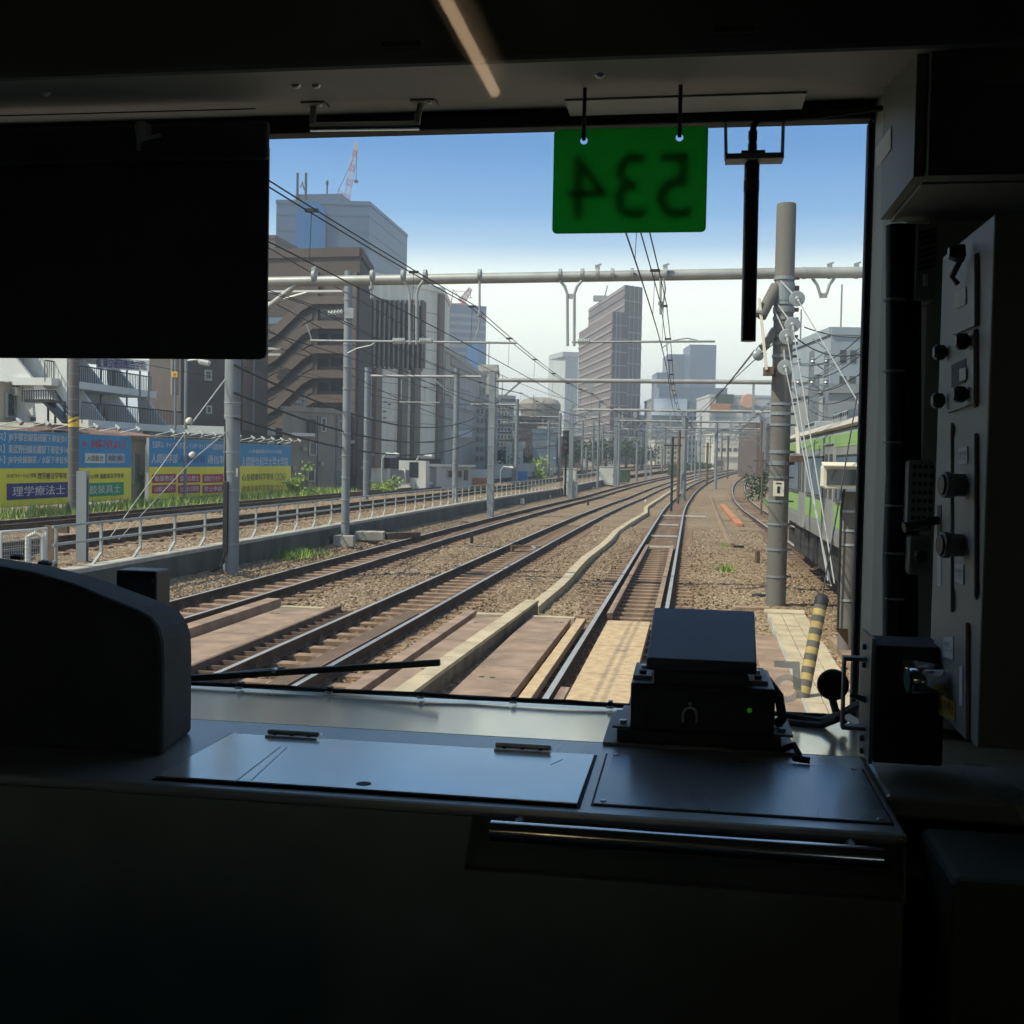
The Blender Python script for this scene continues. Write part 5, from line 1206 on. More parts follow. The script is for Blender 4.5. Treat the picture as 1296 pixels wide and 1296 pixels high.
P = fp(607, 82); mb = MB(); mb.box((P.x-.5, P.y, .4), (P.x+.5, P.y+.4, zt(607, 605, 82)), M['orange']); tag(build('barrier_board', mb), 'orange barrier board next to the white equipment box', 'barrier')
P = fp(659, 100); mb = MB(); mb.box((P.x-.6, P.y, .4+rise(P.y)), (P.x+.6, P.y+.5, .4+rise(P.y)+.9), mat('tarp_blue', (0.05, 0.16, 0.42), .6)); tag(build('tarpaulin_box', mb), 'bright blue covered box below the bushes by the raised tracks', 'box')
mb = MB(); a, b = fp(625, 105), fp(700, 122); mb.bar((a.x, a.y, 1.2), (b.x, b.y, 1.4), .2, 1.7, LGREY); tag(build('block_wall', mb), 'long pale wall running behind the farther masts', 'wall')
for k, (px, d, yt) in enumerate(((484, 70, 573), (527, 74, 575), (634, 95, 590))):
    x, y = fp(px, d); z1_ = zt(px, yt, d); mb = MB(); mb.tube([(x, y, .3), (x, y, z1_-.4), (x+.25, y, z1_-.02), (x+.9, y-.2, z1_-.1)], .06, M['fence'], 6); mb.lathe((x+.7, y-.15, z1_-.06), (1, -.2, -.15), [(.05, 0), (.12, .1), (.1, .4), (.03, .45)], M['porcelain'], 8)
    tag(build('platform_lamp', mb), ['curved lamp post beside the tan building columns', 'curved lamp post at the right end of the panelled fence', 'curved lamp post before the long pale wall'][k], 'lamp', 'curved lamp posts by the raised tracks')
# far blue slab with its crane
p0, p1 = fp(566, 420), fp(612, 425); z_ = zt(590, 388, 420)
g = building('tower_block', 'far pale blue slab tower behind the beige block', 'tower', [p0, p1]+back(p0, p1, 20), 0, z_, BLUG, .6, roofstuff=0); F = Fac(p0, p1, g); F.bands(16, 12, z_-2, .45, TWRB)
p0b, p1b = fp(603, 416), fp(613, 418); g2 = building('tower_block', 'deep blue lower wing at the foot of the far pale blue slab', 'building', [p0b, p1b]+back(p0b, p1b, 12), 0, zt(608, 435, 416), BLUEGL, .4, roofstuff=0)
crane('red and white crane standing on the far pale blue slab tower', (580, 384), (592, 366), 425, 2.2)
# brown tower
def tower():
    z1_ = zt(786, 361.5, 300); z2_ = zt(771, 395.5, 298)
    g = thing('office_tower', 'tall brown office tower with pale striped left face and dark gridded right face', 'tower', (*fp(771, 300), 0))
    a, b, c = fp(786, 300), fp(808, 304), fp(741, 348); foot = [a, b, b+(c-a), c]
    mb = MB(); mb.prism([tuple(p) for p in foot], 0, z1_, TWR); build('tall_block', mb, g)
    a2, c2, b2 = fp(771, 297), fp(729.5, 347), fp(790, 299.4); foot2 = [a2, b2, b2+(c2-a2), c2]
    mb = MB(); mb.prism([tuple(p) for p in foot2], 0, z2_, TWR); build('lower_block', mb, g)
    F = Fac(a2, c2, g); F.bands(17, 3, z2_-1.5, .24, TWRB, out_=.25, name='pale_band')
    F = Fac(a, c, g); rh = (z2_-4.5)/17
    for k in range(4): 
        mb = MB(); F.rect(mb, .2, F.L-.2, z2_+k*2.2-.2, z2_+k*2.2+.35, .2, TWRB if k % 2 else TWR2, .3); build('pale_band', mb, g)
    for A, B, zz in ((a, b, z1_), (a2, b2, z2_)):
        F = Fac(A, B, g); mb = MB(); F.rect(mb, .05, F.L-.05, .5, zz-.3, .12, TWR2, .15); build('dark_face', mb, g)
        mb = MB()
        for k in range(1, 4 if zz == z1_ else 3): F.rect(mb, F.L*k/4-.12, F.L*k/4+.12, .5, zz-.4, .30, TWRB, .2)
        for k in range(1, 12): F.rect(mb, .05, F.L-.05, zz*k/12-.14, zz*k/12+.14, .33, TWRB, .2)
        build('face_grid', mb, g)
    q = a.lerp(c, .65); mb = MB(); mb.tube([(q.x+1, q.y, z1_), (q.x+2, q.y, z1_+4.5)], .2, M['steelpole'], 5); mb.box((q.x-2, q.y-1, z1_), (q.x+2, q.y+1, z1_+1.5), MID); build('roof_gondola', mb, g)
tower()
p0, p1 = fp(713, 470), fp(729, 472); z_ = zt(720, 452, 470)
g = building('tower_block', 'slim very pale tower half hidden behind the brown tower', 'tower', [p0, p1]+back(p0, p1, 18), 0, z_, WHT, 0, roofstuff=0); mb = MB(); q = back(p0, p1, 18); mb.prism([tuple(p0-Vector((1, 1))), tuple(p1+Vector((1, -1))), tuple(q[0]), tuple(q[1])], z_+.01, z_+2, LGREY); build('roof', mb, g)
F = Fac(p0, p1, g); F.bands(24, 5, z_-1, .25, LGREY)
# twin blue towers
def simple(name, label, cat, px0, px1, d, yt, m, depth_=18, cols=0, rows=0, bands=0, band_m=None, d1=None, ps=.5, glass='glassdark', rs=1, frame=False, hf=.5):
    p0, p1 = fp(px0, d), fp(px1, d1 or d); z_ = zt((px0+px1)/2, yt, d); g = building(name, label, cat, [p0, p1]+back(p0, p1, depth_), -1, z_, m, ps, roofstuff=rs); F = Fac(p0, p1, g)
    if cols: F.grid(cols, rows, max(2, z_*.06), z_-.6, .5, .62, hf, glass, frame)
    if bands: F.bands(bands, 4, z_-1, hf, band_m or M['glassdark'])
    return g, F
simple('tower_block', 'left one of the two dark blue far towers, slightly lower with faceted front', 'tower', 843, 872, 620, 450, TWIN, 25, bands=14, band_m=BLUG, hf=.12)
simple('tower_block', 'right one of the two dark blue far towers, the taller', 'tower', 870, 903, 600, 438, BLUG2, 25, bands=22, band_m=TWIN, hf=.3)
simple('office_block', 'grey blue block left of the two dark blue towers', 'building', 829, 846, 560, 473, BLUG, 20, bands=10, hf=.2, band_m=BLUG2)
simple('office_block', 'low blue podium under the two dark blue towers', 'building', 832, 918, 520, 492, BLUG2, 20, bands=4, hf=.2, band_m=BLUG)
# station-side commercial blocks under the towers
g, F = simple('commercial_building', 'grey commercial building carrying a wide pale blue picture board', 'building', 823, 871, 290, 507, MID, 16, bands=9, hf=.35, band_m=M['glassblue'], rs=0)
PB = mat('picture_board', (0.26, 0.33, 0.46), .6, var=.3, scale=.12, rgb2=(0.5, 0.55, 0.62)); F.pbox(825, 505, 869, 526, .8, PB, 'picture_board')
g, F = simple('commercial_building', 'pale grey office front right of the picture board building', 'building', 868, 904, 310, 515, LGREY, 16, cols=6, rows=9, rs=1)
g, F = simple('commercial_building', 'white sloped roof station building with an orange sign', 'building', 896, 986, 255, 503, LGREY, 18, rs=0, bands=5, hf=.3, band_m=MID)
F.pbox(899, 511, 924, 522, .6, M['orange'], 'orange_sign'); F.pbox(906, 499, 928, 510, .5, M['leafdark'], 'green_sign')
q = F.uz(946, 508); mb = MB(); c3 = F.P0+F.u*q[0]+F.n*.6; c3.z = q[1]; mb.lathe(c3, F.n, [(1.6, 0), (1.7, .3), (1.5, .4)], mat('orange_ring', (0.62, 0.32, 0.18), .6), 16); build('round_sign', mb, g)
F.poly([(902, 538), (960, 528), (960, 534), (902, 545)], 1.2, WHT, 'canopy_roof')
g, F = simple('station_building', 'low cream station building with a row of windows beyond the far curve', 'building', 903, 952, 225, 552, M['cream'], 10, rs=0); 
for k in range(6): F.pwin(906+k*7.4, 567, 911+k*7.4, 571.5, frame=False)
F.pbox(903, 577, 952, 579, .3, M['white'], 'canopy'); F.pbox(905, 583, 915, 590, .2, BROWN2, 'poster')
simple('commercial_building', 'dark red brown building left of the thick pole', 'building', 957, 1012, 150, 541, BROWN2, 12, cols=6, rows=4)
simple('commercial_building', 'grey building with yellow strip under the orange sign', 'building', 893, 912, 240, 545, MID, 12, cols=3, rows=6, rs=0)
simple('commercial_building', 'narrow white building right of brown tower foot', 'building', 806, 826, 330, 528, WHT, 12, cols=3, rows=10)
simple('commercial_building', 'small pale building with reddish signs under the picture board', 'building', 828, 868, 250, 560, BEIGE, 10, cols=8, rows=4)
# clutter of blocks between beige block and brown tower
simple('commercial_building', 'narrow cream building with roof frame right of the beige block', 'building', 612, 628, 150, 470, BEIGE, 10, cols=2, rows=9)
simple('commercial_building', 'grey mid rise building behind the second gantry pole', 'building', 624, 650, 165, 505, MID, 12, cols=4, rows=8, frame=True)
simple('commercial_building', 'pale mid rise with white sign left of the dome hall', 'building', 596, 628, 130, 508, LGREY, 10, cols=4, rows=6)
simple('commercial_building', 'dark red building under the dome hall', 'building', 652, 690, 150, 532, BROWN, 12, cols=4, rows=5)
simple('commercial_building', 'glassy green blue building right of the dark red one', 'building', 674, 704, 135, 548, M['glassblue'], 10, bands=5, hf=.25, band_m=LGREY)
simple('commercial_building', 'white lower building by the farther masts', 'building', 640, 662, 120, 566, WHT, 8, cols=3, rows=3)
simple('commercial_building', 'brown low building before the slim pale tower', 'building', 698, 735, 190, 556, BROWN2, 12, cols=5, rows=4)
g = thing('dome_hall', 'dark grey hall with a rounded roof left of the brown tower', 'hall', (*fp(682, 230), 0)); c_ = fp(682, 230); z_ = zt(682, 512, 230)
mb = MB(); mb.lathe((c_.x, c_.y, -1), (0, 0, 1), [(3.9, 0), (3.9, z_+1-1.2), (4.2, z_+1-1.1), (4.2, z_+1)], TAN2, 20); build('wall', mb, g)
mb = MB(); zz = zt(682, 503, 230); mb.lathe((c_.x, c_.y, z_), (0, 0, 1), [(4.2, 0.01), (3.6, (zz-z_)*.6), (1.8, (zz-z_)*.95), (.2, zz-z_)], GREYB, 20); build('roof', mb, g, smooth=True)
PALEB = mat('pale_blue_grey', (0.27, 0.31, 0.34), 0.7, var=0.08, scale=.5)  # paleness of glare put into the wall colour
# buildings behind the train, right
g, F = simple('office_block', 'blue grey windowed block over the train roof at the window edge', 'building', 1047, 1130, 75, 425, PALEB, 12, rs=1, cols=5, rows=5)
g, F = simple('office_block', 'pale lower block with roof railings beside the blue grey windowed block', 'building', 1020, 1052, 85, 452, LGREY, 10, rs=2, cols=3, rows=5)
g, F = simple('office_block', 'grey low block with big panes just above the train roof', 'building', 1040, 1120, 62, 498, MID, 8, rs=0, cols=4, rows=2, glass='glassblue')
g = thing('lattice_mast', 'stout blue grey lattice tower with many cross arms above the train', 'mast', (*fp(1033, 47), 0)); x, y = fp(1033, 47)
mb = MB(); z1_ = zt(1033, 445, 47)
for a_, b_ in ((-.3, -.3), (.3, -.3), (.3, .3), (-.3, .3)): mb.box((x+a_-.07, y+b_-.07, 0), (x+a_+.07, y+b_+.07, z1_), M['steelpole'])
for k in range(16): s = -1 if k % 2 else 1; mb.bar((x-.3*s, y-.3, .4+k*.45), (x+.3*s, y-.3, .85+k*.45), .05, .05, M['steelpole'])
build('frame', mb, g)
for k in range(2):
    z_ = zt(1033, 462+k*26, 47); mb = MB(); mb.bar((x-1.6, y-.35, z_), (x+.6, y-.35, z_), .08, .08, M['steelpole']); [mb.lathe((x-1.4+q*.55, y-.35, z_+.04), (0, 0, 1), [(.03, 0), (.09, .04), (.05, .12), (.09, .17), (.03, .22)], M['insgrey'], 8) for q in range(4)]; build('cross_arm', mb, g)
for k in range(5): wire(['top', 'upper', 'middle', 'lower', 'bottom'][k]+' cable from the lattice tower to the window edge', [atD(1012+k*3, 462+k*14, 46), atD(1120, 392+k*26, 30)], .016, sag=.5)
wire('upper insulated stay wire from pole discs out to the window edge', [atD(1018, 414, 21), atD(1120, 424, 20)], .012, sag=.1, name='stay_wire', cat='wire')
wire('lower insulated stay wire from pole discs out to the window edge', [atD(1008, 428, 21), atD(1120, 436, 18)], .012, sag=.25, name='stay_wire', cat='wire')
# green handrail right of the far curve
g = thing('green_railing', 'green painted railing along the far curve, left of the thick pole', 'railing', (*fp(960, 70), 0))
for k in range(2):
    mb = MB(); mb.tube([gnd(956, 618+4*k, .1), gnd(970, 633+5*k, .1), gnd(990, 655+6*k, .1)], .05, M['leaf'], 6); build('rail', mb, g)

# ------------------------------------------------------------------ plants
def leaves(mb, c, rad, n, m, s=.07):
    c = np.array(c); cl = RNG.normal(0, .45, (max(4, n//60), 3))*np.array(rad); 
    for k in range(n):
        q = cl[k % len(cl)] + RNG.normal(0, .22, 3)*np.array(rad); p = c+q
        a = RNG.normal(0, 1, 3); a /= np.linalg.norm(a); b = np.cross(a, RNG.normal(0, 1, 3)); b /= np.linalg.norm(b); L = s*RNG.uniform(.7, 1.5)
        mb.add([p-a*L, p+b*L*.45, p+a*L, p-b*L*.45], [(0, 1, 2, 3)], m)
def bush(label, px, py, d, rx, rz, n=420, m='leafbright', s=.09, name='bush', cat='bush'):
    x, y = fp(px, d); zc = zt(px, py, d); g = thing(name, label, cat, (x, y, zc-rz)); mb = MB(); leaves(mb, (x, y, zc), (rx, rx, rz), n, M[m], s); build('foliage', mb, g)
    mb = MB()
    for k in range(5): a = RNG.uniform(-.5, .5, 2)*rx; mb.tube([(x, y, zc-rz*1.4), (x+a[0]*.5, y+a[1]*.5, zc-rz*.2), (x+a[0], y+a[1], zc+rz*.5)], .02, M['bark'], 5, r1=.008)
    build('stem', mb, g); return g
bush('rounded green bush at the right end of the right billboard', 385, 613, 60, .7, .75)
bush('low bright shrub left of that rounded bush', 372, 620, 60, .6, .35)
bush('leafy shrub at the corner of the panelled fence', 486, 612, 68, 1.1, .55, 500)
bush('tall bright bush between left and middle billboards', 178, 612, 48.5, .75, 1.0, 650)
bush('yellow green bush beside the long pale wall', 682, 594, 118, 2.2, 1.6, 500, s=.16)
bush('rounder dark bush next to the yellow green one', 668, 600, 116, 1.6, 1.0, 400, s=.14)
bush('dark shrub behind the green railing on the curve', 961, 615, 82, 1.0, 1.5, 600, 'leafdark', .12)
def weeds():
    mb = MB()
    for k in range(7000):
        y = RNG.uniform(26, 66); x = -21.5+abs(RNG.normal(0, .9)); h = RNG.uniform(.15, .5)*(1.3 if RNG.random() < .3 else 1)
        t_ = RNG.uniform(0, 6.3); dx, dy = cos(t_)*.04, sin(t_)*.04; lx, ly = RNG.normal(0, .12, 2); z_ = .22
        mb.add([(x-dx, y-dy, z_), (x+dx, y+dy, z_), (x+lx, y+ly, z_+h)], [(0, 1, 2)], M['leafbright'])
    return mb
tag(build('weeds', weeds()), 'rough green weeds along the foot of the billboards', kind='stuff')
def tuft(px, py, label, n, r, h, z=-.16):
    P = gnd(px, py, z); mb = MB()
    for k in range(n):
        a = RNG.normal(0, r, 2); t_ = RNG.uniform(0, 6.3); hh = h*RNG.uniform(.5, 1.2); l = RNG.normal(0, hh*.5, 2); q = (P.x+a[0], P.y+a[1]*1.6)
        mb.add([(q[0]-cos(t_)*.012, q[1]-sin(t_)*.012, P.z), (q[0]+cos(t_)*.012, q[1]+sin(t_)*.012, P.z), (q[0]+l[0], q[1]+l[1], P.z+hh)], [(0, 1, 2)], M['leafbright' if k % 2 else 'leaf'])
    return tag(build('grass_tuft', mb), label, 'grass tuft')
tuft(372, 704, 'broad grass tuft growing against the retaining wall by the cabled pole', 800, .34, .19, -.05)
tuft(919, 723, 'small green weed in the ballast right of our track', 120, .10, .20)
tuft(918, 692, 'tiny weed beside the end of the brown duct', 70, .08, .14)
def tree(label, px, ytop, d, rx, m='leafdark', n=900, s=.28):
    x, y = fp(px, d); z1_ = zt(px, ytop, d); z0 = rise(min(y, 300)); hgt = z1_-z0; g = thing('tree', label, 'tree', (x, y, z0), 'trees beyond the raised tracks')
    mb = MB(); mb.tube([(x, y, z0-.3), (x+.1, y, z0+hgt*.4), (x, y, z0+hgt*.8)], .28, M['bark'], 8, r1=.08)
    for k in range(6): a = k*1.05; mb.tube([(x, y, z0+hgt*(.3+.06*k)), (x+cos(a)*rx*.6, y+sin(a)*rx*.6, z0+hgt*(.5+.06*k))], .1, M['bark'], 5, r1=.03)
    build('trunk', mb, g)
    mb = MB(); leaves(mb, (x, y, z0+hgt*.62), (rx, rx, hgt*.30), n, M[m], s); build('crown', mb, g); return g
for k, (px, yt, d, rx, lab) in enumerate(((646, 565, 140, 2.0, 'small dark tree left of the dark red building'), (700, 560, 155, 2.6, 'dark tree beside the black colour light signal'), (722, 556, 165, 3.0, 'broad dark tree under the brown low building'), (742, 552, 175, 3.2, 'broadest dark tree at the brown tower foot'), (766, 556, 170, 2.8, 'dark tree left of the tallest mast at the tower foot'), (792, 552, 185, 3.0, 'slender dark tree right of the tower foot'), (812, 570, 190, 2.2, 'low far tree at the track bend'), (880, 585, 200, 2.6, 'far low tree under the grey yellow stripped building'))):
    tree(lab, px, yt, d, rx)
# ------------------------------------------------------------------ the driving cab we look out of
YW = 2.20; ZD = 1.972
XR = atY(1086, 500, YW).x; ZT = atY(700, 166, YW).z; ZB = atY(700, 886, YW).z
XL = -2.05; XW = .66; ZC = 3.5; YP = .12
def side_wall(mb, x0, x1, wins):          # a side wall with window openings (y0, y1, z0, z1)
    ws = sorted(wins); y = -4.5
    for a, b, z0, z1 in ws:
        mb.box((x0, y, 1.1), (x1, a, 3.52), M['cabdark']); mb.box((x0, a, 1.1), (x1, b, z0), M['cabdark']); mb.box((x0, a, z1), (x1, b, 3.52), M['cabdark']); y = b
    mb.box((x0, y, 1.1), (x1, YW+.1, 3.52), M['cabdark'])
def st(name, mb, label, **k): return tag(build(name, mb, **k), label, kind='structure')
mb = MB(); mb.box((-2.6, -4.5, 1.05), (.95, YW+.05, 1.1), M['cabdark']); st('cab_floor', mb, 'dark floor of the driving cab')
mb = MB(); mb.box((-2.6, -4.5, 3.52), (.95, YW+.12, 3.58), M['cabdark']); st('cab_ceiling', mb, 'dark ceiling of the driving cab')
mb = MB(); side_wall(mb, -2.62, -2.55, ((-2.0, -.5, 1.95, 2.85), (-4.1, -2.5, 1.95, 2.85))); st('cab_wall', mb, 'dark wall of the cab on the driver side')
mb = MB(); side_wall(mb, XW+.12, XW+.2, ((-2.0, -.5, 1.95, 2.85), (-3.6, -2.5, 1.95, 2.85))); st('cab_wall', mb, 'dark wall of the cab behind the switch panel')
mb = MB(); mb.box((-2.55, -4.5, 1.1), (XW+.12, -4.45, 3.52), M['cabdark']); st('cab_wall', mb, 'dark rear wall of the saloon')
# partition window we look through; pane split, only the upper piece given reflection
mb = MB()
for a, b in (((-2.55, YP-.02, 1.1), (-.5, YP+.02, 3.52)), ((.5, YP-.02, 1.1), (XW+.12, YP+.02, 3.52)), ((-.5, YP-.02, 1.1), (.5, YP+.02, 2.0)), ((-.5, YP-.02, 2.95), (.5, YP+.02, 3.52))): mb.box(a, b, M['cabdark'])
st('cab_wall', mb, 'partition between saloon and cab')
ZM = (EYE + ray(600, 127)*(YP/ray(600, 127).y)).z
g = thing('partition_window', 'window in the cab partition, its pane split in two, a lamp mirrored in the upper piece', 'window', (0, YP, 2.0))
mb = MB(); mb.box((-.5, YP-.002, 2.0), (.5, YP+.002, ZM-.0005), mat_glassclear()); build('clear_lower_pane', mb, g)
mb = MB(); mb.add([(-.5, YP, ZM), (.5, YP, ZM), (.5, YP, 2.95), (-.5, YP, 2.95)], [(0, 1, 2, 3)], mat_glassmirror()); build('reflecting_upper_pane', mb, g)
d = ray(626, 116); e = EYE + d*((H+1.0-H)/d.z)
g = thing('ceiling_lamp', 'lit fluorescent tube on the saloon ceiling, seen as an orange streak in the glass', 'lamp', (e.x, 2*YP-e.y, H+1.0))
mb = MB(); mb.tube([(e.x, 2*YP-e.y, H+1.0), (e.x, 2*YP-e.y+1.35, H+1.0)], .0145, mat_emit('lamp_tube', (1.0, .70, .42), 5.0), 10); build('tube', mb, g)
mb = MB(); mb.box((e.x-.05, 2*YP-e.y-.03, H+1.03), (e.x+.05, 2*YP-e.y+1.4, H+1.08), M['cabgrey']); build('fitting', mb, g)

# windscreen wall
ZHB = ZT
mb = MB(); mb.box((-2.55, YW-.01, 1.1), (XW+.12, YW+.06, ZB-.012), M['cabgrey']); mb.box((-2.55, YW-.01, ZT+.035), (XW+.12, YW+.06, 3.52), M['cabgrey']); mb.box((-2.55, YW-.01, ZB-.012), (XL, YW+.06, ZT+.035), M['cabgrey']); mb.box((XR+.012, YW-.01, ZB-.012), (XW+.12, YW+.06, ZT+.035), M['pillar'])
st('cab_wall', mb, 'front wall of the cab round the windscreen')
g = thing('windscreen', 'wide clear windscreen in a black rubber gasket with a frosted digit 5', 'windscreen', (XL, YW, ZB))
mb = MB(); mb.box((XL, YW+.012, ZB-.01), (XR+.02, YW+.018, ZT+.01), mat_glassclear()); build('pane', mb, g)
mb = MB(); mb.box((XL-.04, YW-.03, ZT), (XR+.011, YW+.01, ZT+.034), M['blackr']); mb.box((XR+.002, YW-.018, ZB-.004), (XR+.011, YW+.01, ZT-.001), M['blackr']); mb.box((XL-.04, YW-.028, ZB-.012), (XR+.0, YW+.01, ZB), M['blackr']); build('gasket', mb, g, bevel=.004)
FR = mat_film('frosted_film', (.80, .76, .64), .42)
def wpt(px, py): return atY(px, py, YW+.008)
mb = MB()
poly = [(980, 836.5), (1012, 837.5), (1014, 874), (1004, 872), (1003, 846), (980, 844)]
P = [wpt(*p) for p in poly]; mb.extrude(P, (0, .002, 0), FR)
C0 = wpt(996, 871); R1 = (wpt(1016, 871)-C0).length*.93; R0 = R1*.57; n = 28; V = []; Fc = []
for i in range(n):
    t_ = 2*pi*i/n
    for rr in (R0, R1): V.append((C0.x+cos(t_)*rr*(1.0), C0.y-.001, C0.z+sin(t_)*rr))
Fc = [(2*i, 2*i+1, (2*((i+1) % n))+1, 2*((i+1) % n)) for i in range(n)]; mb.add(V, Fc, FR)
tag(build('digit_film', mb, g), 'frosted mirrored digit 5')

mb = MB()
for k in range(70):
    p = atY(RNG.uniform(340, 1085), RNG.uniform(190, 860), YW+.0105); r9 = RNG.uniform(.0002, .0008); a9 = RNG.uniform(0, 6); nn9 = 6
    mb.add([(p.x+r9*cos(a9+2*pi*i/nn9)*RNG.uniform(.6, 1.4), p.y, p.z+r9*sin(a9+2*pi*i/nn9)*RNG.uniform(.6, 1.4)) for i in range(nn9)], [tuple(range(nn9))], FR if k % 3 else M['cabgrey'])
build('dirt_specks', mb, g)
# scuffs on the dashboard lid
# soffit above the windscreen, fascia in front of it
YF = 1.72; zso = ZT+.036; zf = atY(648, 80, YF).z
mb = MB(); mb.extrude([(-2.55, YW-.02, zso), (-2.55, YF, zf), (-2.55, YF, zf+.02), (-2.55, YW-.02, zso+.02)], (3.0+.12+.1, 0, 0), M['cabgrey'])
o = st('cab_ceiling', mb, 'grey soffit panel over the windscreen')
mb = MB(); mb.box((-2.55, YF-.02, zf-.004), (XW+.12, YF-.002, 3.52), M['cabdark']); st('cab_ceiling', mb, 'dark fascia of the cab ceiling with two slot latches', bevel=.01)
def sof(px, py, off=0.0):   # a point of the soffit seen at a pixel
    d = ray(px, py); A = Vector((0, YW-.02, zso)); N = Vector((0, 0, 1)); T = Vector((0, YF-(YW-.02), zf-zso)); N = Vector((1, 0, 0)).cross(T).normalized()
    if N.z > 0: N = -N
    k = N.dot(A-EYE)/N.dot(d); return EYE + d*k + N*off
for px, w_, lab in ((507, 48, 'chrome slot latch in the ceiling fascia near the lamp reflection'), (929, 52, 'chrome slot latch in the ceiling fascia above the black aerial')):
    a, b = atY(px-w_/2, 62 if px < 700 else 44, YF-.026), atY(px+w_/2, 62 if px < 700 else 42, YF-.026); mb = MB(); mb.box((a.x, YF-.03, a.z-.002), (b.x, YF-.02, a.z+.002), M['chrome']); mb.box((a.x, YF-.026, a.z+.002), (b.x, YF-.02, a.z+.011), M['blackr']); tag(build('slot_latch', mb), lab, 'latch')
for px, py, lab in ((375, 107, 'left of a pair of domed screws in the soffit'), (400, 107, 'right of a pair of domed screws in the soffit'), (759, 94, 'single domed screw in the soffit above the green plate'), (58, 117, 'single domed screw in the soffit over the sun blind')):
    p = sof(px, py); N = sof(px, py, 1)-p; mb = MB(); mb.lathe(p, N, [(.008, 0), (.0075, .003), (.004, .006)], M['screw'], 12); tag(build('screw', mb, smooth=True), lab, 'screw')
# seam line
a, b = sof(0, 146, .001), sof(323, 137, .001); mb = MB(); mb.bar(a, b, .003, .002, M['blackr']); tag(build('seam', mb), 'thin dark seam in the soffit over the sun blind', 'seam')
# grab handle
g = thing('grab_handle', 'chrome grab handle under the soffit, above the windscreen', 'handle', sof(465, 128))
for px in (399, 537):
    p = sof(px, 130 if px < 450 else 127); mb = MB(); mb.obox(p+Vector((0, 0, -.003)), (.022, 0, 0), (0, .018, 0), (0, 0, .003), M['cabgrey']); mb.lathe(p+Vector((.012, -.008, -.006)), (0, 0, -1), [(.004, 0), (.003, .003)], M['screw'], 8); build('foot_plate', mb, g)
D1 = dep(sof(397, 130)); mb = MB(); mb.tube([sof(397, 131), atD(396, 150, D1), atD(396, 157, D1), atD(400, 160, D1)], .006, M['panelgrey'], 10); build('bracket', mb, g, smooth=True); mb = MB(); mb.tube([sof(534, 128), atD(529, 145, D1-.02), atD(528, 156, D1-.02), atD(526, 158, D1-.02)], .006, M['panelgrey'], 10); build('bracket', mb, g, smooth=True)
mb = MB(); mb.tube([atD(393, 161, D1), atD(531, 159, D1-.02)], .0085, M['chrome'], 14); build('bar', mb, g, smooth=True)
# sun blind
YS = 2.02
g = thing('sun_blind', 'black roller sun blind pulled down over the driver side of the windscreen', 'sun blind', (-1.2, YS, atY(100, 320, YS).z))
a, b = atY(-160, 200, YS), atY(337, 453, YS); mb = MB(); zt_, zb_ = atY(200, 190, YS).z, atY(200, 454, YS).z; c_ = .012
mb.extrude([(a.x, YS, zb_), (b.x-c_, YS, zb_), (b.x-c_*.3, YS, zb_+c_*.3), (b.x, YS, zb_+c_), (b.x, YS, zt_), (a.x, YS, zt_)], (0, .006, 0), M['consoled']); build('cloth', mb, g)
q0, q1 = atY(200, 160, YS).z, atY(343, 204, YS); mb = MB(); mb.box((a.x, YS-.02, q1.z), (q1.x, YS-.003, q0), M['consoled']); build('roller_case', mb, g, bevel=.006)
mb = MB(); p = atY(182, 165, YS-.03); mb.lathe((p.x-.01, p.y, p.z), (1, 0, 0), [(.016, 0), (.018, .01), (.012, .02)], M['panelgrey'], 10); mb.bar(atY(176, 168, YS-.03), atY(176, 190, YS-.03), .008, .006, M['panelgrey']); mb.bar(atY(174, 178, YS-.03), atY(203, 171, YS-.03), .006, .006, M['panelgrey']); build('catch', mb, g)
# number plate
YN = 1.96
g = thing('number_plate', 'green hanging plate showing 534 reversed against the sky', 'number plate', atY(798, 230, YN))
pts = [(702, 164), (897, 159), (893, 293), (698, 296)]; c = [atY(x, y, YN) for x, y in pts]
x0, x1, z1_, z0_ = (c[0].x+c[3].x)/2, (c[1].x+c[2].x)/2, (c[0].z+c[1].z)/2, (c[2].z+c[3].z)/2
def rrect(x0, x1, z0, z1, r, y, n=5):
    P = []
    for cx_, cz_, a0 in ((x1-r, z1-r, 0), (x0+r, z1-r, pi/2), (x0+r, z0+r, pi), (x1-r, z0+r, 3*pi/2)):
        for i in range(n+1): t_ = a0+pi/2*i/n; P.append((cx_+r*cos(t_), y, cz_+r*sin(t_)))
    return P
bm = bmesh.new(); hol = []
def loop(P): 
    vs = [bm.verts.new(p) for p in P]; return [bm.edges.new((vs[i], vs[(i+1) % len(vs)])) for i in range(len(vs))]
ed = loop(rrect(x0, x1, z0_, z1_, .008, YN)); holes = [atY(739, 178, YN), atY(860, 174, YN)]
for h in holes: ed += loop([(h.x+.0065*cos(t_), YN, h.z+.0065*sin(t_)) for t_ in np.linspace(0, 2*pi, 14, endpoint=False)])
bmesh.ops.triangle_fill(bm, use_beauty=True, edges=ed); r = bmesh.ops.extrude_face_region(bm, geom=bm.faces[:]); bmesh.ops.translate(bm, vec=(0, .0025, 0), verts=[v for v in r['geom'] if isinstance(v, bmesh.types.BMVert)])
bmesh.ops.recalc_face_normals(bm, faces=bm.faces[:]); bm.verts.index_update(); mb = MB(); mb.add([tuple(v.co) for v in bm.verts], [tuple(v.index for v in f.verts) for f in bm.faces], mat_translucent('green_acrylic', (.105, .56, .16), .25)); bm.free(); build('plate', mb, g)
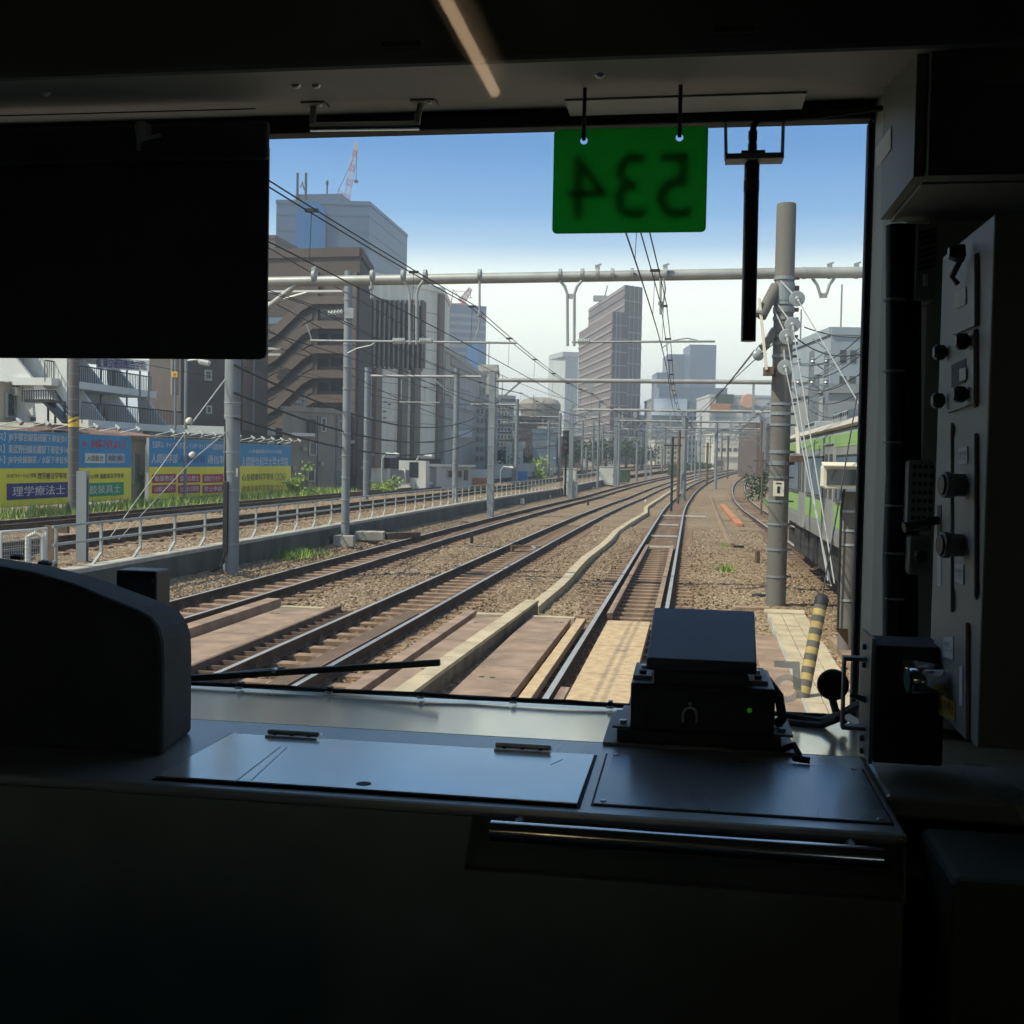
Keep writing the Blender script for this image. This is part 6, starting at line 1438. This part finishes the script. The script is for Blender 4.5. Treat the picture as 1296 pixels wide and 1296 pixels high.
mb = MB(); w_ = (x1-x0)*.80; hh = (z1_-z0_)*.62; text(mb, '534', (x1-(x1-x0)*.10, YN+.003, z0_+(z1_-z0_)*.13), (-1, 0, 0), (0, 0, 1), w_, hh, mat('digit_ink', (.012, .075, .02), .6), .006, bold=.0008); build('digits', mb, g)
mb = MB()
for h, px, py in ((holes[0], 739, 148), (holes[1], 861, 142)):
    mb = MB(); mb.tube([(h.x, YN, h.z+.001), (h.x, YN-.004, h.z+.006), (h.x, YN, sof(px, py).z+.0)], .0035, M['blackp'], 8)
    build('hanger', mb, g)
a, b = sof(716, 127, .004), sof(1020, 117, .004); g2 = thing('bracket_rail', 'thin grey bracket rail with screws on the soffit, carrying plate and aerial', 'bracket', a); mb = MB(); mb.obox((a+b)/2+Vector((0, .03, 0)), (b-a)/2, (0, .045, 0), (0, 0, .002), M['panelgrey']); build('plate', mb, g2)
for px, py in ((722, 132), (728, 147), (1013, 123), (1006, 136)): p = sof(px, py, .006); mb = MB(); mb.lathe(p, (0, 0, -1), [(.006, 0), (.005, .004), (.002, .005)], M['screw'], 8); build('screw', mb, g2)
# aerial
YA = 1.95
g = thing('aerial', 'black rod aerial hanging in a U bracket beside the green plate', 'aerial', atY(952, 300, YA))
mb = MB(); L = lambda x, y: atY(x, y, YA)
mb.tube([sof(918, 140), L(919, 203)], .003, M['panelgrey'], 6); mb.tube([sof(992, 135), L(990, 200)], .003, M['panelgrey'], 6); p0, p1 = L(918, 199), L(991, 197); mb.box((p0.x, YA-.02, p0.z-.008), (p1.x, YA+.02, p0.z+.001), M['panelgrey']); mb.box((L(938, 190).x, YA-.014, p0.z), (L(968, 190).x, YA+.014, p0.z+.007), M['blackp']); build('bracket', mb, g)
mb = MB(); x_ = L(952, 200).x; Z = lambda py: L(952, py).z
mb.lathe((x_, YA, 0), (0, 0, 1), [(.0075, Z(192)), (.0075, Z(182)), (.0062, Z(181)), (.0075, Z(176)), (.0075, Z(166))], M['blackp'], 12); mb.lathe((x_, YA, 0), (0, 0, 1), [(.0115, Z(228)), (.0125, Z(226)), (.0125, Z(208)), (.010, Z(205))], M['blackp'], 14); mb.lathe((x_, YA, 0), (0, 0, 1), [(.0128, Z(243)), (.0128, Z(228))], M['cabdark'], 14); build('connector', mb, g, smooth=True)
mb = MB(); xb_ = L(947, 432).x; mb.tube([(xb_, YA, Z(432)), (x_, YA, Z(243))], .0125, M['blackp'], 14); build('rod', mb, g, smooth=True)
mb = MB(); mb.tube([L(953, 168), L(954, 158), L(962, 151), L(990, 150), atY(1030, 148, 2.0), atY(1075, 142, 2.05), atY(1115, 137, 2.1)], .0055, M['blackr'], 8); build('cable', mb, g, smooth=True)
# right pillar and its fittings
mb = MB(); XP = XR+.012; mb.extrude([(XP, YW-.019, ZD), (XP+.012, YW-.075, ZD), (XP+.040, YW-.14, ZD), (XP+.075, YW-.16, ZD), (XW+.12, YW-.16, ZD), (XW+.12, YW-.02, ZD)], (0, 0, 3.45-ZD), M['pillar']); st('cab_pillar', mb, 'grey pillar beside the windscreen', bevel=.006)
mb = MB(); Yc = YW-.2
for px, r in ((1134, .017), (1148, .012), (1159, .009)): mb.tube([atY(px-4 if z_ > 600 else px, z_, Yc) for z_ in (285, 400, 500, 600, 700, 810)], r, M['blackr'], 10)
g = thing('cable_loom', 'thick black taped cable loom running up the cab corner', 'cable loom', atY(1130, 800, Yc)); build('cable', mb, g, smooth=True)
for py in (380, 470, 560, 640, 700, 757): p = atY(1133, py, Yc); mb = MB(); mb.lathe((p.x-.001, p.y, p.z), (0, 0, 1), [(.0185, -.002), (.0195, 0), (.0185, .002)], M['panelgrey'], 12); build('tie', mb, g)
mb = MB(); q = [atY(1160, 285, Yc-.02), atY(1182, 380, Yc-.02)]; mb.box((q[0].x, Yc-.03, q[1].z), (q[1].x, Yc+.1, q[0].z), M['panelgrey'])
g = thing('vent_box', 'small louvred grey box high in the cab corner beside the switch panel', 'box', (q[0].x, Yc, q[1].z)); build('housing', mb, g)
mb = MB(); [mb.obox((( q[0].x+q[1].x)/2, Yc-.033, q[0].z-.012-.010*k), (abs(q[1].x-q[0].x)*.42, 0, .003), (0, .002, 0), (0, 0, .002), M['blackr']) for k in range(7)]; build('louvre', mb, g)
mb = MB(); p = atY(1174, 352, Yc-.05); mb.box((p.x-.003, Yc-.036, p.z-.009), (p.x+.003, Yc-.03, p.z+.009), M['whitepaper']); build('label', mb, g)
q = [atY(1146, 582, Yc-.02), atY(1178, 672, Yc-.02)]; g = thing('speaker', 'small perforated grey speaker on the cab corner above the handset', 'speaker', (q[0].x, Yc, q[1].z)); mb = MB(); mb.box((q[0].x, Yc-.04, q[1].z), (q[1].x, Yc+.1, q[0].z), M['panelgrey']); build('housing', mb, g, bevel=.008)
mb = MB()
for r in range(8):
    for c_ in range(4): mb.box((q[0].x+.008+c_*.009, Yc-.0425, q[0].z-.014-r*.014), (q[0].x+.0135+c_*.009, Yc-.0405, q[0].z-.008-r*.014), M['blackr'])
build('grille', mb, g)
q = [atY(1144, 676, Yc), atY(1170, 725, Yc)]; mb = MB(); mb.box((q[0].x, Yc-.05, q[1].z), (q[1].x, Yc, q[0].z), M['cabgrey']); mb.lathe(((q[0].x+q[1].x)/2, Yc-.05, (q[0].z+q[1].z)/2), (0, -1, 0), [(.012, 0), (.01, .015)], M['blackr'], 10); tag(build('switch_box', mb, bevel=.005), 'small switch box with a round black button under the speaker', 'switch box')
# corner box
g = thing('corner_cabinet', 'big dark equipment cabinet in the upper corner with a pale sticker', 'cabinet', (XR+.1, 1.8, 2.9))
xa = atY(1126, 281, 2.06).x; zb_ = atY(1126, 281, 2.06).z; yfr = 1.74; mb = MB(); mb.box((xa, yfr, zb_), (XW+.12, 2.06, 3.5), M['cabdark']); mb.box((xa-.001, yfr+.04, zb_-.003), (XW+.1, 2.05, zb_), M['cabgrey']); build('body', mb, g, bevel=.006)
mb = MB(); mb.box((xa-.016, yfr+.02, zb_+.004), (xa-.0015, 2.06, 3.2), M['cabgrey']); build('side_plate', mb, g)
P = [atX(*p, xa-.017) for p in ((1109, 188), (1128, 160), (1128, 188), (1109, 215))]; mb = MB(); mb.extrude(P, (-.001, 0, 0), M['whitepaper']); build('sticker', mb, g)
# switch panel box on the right
XQ = .362; qa, qb = atX(1193, 322, XQ), atX(1257, 275, XQ); qc, qd = atX(1175, 884, XQ), atX(1238, 950, XQ)
g = thing('control_column', 'grey switch panel column with chrome knobs, toggle and yellow label', 'switch panel', (XQ, 1.5, qd.z)); ya, yb = (qa.y+qc.y)/2, (qb.y+qd.y)/2; ztop_, zbot_ = (qa.z+qb.z)/2, (qc.z+qd.z)/2
mb = MB(); mb.box((XQ, yb, zbot_), (XW+.12, ya, ztop_), M['panelgrey']); build('housing', mb, g, bevel=.003)
def onq(px, py, o=0): return atX(px, py, XQ-o)
def qrect(x0, y0, x1, y1, o, m, th=.003, name='cover_plate', par=None):
    P = [onq(x0, y0[0], o), onq(x1, y0[1], o), onq(x1, y1[1], o), onq(x0, y1[0], o)]; mb = MB(); mb.extrude(P, (th, 0, 0), M[m] if isinstance(m, str) else m); return build(name, mb, par or g)
c1 = qrect(1205, (344, 325), 1233, (424, 412), .006, 'panelgrey', .005); qrect(1233, (322, 320), 1236, (414, 412), .003, 'blackr', .002, 'gap')
qrect(1210, (371, 363), 1222, (391, 385), .0075, 'whitepaper', .001, 'label', c1)
p = onq(1220, 320, .01); mb = MB(); mb.lathe(p, (-1, 0, 0), [(.012, 0), (.012, .012), (.008, .02)], M['blackp'], 8); mb.tube([p, p+Vector((-.012, .01, -.03)), p+Vector((-.004, .012, -.04))], .004, M['blackp'], 6); build('catch', mb, g)
c2 = qrect(1198, (437, 418), 1232, (523, 510), .006, 'panelgrey', .005); qrect(1232, (418, 416), 1235, (516, 514), .003, 'blackr', .002, 'gap'); qrect(1204, (462, 454), 1222, (491, 484), .007, 'blackr', .0008, 'window', c2); qrect(1214, (467, 465), 1222, (483, 480), .0085, 'whitepaper', .001, 'label', c2)
for px, py in ((1198, 446), (1227, 432), (1196, 507), (1224, 499)):
    p = onq(px, py, .006); mb = MB(); mb.lathe(p, (-1, 0, 0), [(.006, 0), (.011, .004), (.0115, .014), (.008, .018)], M['blackp'], 9); build('thumb_screw', mb, g)
c3 = qrect(1193, (540, 537), 1203, (768, 772), .0055, 'panelgrey', .004); qrect(1203, (536, 535), 1204.5, (774, 775), .003, 'blackr', .0015, 'gap')
c4 = qrect(1208, (552, 549), 1233, (745, 755), .0055, 'panelgrey', .004); qrect(1233.5, (549, 548), 1235, (758, 759), .003, 'blackr', .0015, 'gap')
for px, py in ((1215, 614), (1213, 690)):
    p = onq(px+5, py, .006); mb = MB(); mb.lathe(p, (-1, -.15, 0), [(.015, 0), (.0155, .017), (.0175, .019), (.0175, .027), (.015, .028)], M['steelpole'], 20); mb.lathe(p+Vector((-.0285, -.0043, 0)), (-1, -.15, 0), [(.0145, 0), (.013, .002)], M['blackp'], 18); build('knob', mb, g, smooth=True)
def lab(px0, px1, y0, y1, txt='', m='whitepaper', o=.0072):
    oo = qrect(px0, y0, px1, y1, o, m, .001, 'label')
    if txt:
        a_ = onq(px0+.5, (y0[0]*.25+y1[0]*.75), o+.0004); b_ = onq(px1-.5, (y0[1]*.25+y1[1]*.75), o+.0004); t_ = onq(px0+.5, (y0[0]*.8+y1[0]*.2), o+.0004); mb = MB(); ux = (b_-a_); text(mb, txt, a_, ux.normalized(), (0, 0, 1), ux.length, t_.z-a_.z, TB, .0003); build('lettering', mb, oo)
lab(1213, 1224, (568, 565), (588, 587), '車内灯\n切 入'); lab(1208, 1219, (714, 714), (736, 740), '前照灯\n入 切'); lab(1186, 1191, (700, 699), (741, 742)); lab(1194, 1206, (806, 806), (831, 835), '標識灯\nスイッチ'); lab(1214, 1218, (843, 843), (892, 893))
qrect(1186, (640, 639), 1191, (684, 684), .0058, 'blackr', .001, 'slot'); p = onq(1188, 658, .006); mb = MB(); mb.tube([p, p+Vector((-.05, -.01, -.012))], [.006, .008], M['blackp'], 10); build('toggle_lever', mb, g)
c5 = qrect(1182, (790, 788), 1222, (895, 935), .0058, 'panelgrey', .004); qrect(1222, (812, 812), 1223.5, (934, 936), .003, 'blackr', .0015, 'gap')
for px, py in ((1180, 847), (1193, 862)):
    p = onq(px+6, py, .006); mb = MB(); mb.lathe(p, (-1, -.1, -.03), [(.016, 0), (.017, .03), (.0185, .03), (.0185, .05), (.017, .052)], M['chrome'], 18); build('push_knob', mb, g, smooth=True)
    mb = MB(); mb.lathe(p+Vector((-.053, -.0053, -.0016)), (-1, -.1, -.03), [(.0165, 0), (.015, .002)], mat('button_teal', (.012, .09, .06), .5), 16); build('button', mb, g)
lab(1188, 1208, (878, 888), (905, 912), '非常停止', 'yellow')

# dashboard
YD = 1.440
g = thing('dashboard', 'grey dashboard top under the windscreen with hinged lid, cream sill and chrome rail', 'dashboard', (-.8, 1.8, ZD))
XE = atY(1150, 1050, YD).x
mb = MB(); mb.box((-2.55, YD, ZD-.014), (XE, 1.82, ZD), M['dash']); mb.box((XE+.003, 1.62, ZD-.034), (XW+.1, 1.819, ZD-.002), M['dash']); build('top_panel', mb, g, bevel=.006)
mb = MB(); mb.extrude([(-2.5, 1.822, ZD-.035), (-2.5, 1.822, ZD-.0008), (-2.5, 2.12, ZD-.0145), (-2.5, 2.15, ZD-.0145), (-2.5, YW-.012, ZB-.010), (-2.5, YW-.012, ZD-.03)], (2.5+XR+.25, 0, 0), M['sill']); build('sill', mb, g)
def dpt(px, py, o=0.0): return gnd(px, py, ZD+o)
def dplate(pts, o, m, name, th=.0015, par=None, bevel=0):
    P = [dpt(x, y, o) for x, y in pts]; mb = MB(); mb.extrude(P, (0, 0, -th), M[m]); return build(name, mb, par or g, bevel=bevel)
lid = [(291, 932), (752, 955), (733, 1018), (190, 990)]; 
P = [dpt(*p) for p in lid]; yA = (P[0].y+P[1].y)/2; yB = (P[2].y+P[3].y)/2; xA = (P[0].x+P[3].x)/2; xB = (P[1].x+P[2].x)/2
mb = MB(); mb.box((xA-.004, yB-.004, ZD+.0002), (xB+.004, yA+.004, ZD+.0012), M['blackr']); build('lid_gap', mb, g)
mb = MB(); mb.extrude([(xA, yB, ZD+.0035), (xB, yB, ZD+.0035), (xB, yA, ZD+.0006), (xA, yA, ZD+.0006)], (0, 0, .0022), mat('lid_grey', (.90, .88, .80), .16, metal=.55, var=.05, scale=6, spec=.7, rvar=.02)); lido = build('lid', mb, g, bevel=.001)
SCF = mat('scuff_mark', (.36, .38, .39), .5, var=.1)
for (pa9, pb9, ww9) in (((355, 948), (300, 993), .0012), ((363, 949), (318, 993), .0010), ((712, 964), (697, 971), .0008)):
    u9, v9 = dpt(*pa9), dpt(*pb9); zz9 = lambda q: ZD+.0022+.0006+(.0029)*(yA-q.y)/(yA-yB)+.0002
    mb = MB(); mb.bar((u9.x, u9.y, zz9(u9)), (v9.x, v9.y, zz9(v9)), ww9*1.3, .0003, SCF); build('scuff', mb, lido)
mb = MB(); p = dpt(460, 997); mb.lathe((p.x, p.y, ZD+.0046), (0, 0, 1), [(.0105, 0), (.0105, .0012)], M['blackr'], 18); build('finger_hole', mb, lido)
for px, py in ((364, 940), (660, 955)):
    p = dpt(px, py); mb = MB(); mb.box((p.x-.043, yA-.014, ZD+.0010), (p.x+.043, yA+.016, ZD+.0065), M['screw']); mb.tube([(p.x-.043, yA+.001, ZD+.0085), (p.x+.043, yA+.001, ZD+.0085)], .0045, M['screw'], 10)
    for s in (-.028, 0, .028): mb.lathe((p.x+s, yA-.008, ZD+.0065), (0, 0, 1), [(.004, 0), (.003, .002)], M['blackr'], 8); mb.lathe((p.x+s, yA+.011, ZD+.0065), (0, 0, 1), [(.004, 0), (.003, .002)], M['blackr'], 8)
    build('hinge', mb, lido, bevel=.001)
P = [dpt(*p) for p in [(768, 955), (1085, 965), (1128, 1043), (752, 1020)]]; y1_ = P[0].y; y0_ = (P[2].y+P[3].y)/2; x0, x1 = (P[0].x+P[3].x)/2, (P[1].x+P[2].x)/2
mb = MB(); mb.box((x0-.003, y0_-.003, ZD+.0002), (x1+.003, y1_+.003, ZD+.0010), M['blackr']); build('lid_gap', mb, g)
mb = MB(); mb.box((x0, y0_, ZD+.0004), (x1, y1_, ZD+.0030), mat('plate_grey', (.36, .385, .39), .28, metal=.5, var=.04, scale=4, spec=.6, rvar=.03)); po = build('cover_plate', mb, g, bevel=.001)
for sx in (x0+.012, x1-.012):
    for sy in (y0_+.012, y1_-.012): mb = MB(); mb.lathe((sx, sy, ZD+.003), (0, 0, 1), [(.004, 0), (.0035, .0015)], M['screw'], 10); build('screw', mb, po)
# front of the dashboard with the recessed chrome rail
xr0, xr1 = atY(598, 1030, YD).x, atY(1143, 1070, YD).x; zr0 = ZD-.085
mb = MB()
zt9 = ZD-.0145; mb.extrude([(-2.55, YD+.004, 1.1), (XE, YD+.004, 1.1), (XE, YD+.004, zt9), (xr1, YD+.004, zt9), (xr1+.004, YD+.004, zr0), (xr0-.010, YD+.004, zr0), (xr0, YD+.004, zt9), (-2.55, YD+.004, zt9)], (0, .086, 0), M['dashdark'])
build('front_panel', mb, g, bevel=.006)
mb = MB(); mb.extrude([(xr0-.02, YD+.012, zr0-.004), (xr0-.02, YD+.0895, zr0+.030), (xr0-.02, YD+.0895, ZD-.015), (xr0-.02, YD+.096, ZD-.015), (xr0-.02, YD+.096, zr0-.004)], (xr1-xr0+.03, 0, 0), M['dashdark']); build('recess_back', mb, g)
mb = MB(); za = atY(620, 1052, YD-.052).z; xa_, xb_ = atY(621, 1050, YD-.052).x, atY(1117, 1080, YD-.052).x
mb.tube([(xa_, YD-.052, za), (xb_, YD-.052, za)], .0135, M['chrome'], 18); build('hand_rail', mb, g, smooth=True)
for x in (xa_+.03, xb_-.03): mb = MB(); mb.tube([(x, YD-.052, za), (x, YD+.075, za-.002)], .007, M['panelgrey'], 8); build('rail_bracket', mb, g)
mb = MB(); mb.box((XE+.045, 1.40, 1.1), (XW+.1, 1.60, ZD-.035), M['cabdark']); mb.box((XE+.002, 1.50, 1.1), (XE+.044, 1.62, ZD-.07), M['blackr']); tag(build('side_cabinet', mb, bevel=.01), 'dark low cabinet right of the dashboard beneath the switch panel', 'cabinet')
# black cable clipped along the sill
g = thing('sill_cable', 'thin black cable clipped along the bottom of the windscreen', 'cable', atY(500, 880, YW-.03))
mb = MB(); n = 24; Pz = ZD-.006; mb.tube([(XL+.05+(XR-XL-.1)*i/n, 2.135, Pz+.0018*sin(i*2.1)) for i in range(n+1)], .0042, M['blackr'], 8); build('cable', mb, g, smooth=True)
for px in (305, 418, 534, 651, 773): p = atY(px, 880, 2.135); mb = MB(); mb.box((p.x-.004, 2.128, Pz-.0045), (p.x+.004, 2.142, Pz+.007), M['blackp']); mb.box((p.x-.007, 2.120, Pz-.0043), (p.x+.007, 2.128, Pz-.001), M['screw']); build('clip', mb, g)
# driver console
Yc = 1.73
g = thing('driver_console', 'black driver console block with sloping rounded top at the near corner', 'console', (-1.6, Yc, ZD))
prof = [(-160, 650), (-60, 690), (0, 706), (60, 715), (120, 730), (180, 752), (210, 763), (228, 773), (238, 786), (243, 803), (244, 830), (243, 958)]
P = [atY(x, y, Yc) for x, y in prof]; P = [Vector((p.x, Yc, p.z)) for p in P]; P[-1].z = ZD+.0005; P.append(Vector((P[0].x, Yc, ZD+.0005))); Yn = 1.58; Q = [atY(x-38+(22 if y < 760 else 0)*(1-min(1, max(0, x/200))), y+8, Yn) for x, y in prof]; Q = [Vector((q.x, Yn, max(q.z, ZD+.0005))) for q in Q]; Q[-1].z = ZD+.0005; Q.append(Vector((Q[0].x, Yn, ZD+.0005)))
n_ = len(P); mb = MB(); mb.add(P+Q, [tuple(range(n_)), tuple(range(n_, 2*n_))[::-1]]+[(i, n_+i, n_+(i+1) % n_, (i+1) % n_) for i in range(n_)], M['consoled']); ho = build('housing', mb, g, bevel=.008)
for px, py in ((65, 716), (30, 708)): p = atY(px, py-6, Yc+.1); mb = MB(); mb.lathe((p.x, Yc+.08, p.z-.006), (.1, 0, 1), [(.012, 0), (.012, .006), (.006, .009)], M['blackp'], 12); build('knob', mb, g)
a, b = atY(147, 721, 2.08), atY(198, 748, 2.08); mb = MB(); mb.box((a.x, 2.08, ZD), (b.x, 2.14, a.z), M['blackp']); mb.lathe((b.x-.012, 2.08, (a.z+b.z)/2), (0, -1, 0), [(.008, 0), (.008, .006)], M['blackr'], 10); tag(build('indicator_box', mb, bevel=.004), 'small black box standing by the windscreen behind the driver console', 'box')
# monitor box on the dash
g = thing('dash_monitor', 'black dashboard device with sloping hood, padlock hasp and a green light', 'monitor', atY(890, 940, 1.8))
Yf = 1.80; L = lambda x, y, Y_=Yf: atY(x, y, Y_)
def bp(px0, px1, py, Y_): a_, b_ = atY(px0, py, Y_), atY(px1, py, Y_); return a_.x, b_.x, (a_.z+b_.z)/2
xa_, xb_, z0_ = bp(762, 1008, 950, 1.79); mb = MB(); mb.box((xa_, 1.80, ZD+.0006), (xb_, 2.02, ZD+.005), M['panelgrey']); build('base_plate', mb, g)
x0, x1, zt_ = bp(799, 981, 868, Yf); zb0 = ZD+.026; mb = MB(); mb.box((x0-.022, Yf+.005, ZD+.005), (x1+.012, 1.99, zb0), M['blackp']); build('plinth', mb, g, bevel=.003)
mb = MB(); mb.box((x0-.001, Yf, zb0+.0), (x1+.001, 1.97, zt_), M['blackp']); body = build('body', mb, g, bevel=.004)
for px in (812, 962): a_, b_, z_ = bp(px-12, px+12, 860, Yf); mb = MB(); mb.box((a_, Yf+.03, zt_), (b_, 1.95, zt_+.006), M['panelgrey']); mb.lathe(((a_+b_)/2, Yf+.05, zt_+.006), (0, 0, 1), [(.006, 0), (.006, .005)], M['blackr'], 8); mb.lathe(((a_+b_)/2, Yf+.1, zt_+.006), (0, 0, 1), [(.006, 0), (.006, .005)], M['screw'], 8); build('mount_strap', mb, g)
for px, py in ((788, 920), (990, 928)): p = L(px, py, Yf+.02); mb = MB(); mb.box((p.x-.016, Yf+.01, zb0), (p.x+.016, Yf+.13, zb0+.004), M['panelgrey']); mb.lathe((p.x, Yf+.03, zb0+.004), (0, 0, 1), [(.006, 0), (.006, .006)], M['screw'], 8); build('foot_strap', mb, g)
h0, h1, zh0 = bp(818, 958, 836, 1.785); r0__, r1__, zh1 = bp(828, 955, 770.5, 1.965); zl = bp(822, 956, 857, 1.80)[2]
mb = MB(); mb.add([(h0, 1.785, zh0), (h1, 1.785, zh0), (r1__, 1.965, zh1), (r0__, 1.965, zh1), (h0, 1.785, zl+.010), (h1, 1.785, zl+.010), (r1__, 1.965, zl+.006), (r0__, 1.965, zl+.006)], [(0, 1, 2, 3), (4, 7, 6, 5), (0, 4, 5, 1), (1, 5, 6, 2), (2, 6, 7, 3), (3, 7, 4, 0)], mat('hood_paint', (.05, .062, .082), .38, var=.06, scale=10)); build('hood', mb, g, bevel=.003)
mb = MB(); mb.box((h0+.012, 1.80, zt_+.001), (h1-.012, 1.95, zl+.0065), M['blackp']); build('neck', mb, g)
p = L(873, 903, Yf-.004); mb = MB(); R_ = .0105; mb.tube([(p.x-R_, Yf-.005, p.z-.014), (p.x-R_, Yf-.007, p.z), (p.x-R_*.7, Yf-.008, p.z+R_*.7), (p.x, Yf-.008, p.z+R_), (p.x+R_*.7, Yf-.008, p.z+R_*.7), (p.x+R_, Yf-.007, p.z), (p.x+R_, Yf-.005, p.z-.014)], .0022, M['screw'], 8); mb.lathe((p.x, Yf-.001, p.z+R_+.004), (0, -1, 0), [(.003, 0), (.002, .003)], M['screw'], 8); build('padlock_hasp', mb, g, smooth=True)
p = L(948.5, 899); mb = MB(); mb.lathe((p.x, Yf-.0006, p.z), (0, -1, 0), [(.0040, 0), (.003, .002)], mat_emit('green_led', (.10, .75, .03), .06), 10); build('indicator_light', mb, g)
mb = MB(); a_, b_ = L(820, 895), L(838, 912); mb.box((a_.x, Yf-.001, b_.z), (b_.x, Yf-.0002, a_.z), M['consoled']); a_, b_ = L(889, 935), L(925, 937); mb.box((a_.x, Yf-.001, b_.z), (b_.x, Yf-.0002, a_.z), M['panelgrey']); a_, b_ = L(800, 877), L(980, 879); mb.box((a_.x, Yf-.0012, b_.z), (b_.x, Yf-.0002, a_.z), M['consoled']); build('face_marking', mb, g)
mb = MB(); mb.tube([(x1-.004, 1.93, zt_-.01), (x1+.014, 1.90, zt_-.03), (x1+.018, 1.87, zt_-.06), (x1+.01, 1.86, zb0+.01)], .008, M['blackr'], 8); build('cable', mb, g, smooth=True); mb = MB(); mb.tube([(x1+.012, 1.80, ZD+.008), (x1+.03, 1.79, ZD+.02), (x1+.036, 1.77, ZD+.010), (x1+.028, 1.755, ZD+.008), (x1+.05, 1.75, ZD+.007)], .005, M['blackr'], 8); build('cable', mb, g, smooth=True)
mb = MB(); P = [dpt(x, y) for x, y in ((832, 938), (972, 950), (846, 952))]; mb.extrude([(p.x, p.y-.0, ZD+.0046) for p in P], (0, 0, .001), M['whitepaper']); tag(build('paper_slip', mb), 'pale paper slip stuck under the black device', 'paper')
# cab side control box with frame, round horn, cables
g = thing('control_box', 'dark control box with a bent bracket frame and lever beside the window pillar', 'control box', atY(1150, 965, 1.71))
Yb = 1.70; xa_, xb_ = atY(1107, 900, Yb).x, atY(1195, 900, Yb).x; z1_, z0_ = atY(1150, 818, Yb).z, atY(1150, 968, Yb).z
mb = MB(); mb.box((xa_, Yb, z0_), (xb_, Yb+.10, z1_), M['consoled']); build('housing', mb, g, bevel=.003)
mb = MB(); mb.box((xa_-.006, Yb+.004, z0_-.003), (xa_-.0005, Yb+.108, z1_+.008), M['panelgrey']); build('side_plate', mb, g)
for py in (822, 846, 945, 962): p = atX(1099, py, xa_-.006); mb = MB(); mb.lathe((xa_-.006, Yb+.06, p.z), (-1, 0, 0), [(.005, 0), (.004, .005)], M['blackp'], 8); build('screw', mb, g)
mb = MB(); zz1, zz0 = atY(1080, 836, Yb+.03).z, atY(1080, 924, Yb+.03).z; xf = xa_-.036; yb_ = Yb+.04
mb.box((xf, yb_, zz1-.003), (xa_-.006, yb_+.02, zz1+.003), M['panelgrey']); mb.box((xf, yb_, zz0-.003), (xa_-.006, yb_+.02, zz0+.003), M['panelgrey']); mb.box((xf-.004, yb_+.0, zz0-.003), (xf, yb_+.02, zz1+.003), M['panelgrey']); build('bracket_frame', mb, g, bevel=.001)
p = atX(1092, 880, xa_-.006); mb = MB(); mb.tube([(xa_-.006, Yb+.05, p.z-.002), (xa_-.028, Yb+.045, p.z+.006)], [.005, .0035], M['blackp'], 8); build('lever', mb, g)
g = thing('cab_speaker', 'round black horn with a bent stalk at the lower corner of the windscreen', 'horn', atY(1052, 905, 2.1)); p = atY(1054, 867, 2.06); mb = MB(); mb.lathe((p.x, p.y, p.z), (-.25, -1, 0), [(.022, -.03), (.027, -.01), (.0275, 0), (.024, .003), (.020, -.004), (.004, -.006)], M['blackr'], 24); build('horn', mb, g, smooth=True)
mb = MB(); mb.tube([(p.x, p.y+.02, p.z-.02), (p.x+.006, p.y, p.z-.045), (p.x+.02, p.y-.02, p.z-.06)], .007, M['blackr'], 8); build('stalk', mb, g, smooth=True)
mb = MB(); mb.tube([atY(985, 905, 2.1), atY(1010, 909, 2.1), atY(1040, 913, 2.08), atY(1065, 905, 2.04), atY(1085, 893, 2.0), atY(1100, 886, 1.95)], .008, M['blackr'], 8); mb.tube([atY(985, 912, 2.08), atY(1015, 916, 2.06), atY(1040, 918, 2.04), atY(1060, 910, 2.02)], .006, M['blackr'], 8); tag(build('hose', mb, smooth=True), 'black ribbed hose curling along the sill beside the horn', 'hose')
mb = MB(); mb.tube([atY(1074, 908, 2.0), atY(1095, 920, 1.93)], .007, M['cream'], 8); tag(build('pipe_stub', mb, smooth=True), 'short cream pipe stub beside the bracket frame', 'pipe')
P = [atY(x, y, 2.17) for x, y in ((1057, 795), (1073, 796), (1074, 818))]; mb = MB(); mb.extrude([(p.x, 2.17, p.z) for p in P], (0, .002, 0), mat_translucent('tan_paper', (.75, .55, .36), .4)); tag(build('paper_tag', mb), 'tan paper corner stuck in the lower pillar edge', 'paper')
# wiper outside the glass
g = thing('wiper', 'olive black windscreen wiper resting low across the glass', 'wiper', atY(400, 845, YW+.05)); mb = MB(); Yo = YW+.045
mb.bar(atY(150, 864, Yo+.01), atY(557, 838.5, Yo), .012, .013, mat('wiper_olive', (.055, .06, .042), .6)); build('blade', mb, g, bevel=.002); mb = MB(); mb.bar(atY(120, 870, Yo+.03), atY(360, 848, Yo+.02), .014, .012, mat('wiper_arm', (.05, .055, .035), .5)); mb.lathe(atY(349, 848, Yo+.012), (0, -1, 0), [(.006, 0), (.005, .014)], M['screw'], 8); build('arm', mb, g)
# ------------------------------------------------------------------ air
hz_m = bpy.data.materials.new('haze_air'); hz_m.use_nodes = True; t_ = hz_m.node_tree; t_.nodes.clear()
pv = t_.nodes.new('ShaderNodeVolumePrincipled'); pv.inputs['Color'].default_value = (.86, .92, 1.0, 1); pv.inputs['Density'].default_value = HAZE; pv.inputs['Anisotropy'].default_value = .2
oo = t_.nodes.new('ShaderNodeOutputMaterial'); t_.links.new(pv.outputs[0], oo.inputs['Volume'])
mb = MB(); mb.box((-2700, -200, -3.5), (2700, 3100, 76), hz_m); tag(build('haze', mb), 'pale summer haze over the city', kind='stuff')
